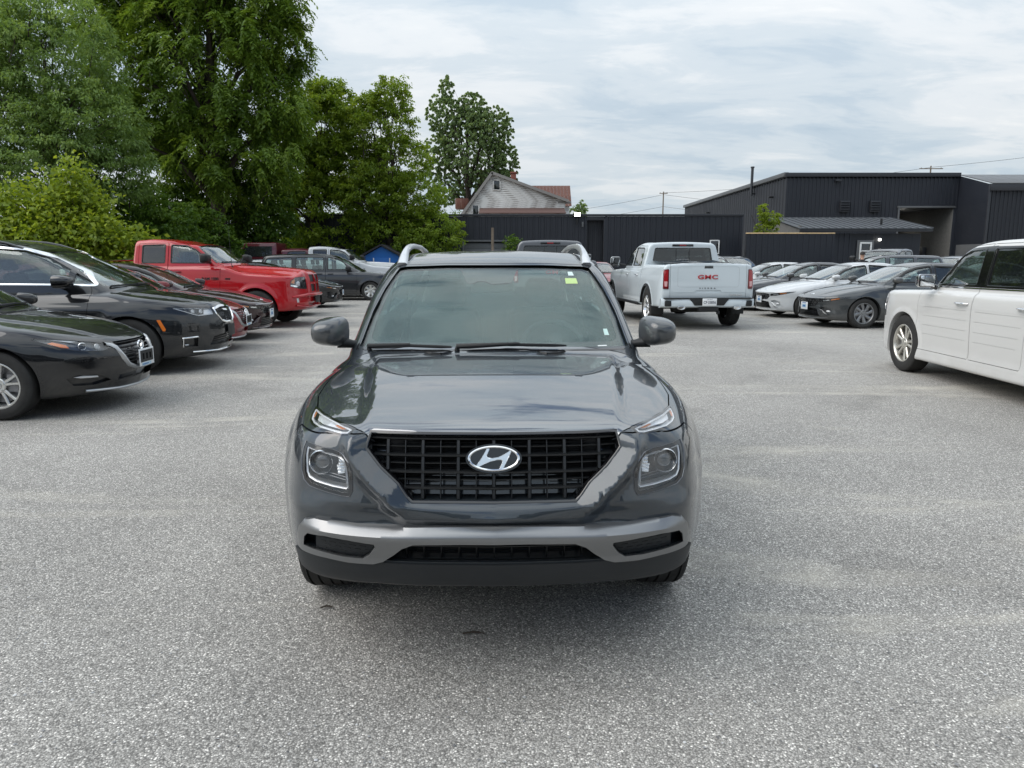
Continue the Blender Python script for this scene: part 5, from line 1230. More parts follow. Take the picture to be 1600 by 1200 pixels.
def build_hero():
    sh = hero_shape(); PM = paint('graphite', (0.034, 0.042, 0.050), 0.3, 0.38, 0.25, 1.68)
    gp = mirx(H_GRILLE)
    head = [(-0.646, 0.826), (-0.594, 0.821), (-0.539, 0.816), (-0.497, 0.808), (-0.477, 0.790), (-0.468, 0.758), (-0.467, 0.694), (-0.477, 0.677), (-0.504, 0.677), (-0.560, 0.683), (-0.623, 0.693), (-0.645, 0.708), (-0.655, 0.734), (-0.657, 0.774), (-0.653, 0.806)]
    chrome = [(-0.638, 0.818), (-0.577, 0.811), (-0.520, 0.804), (-0.494, 0.792), (-0.486, 0.764), (-0.480, 0.706), (-0.487, 0.697), (-0.536, 0.700), (-0.600, 0.708), (-0.627, 0.717), (-0.637, 0.734), (-0.642, 0.788)]
    al = R(15); VC = ((0, math.cos(al), -math.sin(al)), (1, 0, 0), (0, math.sin(al), math.cos(al)), 2.0)
    drl = [(-0.676, 0.992), (-0.675, 0.954), (-0.668, 0.933), (-0.645, 0.9145), (-0.608, 0.8967), (-0.556, 0.8826), (-0.509, 0.8717), (-0.484, 0.8706), (-0.460, 0.893), (-0.500, 0.9096), (-0.564, 0.9352), (-0.612, 0.9563), (-0.649, 0.9782)]
    fog = [(-0.658, 0.476), (-0.648, 0.515), (-0.630, 0.536), (-0.562, 0.547), (-0.481, 0.543), (-0.389, 0.535), (-0.387, 0.524), (-0.410, 0.490), (-0.435, 0.470), (-0.502, 0.468), (-0.568, 0.472)]
    lowg = mirx([(-0.368, 0.464), (-0.330, 0.492), (-0.299, 0.522), (-0.262, 0.540), (-0.2, 0.543)])
    wind = mirx([(-0.672, 1.018), (-0.640, 1.19), (-0.600, 1.30), (-0.545, 1.412), (-0.50, 1.422), (-0.265, 1.430), (0.0, 1.433)][:-1])
    wind = [(-0.672, 1.018), (-0.640, 1.19), (-0.600, 1.30), (-0.545, 1.412), (-0.50, 1.422), (-0.265, 1.430), (0.265, 1.430), (0.50, 1.422), (0.545, 1.412), (0.600, 1.30), (0.640, 1.19), (0.672, 1.018), (0.34, 1.024), (0.0, 1.030), (-0.34, 1.024)]
    fx = lambda pts: [(-x, z) for x, z in pts]
    VCR = VC
    sp = dict(h=0.016, H=1.53, paint=PM, cavity=(1.27, 3.75, 0.5), arches=[(0.94, 0.385), (3.44, 0.385)], wheel_z=0.33, track=0.722, tw=0.205, rim=0.216, wind=wind, wm=GLASS_HERO, frit=0.004,
        side_win=[dict(p=round_poly([(1.66, 1.085), (2.45, 1.11), (2.45, 1.40), (2.12, 1.405), (1.88, 1.29)], 0.03), m=GLASS_CLEAR), dict(p=round_poly([(2.55, 1.11), (3.30, 1.14), (3.30, 1.38), (2.55, 1.40)], 0.03), m=GLASS_CLEAR), dict(p=round_poly([(3.44, 1.14), (3.74, 1.17), (3.66, 1.36), (3.40, 1.385)], 0.03), m=GLASS_CLEAR)],
        back=round_poly([(-0.62, 1.06), (-0.53, 1.42), (0.53, 1.42), (0.62, 1.06)], 0.03), bm=GLASS_CLEAR,
        recess=[dict(p=gp, v='F', d=0.10, both=False, h=0.03), dict(p=lowg, v='F', d=0.09, both=False), dict(p=fog, v='F', d=0.05), dict(p=head, v='F', d=0.06, h=0.02), dict(p=drl, v=VC, d=0.045, h=0.02)],
        panels=[dict(n='hood', v='T', p=mirx([(-0.685, 1.235), (-0.705, 0.9), (-0.698, 0.62), (-0.662, 0.455), (-0.615, 0.352), (-0.524, 0.212), (-0.456, 0.133), (-0.412, 0.110), (-0.2, 0.088)]), a=(0.86, 1.3), m=paint('graphite_reflect_boost', (0.034, 0.042, 0.050), 0.3, 0.38, 0.25, 2.8)),  # same graphite with a stronger coat, only to brighten the hood's sky reflection
                dict(n='front_bumper', v='L', p=[(-0.3, 0.2), (-0.3, 0.876), (0.125, 0.876), (0.20, 0.860), (0.40, 0.846), (0.56, 0.74), (0.60, 0.66), (0.60, 0.2)], a=(-1.3, 1.3)), dict(n='front_door', v='L', p=round_poly([(1.42, 0.42), (1.40, 0.98), (1.56, 1.06), (1.86, 1.335), (2.10, 1.437), (2.50, 1.447), (2.50, 0.42)], 0.03), a=(0.40, 1.1), both=True),
                dict(n='rear_door', v='L', p=round_poly([(2.506, 0.42), (2.506, 1.447), (3.36, 1.43), (3.46, 1.0), (3.10, 0.72), (2.96, 0.42)], 0.03), a=(0.40, 1.1), both=True)],
        dash_y=1.58, dash_w=0.62, dash_z=0.985, seat_z=0.43, seat_h=0.53, rear_y=3.0, wheel_x=0.33, seat_x=0.35, tread=True, wn=72, style='five', rimmat=DARKALLOY, gap=0.005)
    root = car_base('crossover', sh, sp)
    # frit band printed on the inside of the screen, with the camera block at the top
    clear = [(-0.586, 1.062), (-0.614, 1.078), (-0.606, 1.145), (-0.575, 1.27), (-0.533, 1.388), (-0.500, 1.401), (-0.20, 1.408), (-0.182, 1.398), (-0.150, 1.336), (-0.120, 1.331), (-0.095, 1.345), (-0.045, 1.345), (-0.020, 1.331), (0.094, 1.336), (0.120, 1.398), (0.135, 1.408), (0.500, 1.401), (0.533, 1.388), (0.575, 1.27), (0.606, 1.145), (0.614, 1.078), (0.586, 1.062), (0, 1.066)]
    panel(sh, 'windscreen_frit', [(x, max(z, 1.032)) for x, z in offset_poly(wind, -0.002)], 'F', mat('frit_black', (0.016, 0.014, 0.014), 0.35), root, off=-0.0135, thick=0.002, h=0.06, holes=[round_poly(clear, 0.012, 3)])
    panel(sh, 'windscreen_painted_haze', round_poly(clear, 0.012, 3), 'F', painted_haze_film('screen_painted_haze', (0.58, 0.90, 0.86), 0.15), root, off=-0.0175, thick=0.0, h=0.06)  # teal film paints in light coming through the cabin, with some dust haze
    # cowl strip and wipers
    cow = [(-0.66, 1.185), (-0.34, 1.105), (0, 1.085), (0.34, 1.105), (0.66, 1.185), (0.66, 1.275), (0.34, 1.165), (0, 1.150), (-0.34, 1.165), (-0.66, 1.275)]
    wipers(sh, root, [[(-0.175, 1.026), (0.06, 1.040), (0.34, 1.032)], [(-0.60, 1.020), (-0.40, 1.032), (-0.20, 1.029)]])
    # grille
    GB = mat('grille_black', (0.007, 0.008, 0.009), 0.42, coat=0.08)
    gpi = offset_poly(gp, -0.004)
    for k, z in enumerate([0.860, 0.834, 0.808, 0.782, 0.756, 0.731, 0.706]):
        a, b = span(gpi, z)[0], span(gpi, z)[-1]; thick = k % 2 == 0
        bar(sh, 'grille_bar', [(a+(b-a)*i/24, z) for i in range(25)], GB, root, inset=0.026 if thick else 0.036, w=0.0085 if thick else 0.005, d=0.03)
    for k in range(-7, 8):
        x = k*0.0585; thick = k % 2 == 0; r = span(gpi, x, 0)
        if len(r) < 2: continue
        bar(sh, 'grille_bar', [(x, r[0]+(r[-1]-r[0])*i/10) for i in range(11)], GB, root, inset=0.031 if thick else 0.034, w=0.0135 if thick else 0.0042, d=0.028, vert=True)
    ring_panel(sh, 'grille_frame', gp, 'F', GLOSSBLACK, root, 0.001, 0.007, 0.002, 0.05, 0.03)
    rad = MB()
    for k in range(22): rad.box((0, 0.130, 0.680+k*0.0085), (0.62, 0.004, 0.0026))
    rad.box((0, 0.137, 0.77), (0.70, 0.004, 0.22)); rad.build('radiator', mat('radiator', (0.008, 0.008, 0.009), 0.6, 0.3), root)['kind'] = 'stuff'
    # emblem
    em = empty('emblem', (0, 0, 0), 0, root); pc = march(sh, [(0, 0.805)], 'F')[0]; em.location = (0, pc[1]+0.004, 0.806); em.rotation_euler = (R(-16), 0, 0)
    A, B = 0.0870, 0.0432; n = 48
    mb = MB(); mb.strip([[((A*s_)*math.cos(2*math.pi*i/n), yy, (B*s2)*math.sin(2*math.pi*i/n)) for i in range(n)] for s_, s2, yy in ((0.875, 0.80, 0.004), (0.88, 0.805, -0.010), (0.92, 0.88, -0.0125), (0.97, 0.95, -0.0115), (1.0, 1.0, -0.006), (1.0, 1.0, 0.006))], closed=True)
    mb.build('emblem_ring', CHROME, em, ang=50)
    mb = MB(); mb.prism([(A*1.05*math.cos(2*math.pi*i/n), B*1.10*math.sin(2*math.pi*i/n)) for i in range(n)], 'y', -0.0005, 0.012); mb.build('emblem_plate', GLOSSBLACK, em)
    hp = [(1190, 290), (1222, 292), (1198, 345), (1192, 366), (1205, 380), (1240, 384), (1300, 374), (1360, 345), (1405, 310), (1428, 312), (1347, 490), (1306, 492), (1334, 430), (1337, 412), (1325, 403), (1285, 402), (1230, 415), (1170, 440), (1118, 472), (1088, 464), (1150, 370)]
    mb = MB(); mb.prism([((x-1258)/250*A, (388-y)/128*B) for x, y in hp], 'y', -0.010, 0.0)
    mb.build('emblem_letter', CHROME, em, bevel=0.0018, seg=1)
    # head lamps
    for s in (1, -1):
        fl = (lambda pts: pts) if s == -1 else fx
        L_ = empty('headlight', (0, 0, 0), 0, root)
        hp_ = fl(head); ch = fl(chrome)
        ring_panel(sh, 'lamp_rim', offset_poly(ch, 0.0), 'F', SATIN, L_, 0.000, 0.0075, -0.006, 0.030, 0.02, along='view')
        ring_panel(sh, 'lamp_bezel', hp_, 'F', GLOSSBLACK, L_, 0.001, 0.010, 0.0, 0.02, 0.02)
        ring_panel(sh, 'lamp_edge', hp_, 'F', DARKALLOY, L_, 0.0035, -0.0012, 0.0022, 0.006, 0.02)
        panel(sh, 'lamp_housing', ch, 'F', mat('lamp_black', (0.010, 0.010, 0.011), 0.45, spec=0.15), L_, off=-0.045, thick=0.004, h=0.03, along='view')
        pc = march(sh, fl([(-0.582, 0.770)]), 'F')[0]; pd = (0.10*s, -1, 0.02)
        disc('projector_ring', CHROME, L_, (pc[0], pc[1]+0.022, pc[2]), pd, 0.0375, 0.0425, 0.012)
        disc('projector_bowl', mat('lamp_black', (0.010, 0.010, 0.011), 0.45, spec=0.15), L_, (pc[0], pc[1]+0.030, pc[2]), pd, 0.0, 0.038, 0.002)
        ball('projector_lens', mat('lens_dark', (0.03, 0.032, 0.034), 0.05, coat=1.0), L_, (pc[0], pc[1]+0.028, pc[2]), pd, 0.027, 0.55)
        # reflector beside the projector, a stack of small ribs
        for k in range(5):
            z0 = 0.742+k*0.0105; w = 0.018+0.003*k if k < 3 else 0.016
            q = march(sh, fl([(-0.512, z0)]), 'F')[0]
            mb = MB(); mb.box((q[0], q[1]+0.034, q[2]), (w*1.3, 0.012, 0.0085), rx=R(25)); mb.build('reflector_rib', CHROME, L_, bevel=0.0015)
        # lower fin lines of the housing
        for k, z0 in enumerate((0.722, 0.731)):
            P = march(sh, fl([(-0.615+0.012*k, z0-0.003), (-0.56, z0+0.004), (-0.495, z0-0.006)]), 'F')
            mb = MB(); mb.tube([(p[0], p[1]+0.035, p[2]) for p in P], 0.0016, 5); mb.build('housing_fin', DARKALLOY, L_)
        panel(sh, 'lamp_cover', offset_poly(hp_, -0.001), 'F', LAMPCLEAR, L_, off=-0.001, thick=0.003, h=0.03)
        # upper running lamp and indicator
        D_ = empty('running_light', (0, 0, 0), 0, root); dp = fl(drl)
        panel(sh, 'lamp_housing', dp, VC, mat('lamp_silver', (0.55, 0.56, 0.58), 0.22, 0.85), D_, off=-0.040, thick=0.003, h=0.03, along='view')
        ring_panel(sh, 'lamp_bezel', dp, VC, GLOSSBLACK, D_, 0.001, 0.006, 0.0005, 0.012, 0.02)
        ring_panel(sh, 'lamp_rim', offset_poly(dp, -0.008), VC, WHITELENS, D_, 0.001, 0.005, -0.008, 0.02, 0.02, along='view')
        inn = fl([(-0.640, 0.952), (-0.634, 0.932), (-0.60, 0.915), (-0.55, 0.902), (-0.508, 0.890), (-0.486, 0.892), (-0.52, 0.908), (-0.575, 0.930)])
        panel(sh, 'light_guide', inn, VC, WHITELENS, D_, off=-0.022, thick=0.012, h=0.02, along='view')
        amb = fl([(-0.545, 0.9075), (-0.515, 0.8935), (-0.494, 0.894), (-0.500, 0.9015), (-0.53, 0.914)])
        panel(sh, 'indicator', amb, VC, AMBERDULL, D_, off=-0.017, thick=0.008, h=0.012, along='view')
        am2 = fl([(-0.668, 0.974), (-0.668, 0.948), (-0.655, 0.944), (-0.655, 0.972)])
        panel(sh, 'side_marker', am2, VC, AMBERDULL, D_, off=-0.012, thick=0.008, h=0.012, along='view')
        panel(sh, 'lamp_cover', offset_poly(dp, -0.001), VC, LAMPCLEAR, D_, off=-0.001, thick=0.003, h=0.03)
    # silver bar with lamp openings
    skt = [(-0.690, 0.470), (-0.684, 0.510), (-0.668, 0.548), (-0.642, 0.580), (-0.601, 0.592), (-0.520, 0.590), (-0.442, 0.587), (-0.328, 0.590), (-0.107, 0.598), (0.0, 0.602)]
    skb = [(-0.690, 0.452), (-0.674, 0.447), (-0.570, 0.450), (-0.488, 0.446), (-0.401, 0.450), (-0.366, 0.463), (-0.330, 0.492), (-0.299, 0.522), (-0.262, 0.540), (-0.108, 0.544), (0.0, 0.544)]
    outl = skt+fx(list(reversed(skt[:-1])))+fx(skb[:-1])+list(reversed(skb))
    uv, F = cdt(outl, 0.010, [fog, fx(fog)])
    P = march(sh, uv, 'F'); Nn = sh.normal(P); X, Z = uv[:, 0], uv[:, 1]
    de = np.minimum(poly_dist(X, Z, densify(outl, 0.02)), np.minimum(poly_dist(X, Z, fog), poly_dist(X, Z, fx(fog))))
    zr_ = 0.566+0.006*np.cos(X*4)
    lift = 0.012+0.034*np.where(Z > zr_, 1-np.clip((Z-zr_)/0.034, 0, 1)**1.1, 1-np.clip((zr_-Z)/0.09, 0, 1))
    lift = lift*(0.45+0.55*sm(0.70, 0.55, np.abs(X)))
    top = P+np.array([0, -1.0, 0])*lift[:, None]; bot = P+np.array([0, 1.0, 0])*0.012; n = len(top)
    Fs = [tuple(f) for f in F]+[tuple(x+n for x in f[::-1]) for f in F]+[(j, i, i+n, j+n) for i, j in boundary(F)]
    # one smoothing pass keeps the ridge soft
    sk = mesh_np('skid', np.concatenate([top, bot]), Fs); sharp(sk, 45); link('skid_plate', sk, root, SILVERPAINT)
    for s in (1, -1):
        fl = (lambda pts: pts) if s == -1 else fx
        fcv = fl([(-0.612, 0.4715), (-0.606, 0.541), (-0.562, 0.547), (-0.481, 0.543), (-0.389, 0.535), (-0.387, 0.524), (-0.410, 0.490), (-0.435, 0.470), (-0.502, 0.468), (-0.568, 0.472)])
        panel(sh, 'fog_light_blank', offset_poly(fcv, -0.001), 'F', GREYPLASTIC, root, off=-0.012, thick=0.02, h=0.03, along='view')
        for r_ in range(5):
            z0 = 0.482+r_*0.0125
            for c_ in range(5):
                x0 = -0.592+c_*0.036+(r_ % 2)*0.018
                q = march(sh, fl([(x0, z0), (x0+0.022, z0-0.001)]), 'F'); mb = MB(); mb.tube([(p[0], p[1]+0.0115, p[2]) for p in q], 0.0013, 5); mb.build('blank_rib', PLASTIC, root)
    # lower grille
    for z in (0.508,):
        r = span(lowg, z); bar(sh, 'lower_grille_bar', [(r[0]+(r[-1]-r[0])*i/16, z) for i in range(17)], GB, root, inset=0.035, w=0.005, d=0.03)
    for k in range(-5, 6):
        x = k*0.0585+0.0; r = span(lowg, x, 0)
        if len(r) >= 2: bar(sh, 'lower_grille_bar', [(x, r[0]+(r[-1]-r[0])*i/4) for i in range(5)], GB, root, inset=0.040, w=0.005, d=0.025, vert=True)
    rd = MB()
    for k in range(7): rd.box((0, 0.083, 0.478+k*0.009), (0.52, 0.004, 0.003))
    rd.build('lower_radiator', mat('radiator', (0.008, 0.008, 0.009), 0.6, 0.3), root)['kind'] = 'stuff'
    # dark lower lip
    lb = [(-0.705, 0.44), (-0.674, 0.446), (-0.570, 0.449), (-0.488, 0.445), (-0.401, 0.449), (-0.372, 0.458)]
    lipo = lb+fx(list(reversed(lb)))+[(0.690, 0.365), (0.60, 0.345), (0.40, 0.336), (-0.40, 0.336), (-0.60, 0.345), (-0.690, 0.365)]
    panel(sh, 'lower_lip', lipo, 'F', GREYPLASTIC, root, off=0.006, thick=0.03, h=0.025)
    # mirrors, rails, stickers, inner mirror
    mirrors(sh, root, PM, 1.43, 1.095, 0.675, 0.895, 0.142, 0.17)
    for s in (1, -1):
        mb = MB(); ctl = [(0.530, 2.02, 1.418), (0.531, 2.10, 1.456), (0.532, 2.22, 1.496), (0.533, 2.40, 1.524), (0.535, 2.7, 1.538), (0.54, 3.1, 1.538), (0.54, 3.4, 1.525), (0.54, 3.56, 1.505), (0.54, 3.66, 1.455)]
        ys = [c[1] for c in ctl]; fz = Fn([(c[1], c[2]) for c in ctl]); fxx = Fn([(c[1], c[0]) for c in ctl])
        rows = []
        for i in range(41):
            y = ys[0]+(ys[-1]-ys[0])*i/40; x = float(fxx(y)); z = float(fz(y)); fat = 1+0.9*max(0, 1-(y-2.02)/0.25)+0.9*max(0, 1-(3.66-y)/0.25)
            hw = 0.0155*fat; th = 0.014
            rows.append([(s*(x+a*hw), y+b2*0.012, z+b*th) for a, b, b2 in ((-1, -1, 1), (-1, 0.4, 0), (-0.6, 1, -1), (0.6, 1, -1), (1, 0.4, 0), (1, -1, 1))])
        mb.strip(rows, closed=True); mb.F += [tuple(range(6)), tuple(range(41*6-1, 41*6-7, -1))]
        mb.build('roof_rail', RAILSILVER, root, ang=50)
    Y_ST = mat('sticker_yellow', (0.62, 0.66, 0.16), 0.5); W_ST = mat('sticker_white', (0.72, 0.75, 0.74), 0.5)
    panel(sh, 'sticker', [(0.388, 1.330), (0.455, 1.330), (0.450, 1.358), (0.388, 1.358)], 'F', Y_ST, root, off=-0.0115, thick=0.001, h=0.03)
    panel(sh, 'sticker', [(0.410, 1.372), (0.442, 1.372), (0.436, 1.392), (0.410, 1.392)], 'F', W_ST, root, off=-0.0115, thick=0.001, h=0.03)
    panel(sh, 'sticker', [(0.548, 1.088), (0.572, 1.088), (0.566, 1.115), (0.546, 1.115)], 'F', W_ST, root, off=-0.0115, thick=0.001, h=0.03)
    panel(sh, 'sticker', [(0.500, 1.037), (0.545, 1.037), (0.545, 1.041), (0.500, 1.041)], 'F', W_ST, root, off=-0.0030, thick=0.0005, h=0.03)
    im = rounded(root, 'rear_view_mirror', GLOSSBLACK, (-0.01, 1.80, 1.30), (0.24, 0.03, 0.07), 0.012)
    handles(sh, root, [(2.30, 0.96), (3.20, 0.98)], PM)
    hl = MB(); hl.box((0, 2.75, 1.415), (0.86, 1.3, 0.02)); hl.build('headliner', HEADLINER, root)
    return root, sh
T1 = time.time()
HERO, HS = build_hero()
HERO.location = (-0.058, VENUE_Y, 0); HERO.rotation_euler = (0, 0, R(1.2))
tag(HERO, 'dark grey compact crossover with black mesh grille facing the camera, front and centre', 'car')
print('hero', time.time()-T1)

# ------------------------------------------------------------------ the other vehicles
def vq(deg):
    'oblique view onto the +x front corner; u = x cos + y sin'
    b = R(deg); return ((-math.sin(b), math.cos(b), 0), (math.cos(b), math.sin(b), 0), (0, 0, 1), 3.0)
def vqr(deg, L):
    'oblique view onto the +x rear corner; u = x cos - (y-L) sin measured inward from the tail'
    b = R(deg); return ((-math.sin(b), -math.cos(b), 0), (math.cos(b), -math.sin(b), 0), (0, 0, 1), 9.0)
class Side:
    'mirrored pairs of panels under one Empty per side'
    pass
def lamp(sh, root, name, poly, v, floor=None, rim=None, cover=None, depth=0.045, extra=None, bez=0.004):
    for s in (1, -1):
        g = empty(name, (0, 0, 0), 0, root)
        def put(nm, p, m, off, thick, h=0.03, **k):
            V, F, _ = patch(sh, p, v, off, thick, h, **k)
            if s == -1: V, F = mirror(V, F)
            me = mesh_np(nm, V, F); sharp(me, 40); return link(nm, me, g, m)
        if floor: put('lamp_housing', offset_poly(poly, 0.002), floor, -depth*0.85, 0.004, along='view')
        if rim: ring_panel(sh, 'lamp_rim', offset_poly(poly, -0.004), v, rim, g, 0.001, 0.010, -0.008, 0.02, 0.02, sides=(s,), along='view')
        if bez: ring_panel(sh, 'lamp_bezel', poly, v, GLOSSBLACK, g, bez*0.4, bez, 0.0015, 0.01, 0.03, sides=(s,))
        for e in (extra or []):
            if e[0] == 'bulb':
                _, u, w, r, m1, m2 = e; P = march(sh, [(u, w)], v)[0]; d = view(v)[0]; c = P+d*depth*0.55; nn = -d
                c = (c[0]*s, c[1], c[2]); nn = (nn[0]*s, nn[1], nn[2])
                disc('bulb_ring', m1, g, c, nn, r*0.80, r, 0.010, 20); ball('bulb', m2, g, c, nn, r*0.78, 0.5, 16)
            elif e[0] == 'pad': put(e[1], e[2], e[3], e[4], 0.008, 0.02, along='view')
        if cover is not False: put('lamp_cover', offset_poly(poly, -0.001), cover or LAMPCLEAR, -0.001, 0.003, 0.04)
def slats(sh, root, poly, zs, m, inset=0.02, w=0.012, d=0.02, n=14):
    for z in zs:
        r = span(poly, z)
        if len(r) < 2: continue
        a, b = r[0]+0.004, r[-1]-0.004
        bar(sh, 'grille_bar', [(a+(b-a)*i/n, z) for i in range(n+1)], m, root, inset=inset, w=w, d=d)
def front_plate(sh, root, x, z, kind='dealer', w=0.305, h=0.155, off=0.02):
    P = march(sh, [(x, z)], 'F')[0]; o = plate(root, (x, P[1]-off, z), 0, kind, w, h)
    if kind == 'dealer':
        MB().box((0, -0.0045, -h*0.02), (w*0.62, 0.002, h*0.46)).build('plate_print', PLATEPALE, o)
        MB().box((0, -0.0045, h*0.36), (w*0.55, 0.002, h*0.10)).build('plate_print', PLATEBLUE, o)
        MB().box((0, -0.0060, -h*0.04), (w*0.40, 0.001, h*0.26)).build('plate_print', PLATEBLUE, o)
    elif kind == 'frame':
        o.data.materials[0] = PLATEWHITE
        MB().box((0, -0.0045, h*0.06), (w*0.86, 0.002, h*0.68)).build('plate_insert', PLASTIC, o)
        MB().box((-w*0.05, -0.0050, -h*0.40), (w*0.62, 0.003, h*0.16)).build('plate_print', PLATEPALE, o)
        MB().box((-w*0.12, -0.0068, -h*0.40), (w*0.40, 0.001, h*0.07)).build('plate_print', PLATEBLUE, o)
        for q in (-0.24, 0.0, 0.24): MB().box((q*w, -0.0058, h*0.05), (w*0.11, 0.002, h*0.34)).build('plate_slot', LINER, o)
    elif kind == 'dark': o.data.materials[0] = PLASTIC
    return o

def arch_side(ws, z0, amt, r0, r1, extra=None):
    def side(Y, Z):
        r = np.zeros(Y.shape)
        for y in ws: r += amt*(1-sm(r0, r1, np.hypot(Y-y, Z-z0)))
        return r+(extra(Y, Z) if extra else 0)
    return side

# ---- compact black hatchback/sedan with shield grille (left edge)
def build_mazda():
    ws = (0.93, 3.63)
    def top(X, Y): xc = 0.34+0.22*(Y-0.1)/1.1; return (0.016*sm(0.03, -0.03, X-xc)-0.016)*sm(0.15, 0.35, Y)*sm(1.35, 1.1, Y)
    def crease(Y, Z): zc = 0.70+0.05*Y; return 0.012*np.exp(-((Z-zc+0.05)/0.05)**2)*sm(0.6, 1.1, Y)
    sh = Shape(4.58, zb=[(-0.4, 0.52), (0.0, 0.640), (0.1, 0.685), (0.3, 0.758), (0.6, 0.838), (0.9, 0.893), (1.25, 0.945), (1.6, 0.965), (2.5, 0.985), (3.6, 1.02), (4.3, 1.06), (4.7, 1.03)],
        pw=[(-0.4, 0.55), (0.0, 0.70), (0.25, 0.79), (0.5, 0.85), (0.8, 0.885), (1.1, 0.893), (3.4, 0.893), (4.0, 0.87), (4.7, 0.76)],
        ins=[(0.0, 0.14), (0.18, 0.07), (0.30, 0.03), (0.45, 0.008), (0.60, 0.0), (0.72, 0.012), (0.82, 0.04), (0.92, 0.085), (1.1, 0.2)],
        yf=[(0.0, 0.4), (0.15, 0.16), (0.22, 0.06), (0.30, 0.025), (0.42, 0.0), (0.52, 0.0), (0.60, 0.022), (0.66, 0.06), (0.72, 0.12), (0.9, 0.4)],
        kf=[(0.0, 0.0), (0.2, 0.02), (0.4, 0.085), (0.6, 0.21), (0.75, 0.38), (0.85, 0.6), (1.0, 1.1)],
        yr=[(0.0, 0.3), (0.4, 0.0), (0.8, 0.02), (1.1, 0.1)], kr=[(0.0, 0.0), (0.5, 0.05), (0.8, 0.3), (1.0, 0.8)], zbot=[(-0.4, 0.19), (0.3, 0.17), (4.0, 0.17), (4.7, 0.28)],
        zr=[(0.9, 0.78), (1.25, 0.945), (1.6, 1.135), (2.0, 1.315), (2.25, 1.392), (2.6, 1.44), (3.0, 1.438), (3.5, 1.35), (4.0, 1.17), (4.35, 1.02), (4.7, 0.8)],
        xg=[(1.0, 0.68), (1.6, 0.735), (2.3, 0.755), (3.2, 0.75), (4.4, 0.66)], zbelt=0.95, tumble=0.42, crown=0.05, r_sh=0.12, r_nose=0.05, rc=0.07, r_roof=0.14, r_join=0.02,
        side=Map2(arch_side(ws, 0.32, 0.018, 0.37, 0.5, crease), -0.3, 4.8, 0, 1.2, 0.012), top=Map2(top, -0.01, 1.0, -0.4, 1.6, 0.01))
    PM = paint('black', (0.006, 0.0065, 0.008), 0.0, 0.3)
    gr = mirx([(-0.33, 0.665), (-0.345, 0.63), (-0.30, 0.53), (-0.24, 0.45), (-0.14, 0.415)])
    VQ = vq(42)
    hl = [(0.335, 0.615), (0.46, 0.592), (0.66, 0.605), (0.82, 0.645), (1.02, 0.735), (0.98, 0.745), (0.78, 0.722), (0.56, 0.688), (0.40, 0.655)]
    fg = [(0.40, 0.305), (0.56, 0.275), (0.74, 0.285), (0.80, 0.36), (0.70, 0.385), (0.52, 0.372)]
    lg = mirx([(-0.36, 0.29), (-0.34, 0.355), (-0.2, 0.365)])
    wind = mirx([(-0.66, 0.975), (-0.60, 1.16), (-0.50, 1.345), (-0.44, 1.368), (-0.2, 1.38)])
    sp = dict(h=0.022, H=1.45, paint=PM, cavity=(1.3, 4.0, 0.42), arches=[(ws[0], 0.36), (ws[1], 0.36)], wheel_z=0.318, track=0.775, tw=0.21, rim=0.212, style='twin5', wind=wind, frit=0.03,
        side_win=[dict(p=round_poly([(1.72, 0.995), (2.42, 1.01), (2.42, 1.34), (2.15, 1.325), (1.9, 1.20)], 0.03)), dict(p=round_poly([(2.52, 1.01), (3.35, 1.05), (3.2, 1.28), (2.9, 1.34), (2.52, 1.345)], 0.03), m=GLASS_MID)],
        recess=[dict(p=gr, v='F', d=0.06, both=False), dict(p=lg, v='F', d=0.06, both=False), dict(p=hl, v=VQ, d=0.05, h=0.025), dict(p=fg, v=VQ, d=0.035)],
        panels=[dict(n='hood', v='T', p=mirx([(-0.66, 1.22), (-0.655, 0.9), (-0.62, 0.6), (-0.54, 0.38), (-0.42, 0.24), (-0.30, 0.20), (-0.1, 0.185)]), a=(0.66, 1.2)),
                dict(n='front_door', v='L', p=round_poly([(1.38, 0.30), (1.36, 0.90), (1.60, 0.97), (1.92, 1.265), (2.15, 1.39), (2.46, 1.41), (2.46, 0.30)], 0.03), a=(0.40, 1.1), both=True)],
        dash_y=1.7, dash_w=0.6, dash_z=0.92, seat_z=0.42, seat_h=0.58, rear_y=3.0, wheel_x=0.36)
    root = car_base('black_hatchback', sh, sp)
    slats(sh, root, gr, [0.645, 0.605, 0.565, 0.525, 0.485, 0.450], mat('grille_grey', (0.05, 0.052, 0.055), 0.35, 0.3), 0.022, 0.010, 0.02)
    # chrome wing round the lower grille edge
    wg = [(-0.43, 0.672), (-0.36, 0.655), (-0.335, 0.625), (-0.29, 0.525), (-0.235, 0.447), (-0.14, 0.408), (0, 0.402), (0.14, 0.408), (0.235, 0.447), (0.29, 0.525), (0.335, 0.625), (0.36, 0.655), (0.43, 0.672)]
    wo = [(-0.43, 0.640), (-0.40, 0.628), (-0.37, 0.600), (-0.325, 0.50), (-0.26, 0.415), (-0.15, 0.372), (0, 0.366), (0.15, 0.372), (0.26, 0.415), (0.325, 0.50), (0.37, 0.600), (0.40, 0.628), (0.43, 0.640)]
    a = march(sh, wg, 'F'); b = march(sh, wo, 'F'); m_ = (a+b)/2; dv = np.array([0, -1.0, 0])
    MB().strip([[tuple(q) for q in r] for r in (a+dv*-0.02, a+dv*0.012, m_+dv*0.022, b+dv*0.008, b+dv*-0.02)]).build('grille_wing', SATIN, root, ang=50)
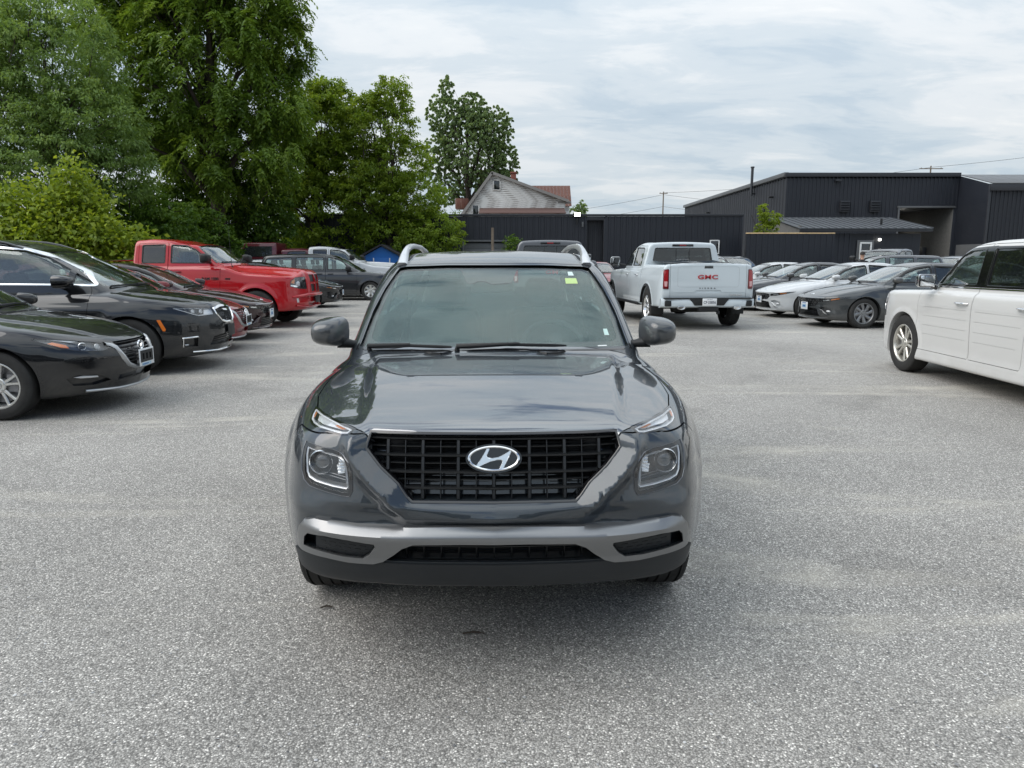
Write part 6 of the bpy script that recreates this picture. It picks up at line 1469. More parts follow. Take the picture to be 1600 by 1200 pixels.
    lamp(sh, root, 'headlight', hl, VQ, mat('lamp_grey', (0.09, 0.092, 0.10), 0.25, 0.5), None, None, 0.05, [('bulb', 0.63, 0.646, 0.036, CHROME, GLOSSBLACK), ('bulb', 0.50, 0.634, 0.026, CHROME, WHITELENS), ('pad', 'indicator', [(0.74, 0.638), (0.80, 0.648), (0.90, 0.69), (0.86, 0.70), (0.76, 0.668)], AMBER, -0.018), ('pad', 'light_guide', [(0.72, 0.690), (0.98, 0.742), (0.78, 0.722), (0.60, 0.692)], WHITELENS, -0.012)])
    for s in (1, -1):
        p = [(0.52, 0.345), (0.68, 0.352), (0.74, 0.366), (0.66, 0.375), (0.53, 0.362)]; V, F, _ = patch(sh, p, VQ, -0.010, 0.012, 0.03, along='view')
        if s == -1: V, F = mirror(V, F)
        link('fog_light', mesh_np('fog_light', V, F), root, WHITELENS)
    lipp = densify([(-0.62, 0.225), (-0.3, 0.205), (0, 0.20), (0.3, 0.205), (0.62, 0.225)], 0.06, closed=False); P = march(sh, lipp, 'F'); mb = MB()
    mb.tube([(p[0], p[1]-0.012, p[2]) for p in P], 0.014, 8); mb.build('chin_spoiler', SATIN, root)
    em = march(sh, [(0, 0.585)], 'F')[0]
    e = empty('emblem', (0, em[1]+0.004, 0.60), 0, root); n = 32
    MB().strip([[(0.062*k*math.cos(2*math.pi*i/n), y, 0.050*k*math.sin(2*math.pi*i/n)) for i in range(n)] for k, y in ((0.82, 0.0), (0.86, -0.01), (0.95, -0.012), (1.0, 0.0))], closed=True).build('emblem_ring', CHROME, e)
    MB().prism([(-0.046, 0.016), (-0.026, 0.012), (0, -0.016), (0.026, 0.012), (0.046, 0.016), (0.03, -0.002), (0, -0.034), (-0.03, -0.002)], 'y', -0.010, 0.0).build('emblem_wing', CHROME, e)
    front_plate(sh, root, 0.02, 0.475, 'frame', 0.32, 0.175, 0.03)
    mirrors(sh, root, PM, 1.70, 1.02, 0.74, 0.95, 0.14, 0.17)
    wipers(sh, root, [[(-0.10, 0.985), (0.2, 0.995), (0.5, 0.99)], [(-0.58, 0.982), (-0.3, 0.992), (-0.05, 0.99)]]); handles(sh, root, [(2.26, 0.84)], PM)
    return root

# ---- minivans
def build_pacifica():
    ws = (0.98, 4.07)
    def crease(Y, Z): return 0.014*np.exp(-((Z-0.80-0.02*Y)/0.06)**2)*sm(0.9, 1.4, Y)
    def top(X, Y): xc = 0.40+0.20*Y/1.0; return (0.018*sm(0.03, -0.03, X-xc)-0.018)*sm(0.12, 0.35, Y)*sm(1.25, 1.0, Y)
    sh = Shape(5.18, zb=[(-0.4, 0.72), (0.0, 0.835), (0.1, 0.875), (0.3, 0.935), (0.6, 0.99), (0.9, 1.035), (1.15, 1.065), (1.8, 1.08), (3.0, 1.10), (5.3, 1.16)],
        pw=[(-0.4, 0.66), (0.0, 0.82), (0.25, 0.90), (0.5, 0.955), (0.85, 0.99), (1.2, 1.0), (4.3, 1.0), (4.9, 0.96), (5.3, 0.86)],
        ins=[(0.0, 0.14), (0.2, 0.06), (0.32, 0.02), (0.5, 0.0), (0.68, 0.0), (0.82, 0.02), (0.92, 0.05), (1.05, 0.11), (1.2, 0.2)],
        yf=[(0.0, 0.45), (0.18, 0.16), (0.26, 0.06), (0.36, 0.015), (0.5, 0.0), (0.62, 0.005), (0.74, 0.03), (0.84, 0.085), (0.92, 0.16), (1.1, 0.45)],
        kf=[(0.0, 0.0), (0.25, 0.025), (0.45, 0.095), (0.65, 0.21), (0.8, 0.36), (0.92, 0.58), (1.1, 1.1)],
        yr=[(0.0, 0.3), (0.4, 0.0), (0.9, 0.02), (1.2, 0.08)], kr=[(0.0, 0.0), (0.6, 0.03), (0.88, 0.22), (1.05, 0.7)], zbot=[(-0.4, 0.20), (0.3, 0.19), (4.6, 0.18), (5.3, 0.30)],
        zr=[(0.7, 0.90), (1.05, 1.06), (1.4, 1.25), (1.8, 1.455), (2.05, 1.572), (2.35, 1.66), (2.8, 1.72), (3.4, 1.735), (4.3, 1.70), (4.8, 1.64), (5.0, 1.50), (5.15, 1.1), (5.25, 0.8)],
        xg=[(0.9, 0.76), (1.5, 0.835), (2.3, 0.875), (3.5, 0.88), (5.1, 0.80)], zbelt=1.08, tumble=0.27, crown=0.05, r_sh=0.12, r_nose=0.06, rc=0.06, r_roof=0.15, r_join=0.02, kw=0.25,
        side=Map2(arch_side(ws, 0.36, 0.02, 0.41, 0.56, crease), -0.3, 5.5, 0, 1.3, 0.012), top=Map2(top, -0.01, 1.05, -0.4, 1.6, 0.01))
    PM = paint('van_black', (0.012, 0.013, 0.015), 0.2, 0.32)
    VQ = vq(40)
    gr = [(-0.335, 0.80), (-0.33, 0.745), (-0.25, 0.655), (-0.12, 0.625), (0.12, 0.625), (0.25, 0.655), (0.33, 0.745), (0.335, 0.80), (0.15, 0.825), (-0.15, 0.825)]
    hl = [(0.36, 0.735), (0.62, 0.728), (0.70, 0.75), (0.93, 0.835), (0.95, 0.85), (0.60, 0.835), (0.38, 0.815)]
    lg = mirx([(-0.50, 0.33), (-0.44, 0.45), (-0.2, 0.47)])
    fg = [(0.66, 0.335), (0.82, 0.345), (0.88, 0.42), (0.84, 0.462), (0.66, 0.45)]
    wind = mirx([(-0.735, 1.095), (-0.70, 1.30), (-0.645, 1.49), (-0.60, 1.555), (-0.50, 1.58), (-0.2, 1.595)])
    W1 = [(1.42, 1.155), (1.65, 1.155), (1.65, 1.305), (1.60, 1.30)]
    sp = dict(h=0.024, H=1.75, paint=PM, cavity=(1.2, 4.9, 0.48), arches=[(ws[0], 0.40), (ws[1], 0.40)], wheel_z=0.36, track=0.87, tw=0.23, rim=0.24, style='five', rimmat=BLACKALLOY, wind=wind, frit=0.03, gap=0.005,
        side_win=[dict(p=round_poly([(1.42, 1.150), (1.66, 1.150), (1.66, 1.320), (1.60, 1.285)], 0.02), fm=None), dict(p=round_poly([(1.72, 1.150), (2.62, 1.165), (2.62, 1.595), (2.25, 1.570), (1.95, 1.475), (1.72, 1.36)], 0.03), fm=None, m=GLASS_CLEAR),
                  dict(p=round_poly([(2.72, 1.165), (3.72, 1.18), (3.72, 1.60), (2.72, 1.605)], 0.03), fm=None, m=GLASS_DARK), dict(p=round_poly([(3.82, 1.19), (4.78, 1.25), (4.70, 1.50), (4.5, 1.56), (3.82, 1.595)], 0.03), fm=None, m=GLASS_DARK)],
        blackout=[[(2.615, 1.16), (2.725, 1.16), (2.725, 1.605), (2.615, 1.60)], [(3.715, 1.18), (3.825, 1.185), (3.825, 1.60), (3.715, 1.605)], [(1.655, 1.145), (1.725, 1.145), (1.725, 1.37), (1.655, 1.325)]],
        recess=[dict(p=gr, v='F', d=0.05, both=False), dict(p=lg, v='F', d=0.06, both=False), dict(p=hl, v=VQ, d=0.05, h=0.025), dict(p=fg, v=VQ, d=0.05)],
        panels=[dict(n='hood', v='T', p=mirx([(-0.76, 1.06), (-0.765, 0.8), (-0.72, 0.52), (-0.60, 0.32), (-0.42, 0.20), (-0.2, 0.155)]), a=(0.80, 1.3)),
                dict(n='front_door', v='L', p=round_poly([(1.46, 0.32), (1.44, 1.09), (1.62, 1.35), (1.95, 1.53), (2.25, 1.63), (2.67, 1.665), (2.67, 0.32)], 0.03), a=(0.45, 1.2), both=True),
                dict(n='sliding_door', v='L', p=round_poly([(2.678, 0.32), (2.678, 1.665), (3.77, 1.665), (3.77, 1.15), (3.62, 0.75), (3.62, 0.32)], 0.03), a=(0.45, 1.2), both=True)],
        dash_y=1.75, dash_w=0.72, dash_z=1.05, seat_z=0.52, seat_h=0.62, rear_y=3.4, wheel_x=0.42, seat_x=0.42, third_y=4.2)
    root = car_base('black_minivan', sh, sp)
    outl = round_poly([(1.40, 1.138), (2.6, 1.152), (3.7, 1.168), (4.84, 1.235), (4.74, 1.515), (4.52, 1.578), (3.8, 1.612), (2.7, 1.622), (2.25, 1.588), (1.93, 1.49), (1.60, 1.315)], 0.03)
    ring_panel(sh, 'window_chrome', outl, 'L', CHROME, root, 0.013, 0.013, 0.006, 0.010, 0.04, sides=(1, -1))
    # mesh grille: two sets of diagonal wires
    GBm = mat('grille_wire', (0.05, 0.052, 0.055), 0.35, 0.5); gpi = offset_poly(gr, -0.006)
    for k in range(-12, 13):
        for sl in (1, -1):
            pts = [(k*0.045+sl*(z-0.72)*1.0, z) for z in np.linspace(0.62, 0.83, 22)]
            pts = [p for p in pts if in_poly(np.array([p[0]]), np.array([p[1]]), gpi)[0]]
            if len(pts) >= 2: bar(sh, 'grille_wire', pts, GBm, root, inset=0.018, w=0.006, d=0.006, vert=True)
    ring_panel(sh, 'grille_chrome', gr, 'F', CHROME, root, 0.022, 0.004, 0.010, 0.02, 0.03)
    wz = [(-0.12, 0.80), (0, 0.790), (0.12, 0.80), (0.09, 0.775), (0.0, 0.768), (-0.09, 0.775)]
    panel(sh, 'emblem', wz, 'F', CHROME, root, off=0.006, thick=0.02, h=0.03, along='view')
    lamp(sh, root, 'headlight', hl, VQ, mat('lamp_black', (0.010, 0.010, 0.011), 0.45, spec=0.15), WHITELENS, None, 0.05, [('bulb', 0.56, 0.785, 0.028, CHROME, WHITELENS), ('bulb', 0.68, 0.792, 0.026, CHROME, WHITELENS), ('pad', 'light_guide', [(0.38, 0.745), (0.52, 0.742), (0.52, 0.76), (0.50, 0.80), (0.39, 0.805)], WHITELENS, -0.02)])
    for s in (1, -1):
        for p, m_, o_ in (([(0.655, 0.335), (0.668, 0.333), (0.668, 0.445), (0.87, 0.452), (0.86, 0.470), (0.655, 0.462)], CHROME, 0.006), ([(0.675, 0.345), (0.74, 0.348), (0.74, 0.372), (0.675, 0.37)], SATIN, -0.014)):
            V, F, _ = patch(sh, [(1.52-a, b) for a, b in p], VQ, o_, 0.02, 0.03, along='view')
            if s == -1: V, F = mirror(V, F)
            link('fog_light_trim', mesh_np('fog', V, F), root, m_)
        mk = [(0.585, 0.66), (0.625, 0.655), (0.565, 0.46), (0.545, 0.48)]
    panel(sh, 'side_marker', [(0.600, 0.70), (0.640, 0.702), (0.580, 0.56), (0.555, 0.555), (0.545, 0.58)], 'L', AMBER, root, off=0.004, thick=0.01, h=0.03, sides=(1, -1))
    lipp = densify([(-0.70, 0.265), (-0.3, 0.245), (0.3, 0.245), (0.70, 0.265)], 0.06, closed=False); P = march(sh, lipp, 'F')
    MB().tube([(p[0], p[1]-0.008, p[2]) for p in P], 0.012, 8).build('chin_trim', CHROME, root)
    front_plate(sh, root, 0.0, 0.50, 'dark', 0.31, 0.16, 0.01)
    slats(sh, root, lg, [0.36, 0.39, 0.42, 0.45], PLASTIC, 0.02, 0.008)
    mirrors(sh, root, GLOSSBLACK, 1.76, 1.19, 0.87, 1.14, 0.17, 0.20)
    for s in (1, -1):
        P = march(sh, [(s*0.66, y) for y in np.linspace(2.3, 4.7, 14)], 'T'); MB().tube([(p[0], p[1], p[2]+0.035*min(1, 3*math.sin(math.pi*i/13))) for i, p in enumerate(P)], 0.018, 8).build('roof_rail', GLOSSBLACK, root)
    wipers(sh, root, [[(-0.12, 1.12), (0.2, 1.125), (0.6, 1.112)], [(-0.66, 1.105), (-0.3, 1.12), (-0.08, 1.122)]]); handles(sh, root, [(2.42, 0.985), (2.9, 0.99)], PM)
    return root

def build_caravan():
    ws = (0.95, 4.03)
    sh = Shape(5.15, zb=[(-0.4, 0.75), (0.0, 0.86), (0.1, 0.90), (0.3, 0.95), (0.7, 1.01), (1.1, 1.05), (1.8, 1.06), (3.0, 1.07), (5.3, 1.10)],
        pw=[(-0.4, 0.70), (0.0, 0.84), (0.3, 0.92), (0.6, 0.965), (1.0, 0.985), (4.5, 0.985), (5.3, 0.90)],
        ins=[(0.0, 0.12), (0.2, 0.05), (0.35, 0.01), (0.6, 0.0), (0.8, 0.01), (0.95, 0.04), (1.05, 0.08), (1.2, 0.16)],
        yf=[(0.0, 0.4), (0.2, 0.12), (0.35, 0.01), (0.55, 0.0), (0.75, 0.03), (0.9, 0.12), (1.1, 0.4)], kf=[(0.0, 0.0), (0.4, 0.06), (0.7, 0.22), (0.9, 0.5), (1.1, 1.0)],
        yr=[(0.0, 0.3), (0.4, 0.0), (0.9, 0.01), (1.2, 0.05)], kr=[(0.0, 0.0), (0.7, 0.03), (0.92, 0.2), (1.05, 0.6)], zbot=[(-0.4, 0.20), (5.3, 0.22)],
        zr=[(0.8, 0.90), (1.15, 1.05), (1.5, 1.23), (1.95, 1.49), (2.2, 1.61), (2.5, 1.68), (3.0, 1.715), (4.4, 1.70), (4.85, 1.66), (5.0, 1.50), (5.12, 1.1), (5.2, 0.7)],
        xg=[(0.9, 0.78), (1.5, 0.85), (2.3, 0.885), (5.1, 0.86)], zbelt=1.06, tumble=0.2, r_sh=0.10, r_roof=0.13, r_join=0.02,
        side=Map2(arch_side(ws, 0.34, 0.02, 0.39, 0.52), -0.3, 5.5, 0, 1.3, 0.015))
    PM = paint('granite', (0.030, 0.031, 0.034), 0.4, 0.35, 0.2); VQ = vq(40)
    gr = mirx([(-0.36, 0.80), (-0.34, 0.62), (-0.15, 0.60)]); hl = [(0.40, 0.70), (0.62, 0.68), (0.90, 0.80), (0.92, 0.90), (0.62, 0.86), (0.42, 0.82)]
    wind = mirx([(-0.74, 1.08), (-0.71, 1.30), (-0.67, 1.50), (-0.62, 1.565), (-0.3, 1.60)])
    sp = dict(h=0.03, H=1.73, paint=PM, cavity=(1.3, 4.95, 0.5), arches=[(ws[0], 0.385), (ws[1], 0.385)], wheel_z=0.345, track=0.86, tw=0.22, rim=0.225, style='steel', wind=wind, gap=0.006,
        side_win=[dict(p=round_poly([(1.70, 1.13), (2.50, 1.13), (2.50, 1.575), (2.2, 1.545), (1.95, 1.42)], 0.03), m=GLASS_CLEAR), dict(p=round_poly([(2.66, 1.13), (3.66, 1.13), (3.66, 1.58), (2.66, 1.585)], 0.03), m=GLASS_CLEAR), dict(p=round_poly([(3.82, 1.14), (4.86, 1.17), (4.72, 1.52), (3.82, 1.575)], 0.03), m=GLASS_CLEAR)],
        back=round_poly([(-0.66, 1.14), (-0.60, 1.56), (0.60, 1.56), (0.66, 1.14)], 0.04), bm=GLASS_CLEAR,
        recess=[dict(p=gr, v='F', d=0.05, both=False), dict(p=hl, v=VQ, d=0.05)],
        panels=[dict(n='front_door', v='L', p=round_poly([(1.45, 0.32), (1.43, 1.08), (1.92, 1.46), (2.2, 1.59), (2.58, 1.64), (2.58, 0.32)], 0.03), a=(0.45, 1.2), both=True),
                dict(n='sliding_door', v='L', p=round_poly([(2.588, 0.32), (2.588, 1.64), (3.74, 1.64), (3.74, 1.1), (3.58, 0.75), (3.58, 0.32)], 0.03), a=(0.45, 1.2), both=True)],
        dash_y=1.8, dash_w=0.72, dash_z=1.03, seat_z=0.52, seat_h=0.62, rear_y=3.3, wheel_x=0.42, seat_x=0.42, third_y=4.1)
    root = car_base('grey_minivan', sh, sp)
    slats(sh, root, gr, [0.64, 0.70, 0.76], CHROME, 0.01, 0.02); lamp(sh, root, 'headlight', hl, VQ, CHROME, None, None, 0.05, [('bulb', 0.6, 0.77, 0.05, CHROME, WHITELENS)])
    mirrors(sh, root, PLASTIC, 1.80, 1.17, 0.88, 1.12, 0.18, 0.18); handles(sh, root, [(2.40, 0.98), (2.80, 0.98)], PLASTIC)
    return root

# ---- the saloon with the split arrow nose, several colours
def build_elantra():
    ws = (0.90, 3.62)
    def crease(Y, Z):
        a = 0.016*sm(0.02, -0.02, Z-(0.86-0.16*(Y-1.3)))*sm(1.2, 1.6, Y)*sm(3.2, 2.8, Y); return a-0.010*sm(1.2, 1.6, Y)
    def top(X, Y): xc = 0.30+0.30*Y/1.1; return (0.016*sm(0.025, -0.025, X-xc)-0.016)*sm(0.12, 0.3, Y)*sm(1.3, 1.1, Y)
    sh = Shape(4.71, zb=[(-0.4, 0.58), (0.0, 0.640), (0.06, 0.665), (0.2, 0.725), (0.5, 0.815), (0.9, 0.895), (1.2, 0.935), (1.7, 0.955), (2.6, 0.965), (3.6, 1.01), (4.2, 1.07), (4.65, 1.07), (4.8, 1.0)],
        pw=[(-0.4, 0.60), (0.0, 0.76), (0.25, 0.83), (0.5, 0.875), (0.8, 0.905), (1.2, 0.912), (3.8, 0.912), (4.3, 0.88), (4.8, 0.78)],
        ins=[(0.0, 0.12), (0.18, 0.06), (0.3, 0.02), (0.45, 0.0), (0.62, 0.0), (0.74, 0.02), (0.84, 0.05), (0.94, 0.10), (1.1, 0.2)],
        yf=[(0.0, 0.4), (0.14, 0.15), (0.20, 0.05), (0.28, 0.02), (0.40, 0.03), (0.50, 0.03), (0.58, 0.01), (0.64, 0.0), (0.68, 0.02), (0.8, 0.25)],
        kf=[(0.0, 0.0), (0.3, 0.03), (0.5, 0.09), (0.68, 0.20), (0.80, 0.35), (0.88, 0.56), (1.0, 1.0)],
        yr=[(0.0, 0.3), (0.4, 0.0), (0.8, 0.05), (1.05, 0.0)], kr=[(0.0, 0.0), (0.6, 0.06), (0.85, 0.3), (1.0, 0.8)], zbot=[(-0.4, 0.17), (0.3, 0.16), (4.2, 0.16), (4.8, 0.30)],
        zr=[(0.8, 0.74), (1.2, 0.93), (1.6, 1.115), (2.0, 1.285), (2.25, 1.365), (2.6, 1.415), (3.0, 1.41), (3.5, 1.33), (4.0, 1.175), (4.4, 1.03), (4.8, 0.8)],
        xg=[(1.0, 0.70), (1.6, 0.755), (2.3, 0.775), (3.2, 0.765), (4.4, 0.66)], zbelt=0.94, tumble=0.42, crown=0.05, r_sh=0.10, r_nose=0.035, rc=0.07, r_roof=0.13, r_join=0.02,
        side=Map2(arch_side(ws, 0.33, 0.018, 0.37, 0.5, crease), -0.3, 4.9, 0, 1.2, 0.012), top=Map2(top, -0.01, 1.0, -0.4, 1.6, 0.01))
    PM = paint('saloon_base', (0.05, 0.055, 0.058), 0.35, 0.35, 0.2); VQ = vq(38)
    ug = mirx([(-0.46, 0.60), (-0.44, 0.53), (-0.36, 0.455), (-0.2, 0.45)])
    ug = [(-0.47, 0.605), (-0.43, 0.53), (-0.34, 0.46), (0.34, 0.46), (0.43, 0.53), (0.47, 0.605), (0.3, 0.622), (-0.3, 0.622)]
    lg = mirx([(-0.50, 0.245), (-0.40, 0.405), (-0.2, 0.415)])
    hl = [(0.38, 0.555), (0.60, 0.565), (0.84, 0.612), (1.06, 0.675), (0.86, 0.662), (0.62, 0.630), (0.40, 0.610)]
    fg = [(0.60, 0.275), (0.80, 0.275), (0.70, 0.42), (0.55, 0.455), (0.42, 0.425)]
    wind = mirx([(-0.685, 0.960), (-0.64, 1.12), (-0.545, 1.30), (-0.48, 1.338), (-0.2, 1.352)])
    sp = dict(h=0.026, H=1.43, paint=PM, cavity=(1.3, 4.1, 0.40), arches=[(ws[0], 0.362), (ws[1], 0.362)], wheel_z=0.325, track=0.79, tw=0.215, rim=0.222, style='multi', rimmat=mat('grey_alloy', (0.24, 0.245, 0.25), 0.3, 0.8), wind=wind, frit=0.03, gap=0.005,
        side_win=[dict(p=round_poly([(1.62, 0.985), (2.50, 1.0), (2.50, 1.325), (2.2, 1.285), (1.95, 1.195)], 0.03), wo=0.02), dict(p=round_poly([(2.60, 1.0), (3.70, 1.04), (3.45, 1.20), (3.1, 1.295), (2.60, 1.33)], 0.03), m=GLASS_MID, wo=0.02)],
        back=mirx([(-0.56, 1.10), (-0.50, 1.24), (-0.40, 1.32), (-0.2, 1.33)]), bm=GLASS_MID,
        recess=[dict(p=ug, v='F', d=0.03, both=False), dict(p=lg, v='F', d=0.05, both=False), dict(p=hl, v=VQ, d=0.03), dict(p=fg, v=VQ, d=0.05)],
        panels=[dict(n='hood', v='T', p=mirx([(-0.70, 1.18), (-0.70, 0.9), (-0.66, 0.6), (-0.58, 0.36), (-0.44, 0.18), (-0.2, 0.10)]), a=(0.64, 1.2)),
                dict(n='front_door', v='L', p=round_poly([(1.38, 0.30), (1.36, 0.90), (1.55, 0.97), (1.95, 1.245), (2.2, 1.335), (2.55, 1.385), (2.55, 0.30)], 0.03), a=(0.40, 1.1), both=True),
                dict(n='rear_door', v='L', p=round_poly([(2.556, 0.30), (2.556, 1.385), (3.1, 1.345), (3.6, 1.15), (3.55, 0.85), (3.25, 0.62), (3.18, 0.30)], 0.03), a=(0.40, 1.1), both=True)],
        dash_y=1.65, dash_w=0.62, dash_z=0.91, seat_z=0.38, seat_h=0.58, rear_y=2.95, wheel_x=0.36)
    root = car_base('saloon', sh, sp)
    panel(sh, 'grille_panel', offset_poly(ug, -0.003), 'F', GLOSSBLACK, root, off=-0.022, thick=0.006, h=0.05, along='view')
    gpi = offset_poly(ug, -0.01)
    for r_ in range(3):
        for c_ in range(9):
            x0 = -0.40+c_*0.1+(r_ % 2)*0.05; z0 = 0.485+r_*0.05
            p = [(x0-0.032, z0-0.012), (x0+0.024, z0-0.014), (x0+0.032, z0+0.012), (x0-0.024, z0+0.014)]
            if in_poly(np.array([q[0] for q in p]), np.array([q[1] for q in p]), gpi).all(): panel(sh, 'grille_jewel', p, 'F', mat('grille_grey', (0.05, 0.052, 0.055), 0.35, 0.3), root, off=-0.012, thick=0.012, h=0.05, along='view')
    panel(sh, 'lower_grille', offset_poly(lg, -0.003), 'F', PLASTIC, root, off=-0.035, thick=0.006, h=0.06, along='view')
    slats(sh, root, lg, [0.275, 0.305, 0.335, 0.365, 0.395], GLOSSBLACK, 0.012, 0.010)
    lamp(sh, root, 'headlight', hl, VQ, mat('lamp_black', (0.010, 0.010, 0.011), 0.45, spec=0.15), None, None, 0.03, [('pad', 'lamp_element', [(0.52, 0.578), (0.66, 0.592), (0.66, 0.612), (0.52, 0.600)], CHROME, -0.014), ('pad', 'indicator', [(0.70, 0.600), (0.86, 0.630), (0.86, 0.650), (0.70, 0.622)], AMBERDULL, -0.014)])
    hp = densify([(-0.60, 0.655), (-0.3, 0.648), (0, 0.646), (0.3, 0.648), (0.60, 0.655)], 0.06, closed=False); P = march(sh, hp, 'F')
    MB().tube([(p[0], p[1]-0.003, p[2]-0.005) for p in P], 0.010, 6, flat=0.7).build('nose_trim', SATIN, root)
    for s in (1, -1):
        g = empty('fog_light', (0, 0, 0), 0, root)
        for nm, p, m_, o_ in (('fog_fin', [(0.42, 0.42), (0.52, 0.385), (0.66, 0.280), (0.60, 0.278), (0.545, 0.290)], PM, 0.012), ('fog_lens', [(0.60, 0.345), (0.69, 0.345), (0.68, 0.375), (0.61, 0.378)], WHITELENS, -0.018)):
            V, F, _ = patch(sh, p, VQ, o_, 0.03, 0.03, along='view')
            if s == -1: V, F = mirror(V, F)
            link(nm, mesh_np(nm, V, F), g, m_)
    lipp = densify([(-0.66, 0.215), (-0.3, 0.20), (0.3, 0.20), (0.66, 0.215)], 0.08, closed=False); P = march(sh, lipp, 'F')
    MB().tube([(p[0], p[1]-0.004, p[2]) for p in P], 0.016, 6, flat=0.7).build('chin_lip', PM, root)
    front_plate(sh, root, 0.0, 0.455, 'dealer', 0.305, 0.165, 0.035)
    em = march(sh, [(0, 0.18)], 'T')[0]; MB().strip([[(0.06*k*math.cos(t), em[1]+0.034*k*math.sin(t), em[2]+z+0.26*0.034*k*math.sin(t)) for t in [2*math.pi*i/24 for i in range(24)]] for k, z in ((0.0, 0.007), (0.8, 0.007), (1.0, 0.0))], closed=True).build('emblem', CHROME, root)
    mirrors(sh, root, PM, 1.66, 1.03, 0.76, 0.97, 0.13, 0.17); handles(sh, root, [(2.34, 0.83), (3.22, 0.85)], PM)
    wipers(sh, root, [[(-0.10, 0.975), (0.2, 0.985), (0.5, 0.978)], [(-0.6, 0.968), (-0.3, 0.98), (-0.05, 0.98)]])
    return root, PM

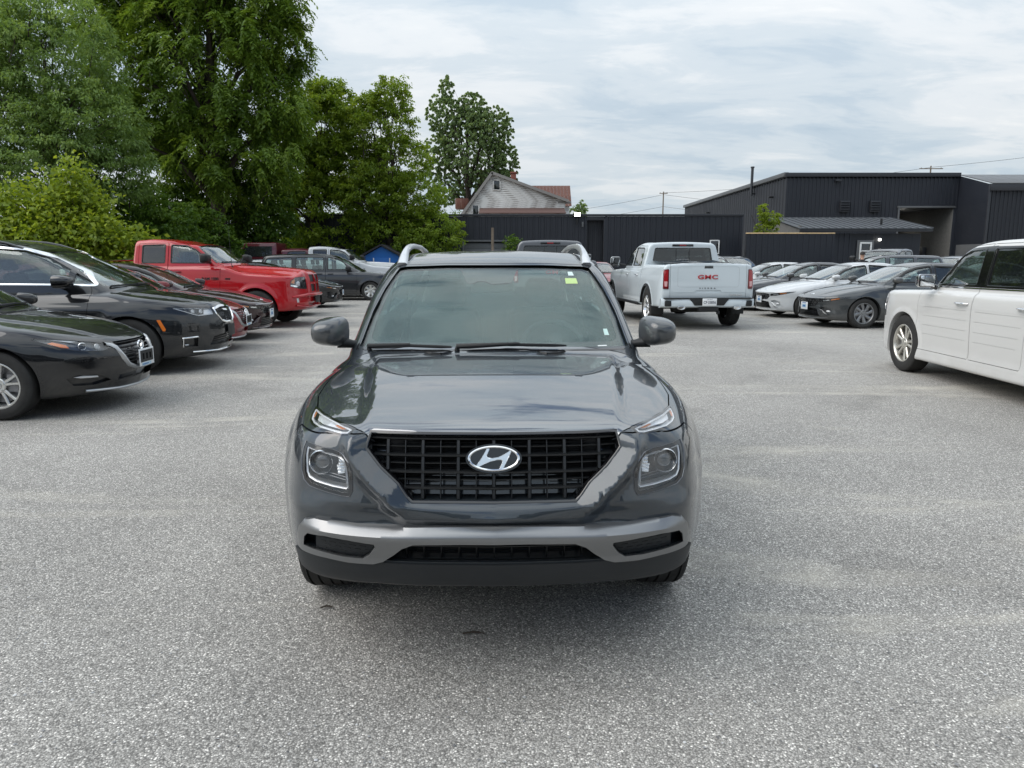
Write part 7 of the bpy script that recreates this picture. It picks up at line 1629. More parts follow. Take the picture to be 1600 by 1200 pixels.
# ---- boxy white wagon (right edge)
def build_flex():
    ws = (0.98, 3.975)
    sh = Shape(5.13, zb=[(-0.4, 0.92), (0.0, 1.005), (0.08, 1.035), (0.25, 1.062), (0.7, 1.085), (1.3, 1.105), (1.8, 1.115), (3.0, 1.12), (5.3, 1.13)],
        pw=[(-0.4, 0.80), (0.0, 0.875), (0.25, 0.93), (0.6, 0.957), (1.1, 0.963), (4.7, 0.963), (5.3, 0.92)],
        ins=[(0.0, 0.05), (0.20, 0.0), (0.30, 0.004), (0.40, 0.022), (0.50, 0.018), (0.7, 0.008), (0.9, 0.004), (1.0, 0.016), (1.1, 0.05), (1.25, 0.13)],
        yf=[(0.0, 0.3), (0.2, 0.10), (0.35, 0.02), (0.6, 0.0), (0.85, 0.01), (0.98, 0.04), (1.1, 0.16)], kf=[(0.0, 0.0), (0.4, 0.025), (0.7, 0.11), (0.85, 0.24), (0.95, 0.5), (1.05, 0.9)],
        yr=[(0.0, 0.2), (0.4, 0.0), (1.1, 0.02)], kr=[(0.0, 0.0), (0.7, 0.02), (0.9, 0.12), (1.0, 0.4)], zbot=[(-0.4, 0.22), (0.4, 0.22), (1.0, 0.20), (4.6, 0.20), (5.3, 0.28)],
        zr=[(0.75, 0.92), (1.20, 1.11), (1.46, 1.30), (1.74, 1.52), (1.89, 1.605), (2.1, 1.662), (2.5, 1.69), (3.6, 1.70), (4.7, 1.69), (4.95, 1.62), (5.03, 1.4), (5.1, 1.0)],
        xg=[(0.85, 0.78), (1.45, 0.862), (2.3, 0.885), (4.9, 0.875)], zbelt=1.11, tumble=0.19, crown=0.03, r_sh=0.055, r_nose=0.06, rc=0.05, r_roof=0.11, r_join=0.015,
        side=Map2(arch_side(ws, 0.37, 0.012, 0.42, 0.5), -0.3, 5.4, 0, 1.3, 0.015))
    PM = paint('pearl_white', (0.60, 0.60, 0.585), 0.0, 0.35); VQ = vq(40)
    gr = mirx([(-0.62, 0.93), (-0.62, 0.66), (-0.2, 0.64)]); hl = [(0.66, 0.68), (0.95, 0.70), (0.97, 0.94), (0.67, 0.94)]
    wind = mirx([(-0.77, 1.14), (-0.735, 1.35), (-0.695, 1.52), (-0.65, 1.58), (-0.3, 1.615)])
    grooves = []
    for z, k in ((0.880, 0), (0.770, 1), (0.655, 2), (0.545, 3)):
        grooves.append(dict(p=[(1.60, z), (2.52, z), (2.52, z+0.007), (1.60, z+0.007)], v='L', d=0.005, h=0.2))
        grooves.append(dict(p=[(2.68, z), (3.50-0.03*k, z), (3.50-0.03*k, z+0.007), (2.68, z+0.007)], v='L', d=0.005, h=0.2))
    wa = round_poly([(1.70, 1.165), (2.52, 1.17), (2.52, 1.575), (2.20, 1.565), (2.03, 1.50)], 0.025); wb = round_poly([(2.69, 1.17), (3.62, 1.175), (3.62, 1.575), (2.69, 1.58)], 0.025); wc = round_poly([(3.76, 1.18), (4.82, 1.185), (4.78, 1.56), (3.76, 1.575)], 0.025)
    sf = lambda q: [(y-0.15, z) for y, z in q]
    wa, wb, wc = sf(wa), sf(wb), sf(wc)
    for g_ in grooves: g_['p'] = sf(g_['p'])
    sp = dict(h=0.022, H=1.72, paint=PM, cavity=(1.4, 4.95, 0.5), arches=[(ws[0], 0.415), (ws[1], 0.415)], wheel_z=0.372, track=0.835, tw=0.235, rim=0.245, style='ten', rimmat=mat('champagne_alloy', (0.62, 0.60, 0.545), 0.28, 0.75, coat=0.4), wind=wind, gap=0.006,
        side_win=[dict(p=wa, m=GLASS_MID, fm=GLOSSBLACK, wo=0.02), dict(p=wb, m=GLASS_DARK, fm=GLOSSBLACK, wo=0.02), dict(p=wc, m=GLASS_DARK, fm=GLOSSBLACK, wo=0.02)],
        blackout=[sf(q) for q in [[(2.515, 1.150), (2.70, 1.150), (2.70, 1.605), (2.515, 1.600)], [(3.615, 1.155), (3.765, 1.155), (3.765, 1.605), (3.615, 1.605)], [(1.565, 1.152), (1.70, 1.150), (2.03, 1.515), (2.20, 1.585), (2.515, 1.600), (2.515, 1.582), (2.19, 1.567), (2.02, 1.50), (1.705, 1.166)]]],
        recess=grooves+[dict(p=gr, v='F', d=0.04, both=False), dict(p=hl, v=VQ, d=0.04)],
        panels=[dict(n='hood', v='T', p=mirx([(-0.80, 1.22), (-0.85, 0.9), (-0.83, 0.45), (-0.72, 0.16), (-0.4, 0.085)]), a=(1.0, 1.3)),
                dict(n='front_door', v='L', p=sf(round_poly([(1.47, 0.345), (1.46, 1.105), (1.58, 1.17), (2.02, 1.545), (2.2, 1.61), (2.60, 1.63), (2.60, 0.345)], 0.02)), a=(0.45, 1.2), both=True),
                dict(n='rear_door', v='L', p=sf(round_poly([(2.61, 0.345), (2.61, 1.63), (3.69, 1.63), (3.69, 0.90), (3.53, 0.70), (3.50, 0.345)], 0.02)), a=(0.45, 1.2), both=True)],
        dash_y=1.8, dash_w=0.72, dash_z=1.07, seat_z=0.55, seat_h=0.62, rear_y=3.35, wheel_x=0.4, seat_x=0.4, third_y=4.2)
    root = car_base('white_wagon', sh, sp)
    slats(sh, root, gr, [0.70, 0.78, 0.86], SATIN, 0.008, 0.05); lamp(sh, root, 'headlight', hl, VQ, CHROME, None, None, 0.04, [('bulb', 0.8, 0.82, 0.06, CHROME, WHITELENS)])
    panel(sh, 'belt_trim', [(1.47, 1.127), (3.70, 1.138), (4.8, 1.142), (4.8, 1.155), (3.70, 1.151), (1.47, 1.140)], 'L', CHROME, root, off=0.006, thick=0.012, h=0.05, sides=(1, -1))
    handles(sh, root, [(2.27, 0.965), (3.37, 0.968)], CHROME, lenh=0.24)
    for s in (1, -1):                                     # square mirrors
        c = (s*1.045, 1.59, 1.205); w, hh, dd = 0.20, 0.155, 0.13
        mb = MB(); mb.box((0, 0, 0), (w, dd, hh)); me = mb.mesh('door_mirror', bevel=0.03, seg=3, ang=60)
        for v in me.vertices:
            if v.co.y < 0: v.co.x *= 0.86; v.co.z *= 0.86
        o = link('door_mirror', me, root, GLOSSBLACK); o.location = c
        g = MB(); g.box((0, dd/2+0.001, 0), (w*0.82, 0.004, hh*0.80)); g.build('mirror_glass', MIRRORGLASS, o, bevel=0.0015)
        ch = MB(); ch.box((0, dd*0.30, 0), (w*1.01, 0.02, hh*1.01)); ch.build('mirror_trim', CHROME, o, bevel=0.008)
        arm = MB(); arm.tube([(-s*w*0.4, 0, -hh*0.4), (-s*0.15, 0.02, -hh*0.55)], 0.032, 8); arm.build('mirror_arm', GLOSSBLACK, o)
    panel(sh, 'fender_badge', [(1.26, 0.90), (1.40, 0.90), (1.40, 0.925), (1.26, 0.925)], 'L', CHROME, root, off=0.003, thick=0.006, h=0.05, sides=())
    panel(sh, 'front_marker', [(0.10, 0.80), (0.30, 0.78), (0.32, 0.95), (0.12, 0.95)], 'L', WHITELENS, root, off=0.003, thick=0.006, h=0.05, sides=(1, -1))
    return root

# ---- pickups
def pickup_shape(L, ws, H, wid, hood, bed, cab0, cab1, wz, belt=1.22, nose=None, tumble=0.26):
    sh = Shape(L, zb=hood+[(cab0+0.5, belt), (cab1-0.05, belt+0.01), (cab1+0.1, bed), (L+0.2, bed+0.005)],
        pw=[(-0.4, wid-0.18), (0.0, wid-0.11), (0.3, wid-0.035), (0.7, wid-0.004), (1.2, wid), (L-0.5, wid), (L+0.2, wid-0.02)],
        ins=[(0.0, 0.08), (0.3, 0.03), (0.5, 0.006), (0.75, 0.0), (0.95, 0.006), (1.08, 0.02), (1.2, 0.045), (1.4, 0.10)],
        yf=nose or [(0.0, 0.5), (0.3, 0.20), (0.42, 0.04), (0.55, 0.0), (0.75, 0.02), (1.0, 0.04), (1.12, 0.09), (1.3, 0.3)], kf=[(0.0, 0.0), (0.45, 0.04), (0.7, 0.13), (0.9, 0.28), (1.05, 0.62), (1.2, 1.1)],
        yr=[(0.0, 0.25), (0.55, 0.05), (0.8, 0.0), (1.4, 0.015)], kr=[(0.0, 0.0), (0.8, 0.008), (0.97, 0.04), (1.05, 0.20), (1.2, 0.7)], zbot=[(-0.4, 0.36), (0.5, 0.36), (1.2, 0.42), (L-0.8, 0.46), (L+0.2, 0.50)],
        zr=[(cab0-0.35, belt-0.20), (cab0, belt), (cab0+0.35, belt+0.235), (cab0+0.70, belt+0.46), (cab0+0.95, H-0.10), (cab0+1.25, H-0.035), (cab0+1.7, H), (cab1-0.2, H-0.015), (cab1+0.5, H-0.05)],
        xg=[(cab0-0.1, wid-0.19), (cab0+0.6, wid-0.115), (cab0+1.3, wid-0.09), (cab1+0.3, wid-0.10)], zbelt=belt, tumble=tumble, crown=0.04, r_sh=0.07, r_nose=0.05, rc=0.05, r_roof=0.12, r_join=0.02, gback=(cab1, 0.06, 0.06),
        side=Map2(arch_side(ws, wz, 0.026, 0.46, 0.58), -0.3, L+0.3, 0, 1.5, 0.015))
    return sh
def bed_cuts(sh, L, cab1, wid, bed):
    'load box and the slot between cab and box'
    box = prism_solid([(-wid+0.13, cab1+0.12), (wid-0.13, cab1+0.12), (wid-0.13, L-0.09), (-wid+0.13, L-0.09)], 'T', 0.82, bed+0.3)
    slot = [prism_solid([(cab1+0.045, 0.40), (cab1+0.068, 0.40), (cab1+0.068, bed+0.05), (cab1+0.045, bed+0.05)], 'L', a, b) for a, b in ((wid-0.10, wid+0.2), (-wid-0.2, -wid+0.10))]
    return [[box]+slot]
def build_ram():
    L, ws, wz, wid, H = 5.82, (1.0, 4.57), 0.405, 0.995, 1.93
    cab0, cab1 = 1.62, 3.72; bed = 1.42
    hood = [(-0.4, 1.08), (0.0, 1.185), (0.08, 1.225), (0.3, 1.265), (0.8, 1.31), (1.5, 1.345)]
    sh = pickup_shape(L, ws, H, wid, hood, bed, cab0, cab1, wz, 1.35, nose=[(0.0, 0.5), (0.3, 0.20), (0.42, 0.04), (0.55, 0.0), (0.75, 0.02), (1.0, 0.035), (1.15, 0.07), (1.22, 0.12), (1.4, 0.4)])
    sh.ins = Fn([(0.0, 0.08), (0.3, 0.03), (0.5, 0.006), (0.75, 0.0), (0.95, 0.004), (1.1, 0.02), (1.25, 0.045), (1.4, 0.09)])
    def top(X, Y): xc = 0.30+0.16*Y/1.4; return (0.03*sm(0.04, -0.03, X-xc)-0.03)*sm(0.05, 0.25, Y)*sm(1.7, 1.4, Y)-0.095*sm(0.38, 0.80, X)*sm(1.80, 1.15, Y)
    def front(X, Z): return 0.045*sm(0.40, 0.30, X)*sm(0.62, 0.72, Z)
    sh.top = Map2(top, -0.01, 1.1, -0.4, 1.8, 0.012); sh.front = Map2(front, -0.01, 1.2, 0.2, 1.5, 0.01)
    PM = paint('truck_red', (0.42, 0.004, 0.009), 0.0, 0.4); VQ = vq(38)
    # cross-hair grille: four openings
    g4 = [[(0.020, 0.985), (0.30, 0.985), (0.315, 1.145), (0.020, 1.145)], [(0.020, 0.775), (0.265, 0.775), (0.295, 0.935), (0.020, 0.935)]]
    hl = [(0.36, 0.83), (0.62, 0.84), (0.86, 0.895), (0.84, 1.015), (0.70, 1.09), (0.40, 1.10)]
    lg = mirx([(-0.42, 0.545), (-0.36, 0.455), (-0.2, 0.445)])
    wind = mirx([(-0.80, 1.395), (-0.775, 1.55), (-0.74, 1.71), (-0.70, 1.775), (-0.3, 1.81)])
    wa = round_poly([(2.00, 1.40), (2.86, 1.405), (2.86, 1.785), (2.55, 1.77), (2.33, 1.68)], 0.03); wb = round_poly([(3.00, 1.405), (3.50, 1.405), (3.50, 1.775), (3.00, 1.79)], 0.03)
    sp = dict(h=0.028, H=1.95, paint=PM, cavity=(1.8, 3.64, 0.75), arches=[(ws[0], 0.47), (ws[1], 0.47)], wheel_z=wz, track=0.865, tw=0.275, rim=0.262, style='five', rimmat=BLACKALLOY, wind=wind, gap=0.007, tread=True, wn=48, floor_z=0.5,
        side_win=[dict(p=wa, m=GLASS_CLEAR), dict(p=wb, m=GLASS_DARK)], cuts=bed_cuts(sh, L, cab1, wid, bed), back=round_poly([(-0.66, 1.45), (-0.60, 1.76), (0.60, 1.76), (0.66, 1.45)], 0.03),
        recess=[dict(p=q, v='F', d=0.06) for q in g4]+[dict(p=hl, v=VQ, d=0.05), dict(p=lg, v='F', d=0.06, both=False)],
        panels=[dict(n='front_door', v='L', p=round_poly([(1.78, 0.52), (1.76, 1.35), (1.95, 1.42), (2.33, 1.71), (2.58, 1.81), (2.92, 1.835), (2.92, 0.52)], 0.03), a=(0.45, 1.3), both=True),
                dict(n='rear_door', v='L', p=round_poly([(2.928, 0.52), (2.928, 1.83), (3.58, 1.81), (3.58, 0.52)], 0.03), a=(0.45, 1.3), both=True)],
        dash_y=2.2, dash_w=0.75, dash_z=1.22, seat_z=0.78, seat_h=0.62, wheel_x=0.42, seat_x=0.42)
    root = car_base('pickup', sh, sp)
    GW = mat('grille_mesh', (0.02, 0.02, 0.021), 0.5)
    for q in g4:
        for s in (1, -1):
            p = q if s == 1 else [(-x, z) for x, z in q]
            panel(sh, 'grille_mesh', p, 'F', GW, root, off=-0.03, thick=0.006, h=0.08, along='view')
    lamp(sh, root, 'headlight', hl, VQ, mat('lamp_grey', (0.09, 0.092, 0.10), 0.25, 0.5), None, None, 0.05, [('bulb', 0.64, 0.95, 0.055, CHROME, WHITELENS), ('pad', 'lamp_black', [(0.37, 0.845), (0.52, 0.845), (0.52, 1.08), (0.40, 1.085)], GLOSSBLACK, -0.012), ('pad', 'indicator', [(0.74, 0.95), (0.82, 0.97), (0.80, 1.02), (0.72, 1.05)], AMBERDULL, -0.02), ('pad', 'lamp_element', [(0.70, 0.875), (0.84, 0.905), (0.83, 0.93), (0.60, 0.90)], CHROME, -0.015)])
    for s in (1, -1):
        V, F, _ = patch(sh, [(0.66, 0.545), (0.72, 0.545), (0.73, 0.655), (0.67, 0.655)], VQ, 0.004, 0.02, 0.03, along='view')
        if s == -1: V, F = mirror(V, F)
        link('fog_light', mesh_np('fog', V, F), root, WHITELENS)
    # bumper step under the grille
    bp = densify([(-0.86, 0.665), (-0.5, 0.70), (-0.36, 0.705), (0.36, 0.705), (0.5, 0.70), (0.86, 0.665)], 0.08, closed=False); P = march(sh, bp, 'F')
    MB().tube([(p[0], p[1]-0.035*(1-min(1, abs(p[0])/0.95)**3), p[2]) for p in P], [0.02]+[0.045]*(len(P)-2)+[0.02], 10, flat=0.8).build('bumper_step', PM, root, ang=60)
    bp = densify([(-0.80, 0.475), (-0.5, 0.44), (0.5, 0.44), (0.80, 0.475)], 0.08, closed=False); P = march(sh, bp, 'F')
    MB().tube([(p[0], p[1]-0.02, p[2]) for p in P], 0.03, 8, flat=0.7).build('bumper_lip', PM, root, ang=60)
    front_plate(sh, root, 0.0, 0.60, 'dark', 0.32, 0.17, 0.05)
    for s in (1, -1):
        o = rounded(root, 'door_mirror', PLASTIC, (s*1.145, 1.98, 1.50), (0.25, 0.17, 0.20), 0.05, 3)
        for v in o.data.vertices:
            if v.co.y < 0: v.co.z *= 0.8
        MB().box((0, 0.087, 0), (0.20, 0.004, 0.16)).build('mirror_glass', MIRRORGLASS, o)
        MB().tube([(-s*0.10, 0.02, -0.07), (-s*0.27, 0.02, -0.09)], 0.035, 8).build('mirror_arm', PLASTIC, o)
    handles(sh, root, [(2.74, 1.21)], PLASTIC, lenh=0.24)
    MB().tube([(-0.91, 1.50, 1.31), (-0.91, 1.52, 1.36), (-0.91, 1.55, 2.15)], [0.02, 0.006, 0.003], 6).build('aerial', PLASTIC, root)
    for i, (t_, y, z, sz) in enumerate((('RAM 1500', 1.98, 1.06, 0.085), ('HEMI', 1.60, 1.06, 0.05))):
        for s in (1, -1):
            P = march(sh, [(y, z)], 'L')[0]; lettering(root, 'badge', t_, sz, PLASTIC, (s*(P[0]+0.004), y, z), (R(90), 0, R(90)*s), 0.003, 0.002)
    wipers(sh, root, [[(-0.12, 1.415), (0.2, 1.42), (0.62, 1.41)], [(-0.7, 1.405), (-0.35, 1.415), (-0.08, 1.418)]])
    vq_ = [(0.86, 0.86), (0.94, 0.86), (0.94, 1.30), (0.86, 1.30)]
    panel(sh, 'tail_light', vq_, 'R', REDLENS, root, off=0.006, thick=0.02, h=0.05, sides=(1, -1), along='view')
    return root, PM
def build_gmc():
    L, ws, wz, wid, H = 5.89, (0.98, 4.73), 0.415, 1.03, 1.90
    cab0, cab1 = 1.60, 4.00; bed = 1.395
    hood = [(-0.4, 1.05), (0.0, 1.14), (0.08, 1.17), (0.3, 1.20), (0.8, 1.235), (1.5, 1.27)]
    sh = pickup_shape(L, ws, H, wid, hood, bed, cab0, cab1, wz, 1.28)
    def rear(X, Z): return 0
    PM = paint('summit_white', (0.54, 0.60, 0.63), 0.0, 0.35); VR = vqr(35, L)
    tg = mirx([(-0.80, 0.72), (-0.80, 1.33), (-0.2, 1.33)])
    back = round_poly([(-0.72, 1.375), (-0.655, 1.745), (0.655, 1.745), (0.72, 1.375)], 0.04)
    tl = [(0.850, 0.86), (0.965, 0.86), (0.962, 1.265), (0.850, 1.275)]
    wind = mirx([(-0.82, 1.33), (-0.785, 1.55), (-0.745, 1.70), (-0.69, 1.75), (-0.3, 1.79)])
    wa = round_poly([(2.02, 1.335), (2.84, 1.34), (2.84, 1.755), (2.55, 1.74), (2.33, 1.65)], 0.03); wb = round_poly([(2.96, 1.34), (3.74, 1.345), (3.70, 1.70), (3.6, 1.745), (2.96, 1.76)], 0.03)
    hdl = [(-0.10, 1.285), (0.10, 1.285), (0.088, 1.345), (-0.088, 1.345)]
    sp = dict(h=0.026, H=1.93, paint=PM, cavity=(1.8, 3.92, 0.75), arches=[(ws[0], 0.485), (ws[1], 0.485)], wheel_z=wz, track=0.885, tw=0.285, rim=0.265, style='six', rimmat=CHROME, wind=wind, gap=0.007, tread=True, wn=48, floor_z=0.5,
        side_win=[dict(p=wa, m=GLASS_MID), dict(p=wb, m=GLASS_DARK)], cuts=bed_cuts(sh, L, cab1, wid, bed), back=back, bm=GLASS_DARK,
        recess=[dict(p=hdl, v='R', d=0.03, both=False), dict(p=mirx([(-0.80, 0.785), (-0.30, 0.785), (-0.26, 0.835), (-0.2, 0.835)])[:4]+[(0.26, 0.835), (0.30, 0.785), (0.80, 0.785), (0.80, 0.777), (-0.80, 0.777)], v='R', d=0.012, both=False, h=0.05)],
        panels=[dict(n='tailgate', v='R', p=round_poly([(-0.815, 0.665), (-0.815, 1.45), (0.815, 1.45), (0.815, 0.665)], 0.02), a=(L-0.16, L+0.2)),
                dict(n='front_door', v='L', p=round_poly([(1.78, 0.54), (1.76, 1.28), (1.98, 1.35), (2.33, 1.68), (2.58, 1.79), (2.90, 1.81), (2.90, 0.54)], 0.03), a=(0.45, 1.3), both=True),
                dict(n='rear_door', v='L', p=round_poly([(2.908, 0.54), (2.908, 1.81), (3.84, 1.79), (3.90, 1.3), (3.84, 0.54)], 0.03), a=(0.45, 1.3), both=True)],
        dash_y=2.2, dash_w=0.75, dash_z=1.23, seat_z=0.78, seat_h=0.62, wheel_x=0.42, seat_x=0.42, rear_y=3.35)
    root = car_base('pickup', sh, sp)
    ring_panel(sh, 'tailgate_step', round_poly([(-0.66, 0.90), (0.66, 0.90), (0.66, 1.325), (-0.66, 1.325)], 0.06), 'R', mat('gap_grey', (0.25, 0.27, 0.28), 0.5), root, 0.0, 0.004, 0.0012, 0.004, 0.05)
    panel(sh, 'tailgate_handle', offset_poly(hdl, -0.006), 'R', GLOSSBLACK, root, off=-0.012, thick=0.01, h=0.05, along='view')
    yb = L-0.012
    for t_, x, z, sz, m_, bo in (('GMC', 0.02, 1.105, 0.122, mat('badge_red', (0.42, 0.012, 0.02), 0.25, coat=0.5), 0.006),):
        P = march(sh, [(x, z)], 'R')[0]
        lettering(root, 'badge', t_, sz, m_, (x, P[1]+0.006, z), (R(90), 0, R(180)), 0.006, 0.003, 1.08, 1.55)
    P = march(sh, [(0.05, 0.862)], 'R')[0]; lettering(root, 'small_badge', 'SIERRA', 0.035, PLASTIC, (0.02, P[1]+0.003, 0.875), (R(90), 0, R(180)), 0.002, 0.001, 2.4, 1.5)
    lettering(root, 'small_badge', 'DENALI', 0.040, CHROME, (-0.60, P[1]+0.003, 0.735), (R(90), 0, R(180)), 0.002, 0.001, 1.5, 1.3)
    # lamps
    for s in (1, -1):
        g = empty('tail_light', (0, 0, 0), 0, root)
        for nm, p, m_, o_, th in (('lamp_body', round_poly(tl, 0.02), REDDEEP, 0.012, 0.03), ('lamp_lens', round_poly([(0.872, 0.90), (0.955, 0.90), (0.952, 1.245), (0.866, 1.255)], 0.015), REDLENS, 0.018, 0.01), ('reverse_lens', round_poly([(0.885, 0.915), (0.935, 0.915), (0.945, 1.02), (0.880, 1.02)], 0.008), mat('lens_pink', (0.62, 0.36, 0.36), 0.2, coat=0.8), 0.022, 0.006)):
            V, F, Nn = patch(sh, p, 'R', o_, th, 0.03, along='view')
            if s == -1: V, F = mirror(V, F)
            me = mesh_np(nm, V, F); link(nm, me, g, m_); sharp(me, 40)
    # rear bumper
    bu = MB(); pr = [(L-0.10, 0.46), (L+0.02, 0.47), (L+0.09, 0.50), (L+0.105, 0.60), (L+0.075, 0.655), (L-0.06, 0.66)]
    n = 24; rows = []
    for i in range(n+1):
        x = -1.0+2.0*i/n; cv = 0.10*abs(x)**6; rows.append([(x, y-cv, z) for y, z in pr])
    bu.strip(rows, closed=True); m_ = len(bu.V); bu.F += [tuple(range(6)), tuple(range(m_-1, m_-7, -1))]
    bo = bu.build('rear_bumper', PM, root, ang=40)
    def rb(nm, m, c, s_, **k): o = MB().box((0, 0, 0), s_).build(nm, m, root, bevel=k.get('b', 0.008)); o.location = c; return o
    rb('bumper_pad', PLASTIC, (0, L+0.03, 0.668), (1.9, 0.14, 0.022))
    MB().prism([(-0.42, 0.655), (0.42, 0.655), (0.31, 0.52), (-0.31, 0.52)], 'y', L+0.06, L+0.112).build('plate_recess', PLASTIC, root, bevel=0.006)
    pl = plate(root, (0, L+0.120, 0.592), R(180), 'x', 0.305, 0.155)
    lettering(pl, 'plate_number', 'CF·33856', 0.078, mat('plate_ink', (0.03, 0.04, 0.07), 0.5), (0, -0.0045, -0.008), (R(90), 0, 0), 0.0008, 0.001, 1.0, 0.86)
    lettering(pl, 'plate_heading', 'ONTARIO', 0.024, mat('plate_ink', (0.03, 0.04, 0.07), 0.5), (0, -0.0045, 0.054), (R(90), 0, 0), 0.0008, 0.0, 1.1)
    for s in (1, -1):
        rb('bumper_step', PLASTIC, (s*0.865, L+0.030, 0.562), (0.14, 0.10, 0.12), b=0.02)
        e = MB(); e.lathe([(-0.06, 0.040), (0.05, 0.044), (0.052, 0.038), (-0.06, 0.034)], 20, axis='y'); e.lathe([(0.0, 0.0001), (0.0, 0.036)], 20, axis='y')
        o = e.build('exhaust_tip', CHROME, root, ang=50); o.scale = (1.9, 1, 0.9); o.location = (s*0.60, L+0.075, 0.475)
        rb('mud_flap', PLASTIC, (s*0.90, ws[1]+0.50, 0.42), (0.28, 0.012, 0.26), b=0.003)
    rb('tow_hitch', PLASTIC, (0.0, L+0.02, 0.44), (0.42, 0.12, 0.09), b=0.01); rb('tow_plug', PLASTIC, (-0.22, L+0.02, 0.37), (0.05, 0.08, 0.07), b=0.005)
    MB().tube([(-0.55, 4.9, 0.42), (0.5, 4.95, 0.42)], 0.11, 12).build('spare_wheel', TYRE, root)
    # third brake lamp
    P = march(sh, [(0, 1.80)], 'R')[0]; rb('brake_light', GLOSSBLACK, (0, P[1]+0.006, 1.805), (0.50, 0.02, 0.05)); rb('brake_light_lens', REDLENS, (0, P[1]+0.014, 1.805), (0.16, 0.012, 0.03), b=0.004)
    for q in (-0.155, 0.155):
        P2 = march(sh, [(q, 1.56)], 'R')[0]; rb('rear_window_post', RUBBER, (q, P2[1]-0.004, 1.555), (0.014, 0.008, 0.34), b=0.002).rotation_euler = (R(3.4), 0, 0)
    for s in (1, -1):
        o = rounded(root, 'door_mirror', GLOSSBLACK, (s*1.165, 1.98, 1.43), (0.24, 0.16, 0.24), 0.05, 3)
        MB().box((0, 0.082, 0), (0.19, 0.004, 0.19)).build('mirror_glass', MIRRORGLASS, o)
        MB().tube([(-s*0.10, 0.02, -0.08), (-s*0.26, 0.02, -0.10)], 0.035, 8).build('mirror_arm', PLASTIC, o)
        mc = MB(); mc.box((0, -0.02, 0.02), (0.25, 0.13, 0.21)); mc.build('mirror_cap', PM, o, bevel=0.05, seg=3)
    handles(sh, root, [(2.70, 1.12), (3.66, 1.13)], CHROME, lenh=0.24)
    for s in (1, -1):
        for (y, r) in sp['arches']:                       # dark arch mouldings
            n = 26; pts = [(y+0.50*math.cos(t), wz+0.50*math.sin(t)) for t in np.linspace(R(10), R(170), n)]; A_ = march(sh, [(y+0.482*math.cos(t), wz+0.482*math.sin(t)) for t in np.linspace(R(10), R(170), n)], 'L'); B_ = march(sh, [(y+0.535*math.cos(t), wz+0.535*math.sin(t)) for t in np.linspace(R(10), R(170), n)], 'L')
            ok = lambda Q, e: [(s*(q[0]+e), q[1], q[2]) for q in Q]
            MB().strip([ok(A_, -0.05), ok(A_, 0.012), ok(B_, 0.012), ok(B_, -0.004)]).build('arch_moulding', PLASTIC, root, ang=50)
        MB().box((s*0.98, 2.85, 0.46), (0.16, 2.3, 0.07)).build('side_step', PLASTIC, root, bevel=0.02)
    gr = mirx([(-0.50, 1.05), (-0.46, 0.66), (-0.2, 0.62)])
    panel(sh, 'grille', gr, 'F', CHROME, root, off=0.006, thick=0.03, h=0.06, along='view')
    return root, PM

# ------------------------------------------------------------------ vehicles in their places
def wear(p_, q_): return {p_: q_}
t_ = time.time()
MAZDA = place(build_mazda(), -3.79, 7.50, 2); tag(MAZDA, 'black compact car with shield grille and silver twin-spoke wheels at the left edge', 'car', 'cars parked along the left side')
VAN = place(build_pacifica(), -3.95, 10.32, 5); tag(VAN, 'black minivan with chrome window line and orange side marker, behind the compact car', 'minivan', 'cars parked along the left side')
ELA, EPM = build_elantra(); place(ELA, 6.61, 16.70, 185); tag(ELA, 'dark grey saloon nearest the white wagon in the right-hand row', 'car', 'saloons parked in the right-hand row')
CARA = place(build_caravan(), -4.35, 28.5, 3); tag(CARA, 'dark grey minivan with clear windows parked beyond the red pickup', 'minivan', 'cars parked along the left side'); CPM = MATS['paint_granite']
FLEX = place(build_flex(), 6.14, 10.66, 88.5); tag(FLEX, 'boxy white wagon with grooved doors and black pillars at the right edge', 'car')
RAM, RPM = build_ram(); place(RAM, -4.50, 16.95, -2); RAM.name = 'red_pickup'; tag(RAM, 'bright red pickup with black wheels and split grille', 'pickup', 'cars parked along the left side')
GMC, GPM = build_gmc(); place(GMC, 3.72, 21.48, 94); GMC.name = 'white_pickup'; tag(GMC, 'white pickup seen from behind with red tail lamps and GMC tailgate', 'pickup')
print('cars', time.time()-t_)
EW = paint('saloon_white', (0.56, 0.58, 0.59), 0.0, 0.35); EB = paint('saloon_black', (0.008, 0.009, 0.011), 0.1, 0.3); EM = paint('saloon_maroon', (0.030, 0.010, 0.013), 0.3, 0.3); ER = paint('saloon_red', (0.22, 0.008, 0.014), 0.1, 0.35); ED = paint('saloon_charcoal', (0.035, 0.037, 0.042), 0.4, 0.35)
SV = paint('silver', (0.36, 0.37, 0.38), 0.6, 0.35); MR = paint('maroon', (0.12, 0.018, 0.028), 0.1, 0.35); GY = paint('mid_grey', (0.11, 0.115, 0.125), 0.4, 0.35)
def more(src, frm, to, name, x, y, hd, label, cat, group=None, scale=1.0, z=0.0):
    c = dup(src, None, {frm: to}); c.name = name; place(c, x, y, hd, z); c.scale = (scale,)*3; c['label'] = label; c['category'] = cat
    if group: c['group'] = group
    elif 'group' in c: del c['group']
    return c
RR = 'saloons parked in the right-hand row'; LL = 'cars parked along the left side'
more(ELA, EPM, EW, 'saloon', 6.55, 19.6, 184, 'white saloon parked between the two dark grey saloons', 'car', RR)
more(ELA, EPM, ED, 'saloon', 6.45, 22.4, 184, 'charcoal saloon between the two white saloons, nose hidden by the white pickup', 'car', RR)
more(ELA, EPM, EW, 'saloon', 6.40, 25.2, 184, 'white saloon at the far end of the right-hand row', 'car', RR)
more(MAZDA, MATS['paint_black'], ER, 'red_car', -4.44, 12.34, 5, 'red compact car almost hidden behind the black minivan', 'car', LL)
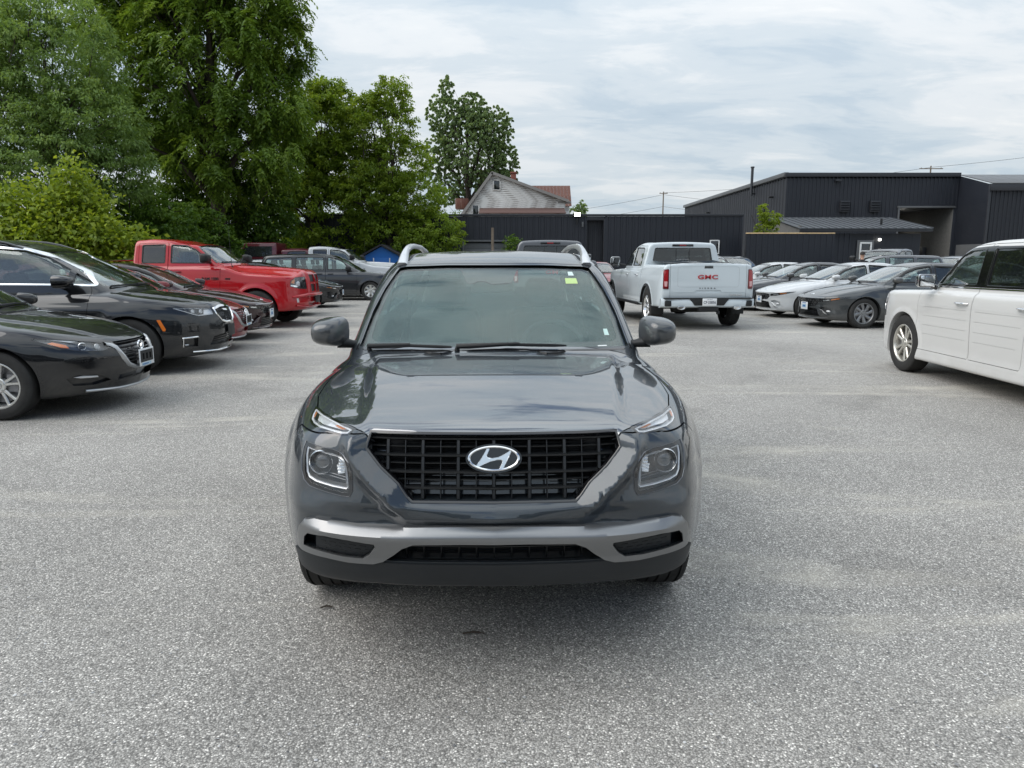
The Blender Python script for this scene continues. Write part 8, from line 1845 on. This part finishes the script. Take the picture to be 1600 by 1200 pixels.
more(ELA, EPM, EM, 'saloon', -4.66, 14.30, 5, 'dark maroon-black saloon with dealer plate in front of the red pickup', 'car', LL)
more(ELA, EPM, EB, 'saloon', -5.30, 20.2, 5, 'black saloon just behind the red pickup nose, mostly hidden', 'car', LL)
more(ELA, EPM, EB, 'saloon', -5.45, 23.9, 5, 'black saloon nose showing in front of the dark grey minivan', 'car', LL)
more(CARA, CPM, EB, 'dark_van', -10.4, 23.4, 5, 'dark van whose roof shows left of the red pickup cab', 'van', LL)
more(RAM, RPM, EW, 'white_pickup', -4.3, 31.0, 2, 'white pickup behind the dark grey minivan, cab and bonnet showing', 'pickup', LL, 1.06)
MT = more(GMC, GPM, MR, 'maroon_pickup', -5.9, 33.6, 1, 'maroon pickup carrying a topper, behind the white and grey vehicles', 'pickup', LL, 1.06)
more(GMC, GPM, GY, 'grey_pickup', 0.95, 24.2, 91, 'grey pickup seen from behind above the roof of the grey crossover', 'pickup', None, 1.06)
more(ELA, EPM, ER, 'red_saloon', 3.75, 29.4, -86, 'red saloon facing the camera, left of the white pickup', 'car')
more(CARA, CPM, SV, 'silver_van', 9.3, 31.6, -80, 'silver van peeping out right of the white pickup cab', 'van')
more(CARA, CPM, EB, 'black_van', 11.4, 33.4, -70, 'black van in front of the lumber-topped fence', 'van')
more(CARA, CPM, GY, 'grey_van', 13.6, 33.0, 176, 'grey van parked behind the far white saloon', 'van')
more(RAM, RPM, GY, 'grey_pickup', 15.7, 34.0, -140, 'grey pickup facing left in front of the lean-to window', 'pickup', None, 1.06)
more(CARA, CPM, SV, 'pale_van', 20.0, 37.0, -160, 'pale van in front of the open warehouse bay', 'van')
more(ELA, EPM, ED, 'dark_saloon', 19.0, 33.5, 185, 'dark saloon right of the grey pickup, behind the white wagon roof', 'car')
# topper on the maroon pickup
def topper():
    r = empty('pickup_topper', MT.location, MT.rotation_euler[2]); r.scale = MT.scale; y0, y1, zb, zt, w = 4.12, 5.86, 1.40, 2.12, 0.95
    mb = MB(); mb.add([(-w, y0, zb), (w, y0, zb), (w, y1+0.02, zb), (-w, y1+0.02, zb), (-w*0.84, y0+0.05, zt), (w*0.84, y0+0.05, zt), (w*0.84, y1-0.38, zt), (-w*0.84, y1-0.38, zt)], [(0, 1, 2, 3), (4, 7, 6, 5), (0, 4, 5, 1), (1, 5, 6, 2), (2, 6, 7, 3), (3, 7, 4, 0)])
    mb.build('shell', MR, r, bevel=0.07, seg=3, ang=60)
    for s in (1, -1):
        wi = MB(); wi.add([(s*(w*0.985+0.004), y0+0.2, zb+0.14), (s*(w*0.985+0.004), y1-0.22, zb+0.14), (s*(w*0.885+0.004), y1-0.45, zt-0.16), (s*(w*0.885+0.004), y0+0.2, zt-0.16)], [(0, 1, 2, 3)] if s == 1 else [(3, 2, 1, 0)])
        me = wi.mesh('side_window', smooth=False, fix=False); link('side_window', me, r, mat('topper_glass', (0.02, 0.022, 0.024), 0.06, coat=0.7))
    bx(r, 'rear_window', mat('topper_glass'), (0, y1-0.17, (zb+zt)/2), (1.5, 0.02, 0.55), 0.005, rx=R(-29)); bx(r, 'base_rail', SATIN, (0, (y0+y1)/2, zb-0.01), (w*2.02, y1-y0+0.04, 0.05)); bx(r, 'hatch_lamp', WINWHITE, (0, y1-0.33, zt-0.06), (0.3, 0.04, 0.04))
    tag(r, 'maroon fibreglass topper with dark side windows on the maroon pickup bed', 'topper')
topper()

# ------------------------------------------------------------------ the person by the far cars
def person():
    r = empty('person', (12.95, 27.6, 0), R(160))
    J = dict(pel=(0, 0, 0.95), sp1=(0, 0.01, 1.10), ch=(0, 0.0, 1.30), nk=(0, -0.01, 1.47), nk2=(0, -0.025, 1.54), h1=(0, -0.03, 1.61), h2=(0, -0.03, 1.69), h3=(0, -0.02, 1.75),
             hl=(0.10, 0, 0.90), kl=(0.11, -0.03, 0.50), al=(0.115, 0.02, 0.09), tl=(0.125, -0.13, 0.04), hr=(-0.10, 0, 0.90), kr=(-0.12, -0.02, 0.50), ar=(-0.125, 0.03, 0.09), tr=(-0.135, -0.12, 0.04),
             sl=(0.185, 0.0, 1.41), el=(0.25, 0.03, 1.14), wl=(0.24, -0.12, 0.93), fl=(0.235, -0.19, 0.87), sr=(-0.185, 0.0, 1.41), er=(-0.25, 0.03, 1.14), wr=(-0.24, -0.12, 0.93), fr=(-0.235, -0.19, 0.87))
    rad = dict(pel=0.15, sp1=0.14, ch=0.155, nk=0.075, nk2=0.058, h1=0.078, h2=0.088, h3=0.055, hl=0.095, kl=0.062, al=0.045, tl=0.038, hr=0.095, kr=0.062, ar=0.045, tr=0.038, sl=0.068, el=0.046, wl=0.032, fl=0.036, sr=0.068, er=0.046, wr=0.032, fr=0.036)
    E = ['pel sp1', 'sp1 ch', 'ch nk', 'nk nk2', 'nk2 h1', 'h1 h2', 'h2 h3', 'pel hl', 'hl kl', 'kl al', 'al tl', 'pel hr', 'hr kr', 'kr ar', 'ar tr', 'ch sl', 'sl el', 'el wl', 'wl fl', 'ch sr', 'sr er', 'er wr', 'wr fr']
    ks = list(J); me = bpy.data.meshes.new('b'); me.from_pydata([J[k] for k in ks], [tuple(ks.index(q) for q in e.split()) for e in E], [])
    o = bpy.data.objects.new('b', me); TMP.collection.objects.link(o); md = o.modifiers.new('s', 'SKIN'); md.use_smooth_shade = True
    for i, k in enumerate(ks): d = me.skin_vertices[0].data[i]; d.radius = (rad[k], rad[k]*(0.72 if k in ('pel', 'sp1', 'ch') else 1)); d.use_root = k == 'pel'
    sb = o.modifiers.new('u', 'SUBSURF'); sb.levels = 2
    vl = TMP.view_layers[0]; vl.update(); b = bpy.data.meshes.new_from_object(o.evaluated_get(vl.depsgraph)); bpy.data.objects.remove(o)
    SK = mat('skin', (0.42, 0.25, 0.18), 0.55); SH = mat('black_shirt', (0.012, 0.012, 0.014), 0.9); JE = mat('dark_jeans', (0.02, 0.025, 0.04), 0.9)
    b.materials.clear()
    for m_ in (SK, SH, JE): b.materials.append(m_)
    for p in b.polygons:
        c = p.center; p.material_index = 2 if c.z < 0.97 and abs(c.x) < 0.2 else (1 if (c.z < 1.50 and c.z > 0.9 and not (abs(c.x) > 0.17 and c.z < 1.22)) else 0); p.use_smooth = True
    ob = bpy.data.objects.new('body', b); col.objects.link(ob); ob.parent = r
    hm = MB(); rows = []
    for k in range(7):
        t = k/6*math.pi*0.52; rows.append([((0.092*math.sin(t)+0.002)*math.cos(q), -0.02+(0.105*math.sin(t)+0.002)*math.sin(q)+0.01, 1.70+0.10*math.cos(t)-0.02*(math.sin(q) > 0)*math.sin(t)) for q in [2*math.pi*i/16 for i in range(16)]])
    hm.strip(rows, closed=True); hm.build('hair', mat('dark_hair', (0.012, 0.009, 0.007), 0.7), r)
    tag(r, 'person in a black shirt standing behind the far white saloon', 'person')
person()
def sky_blocker():
    'an added building front behind the camera, seen only in reflections'
    r = empty('sky_blocking_building', (0, -19, 0)); bx(r, 'wall', grainy('blocker_render', (0.10, 0.105, 0.11), 0.8, 20, 0.2, 0.2, 0.2), (0, -4, 2.6), (34, 8, 5.2)); bx(r, 'roof_fascia', FASCIA, (0, 0.1, 5.2), (34.6, 0.5, 0.6))  # added dark, to block sky in the paint and lamp reflections
    for i in range(8):
        x = -14+i*4.0; w = bx(r, 'blocker_window', DARKGLASS, (x, 0.03, 1.9), (3.2, 0.06, 2.9)); bx(w, 'window_frame', WINWHITE, (0, 0.03, 1.48), (3.3, 0.08, 0.1)); bx(w, 'window_frame', WINWHITE, (0, 0.03, -1.48), (3.3, 0.08, 0.1))
    tag(r, 'added dark building with large windows behind the camera, blocking sky in reflections', 'building')
sky_blocker()
def litter():
    for i, (x, y, l, a, lab) in enumerate(((-0.78, 2.90, 0.05, 0.2, 'short dark twig lying before the left front tyre of the crossover'), (-0.15, 2.68, 0.085, 0.05, 'long dark twig lying in front of the crossover bumper'))):
        r = empty('twig', (x, y, 0), a); MB().tube([(-l/2, 0, 0.004), (0, 0.006, 0.007), (l/2, -0.003, 0.004)], [0.003, 0.0045, 0.002], 6).build('stem', BARK, r); bx(r, 'bud', BARK, (l*0.2, 0.006, 0.006), (0.012, 0.006, 0.005), 0.001); tag(r, lab, 'twig')
litter()
bpy.data.scenes.remove(TMP)
print('total', time.time()-T0)
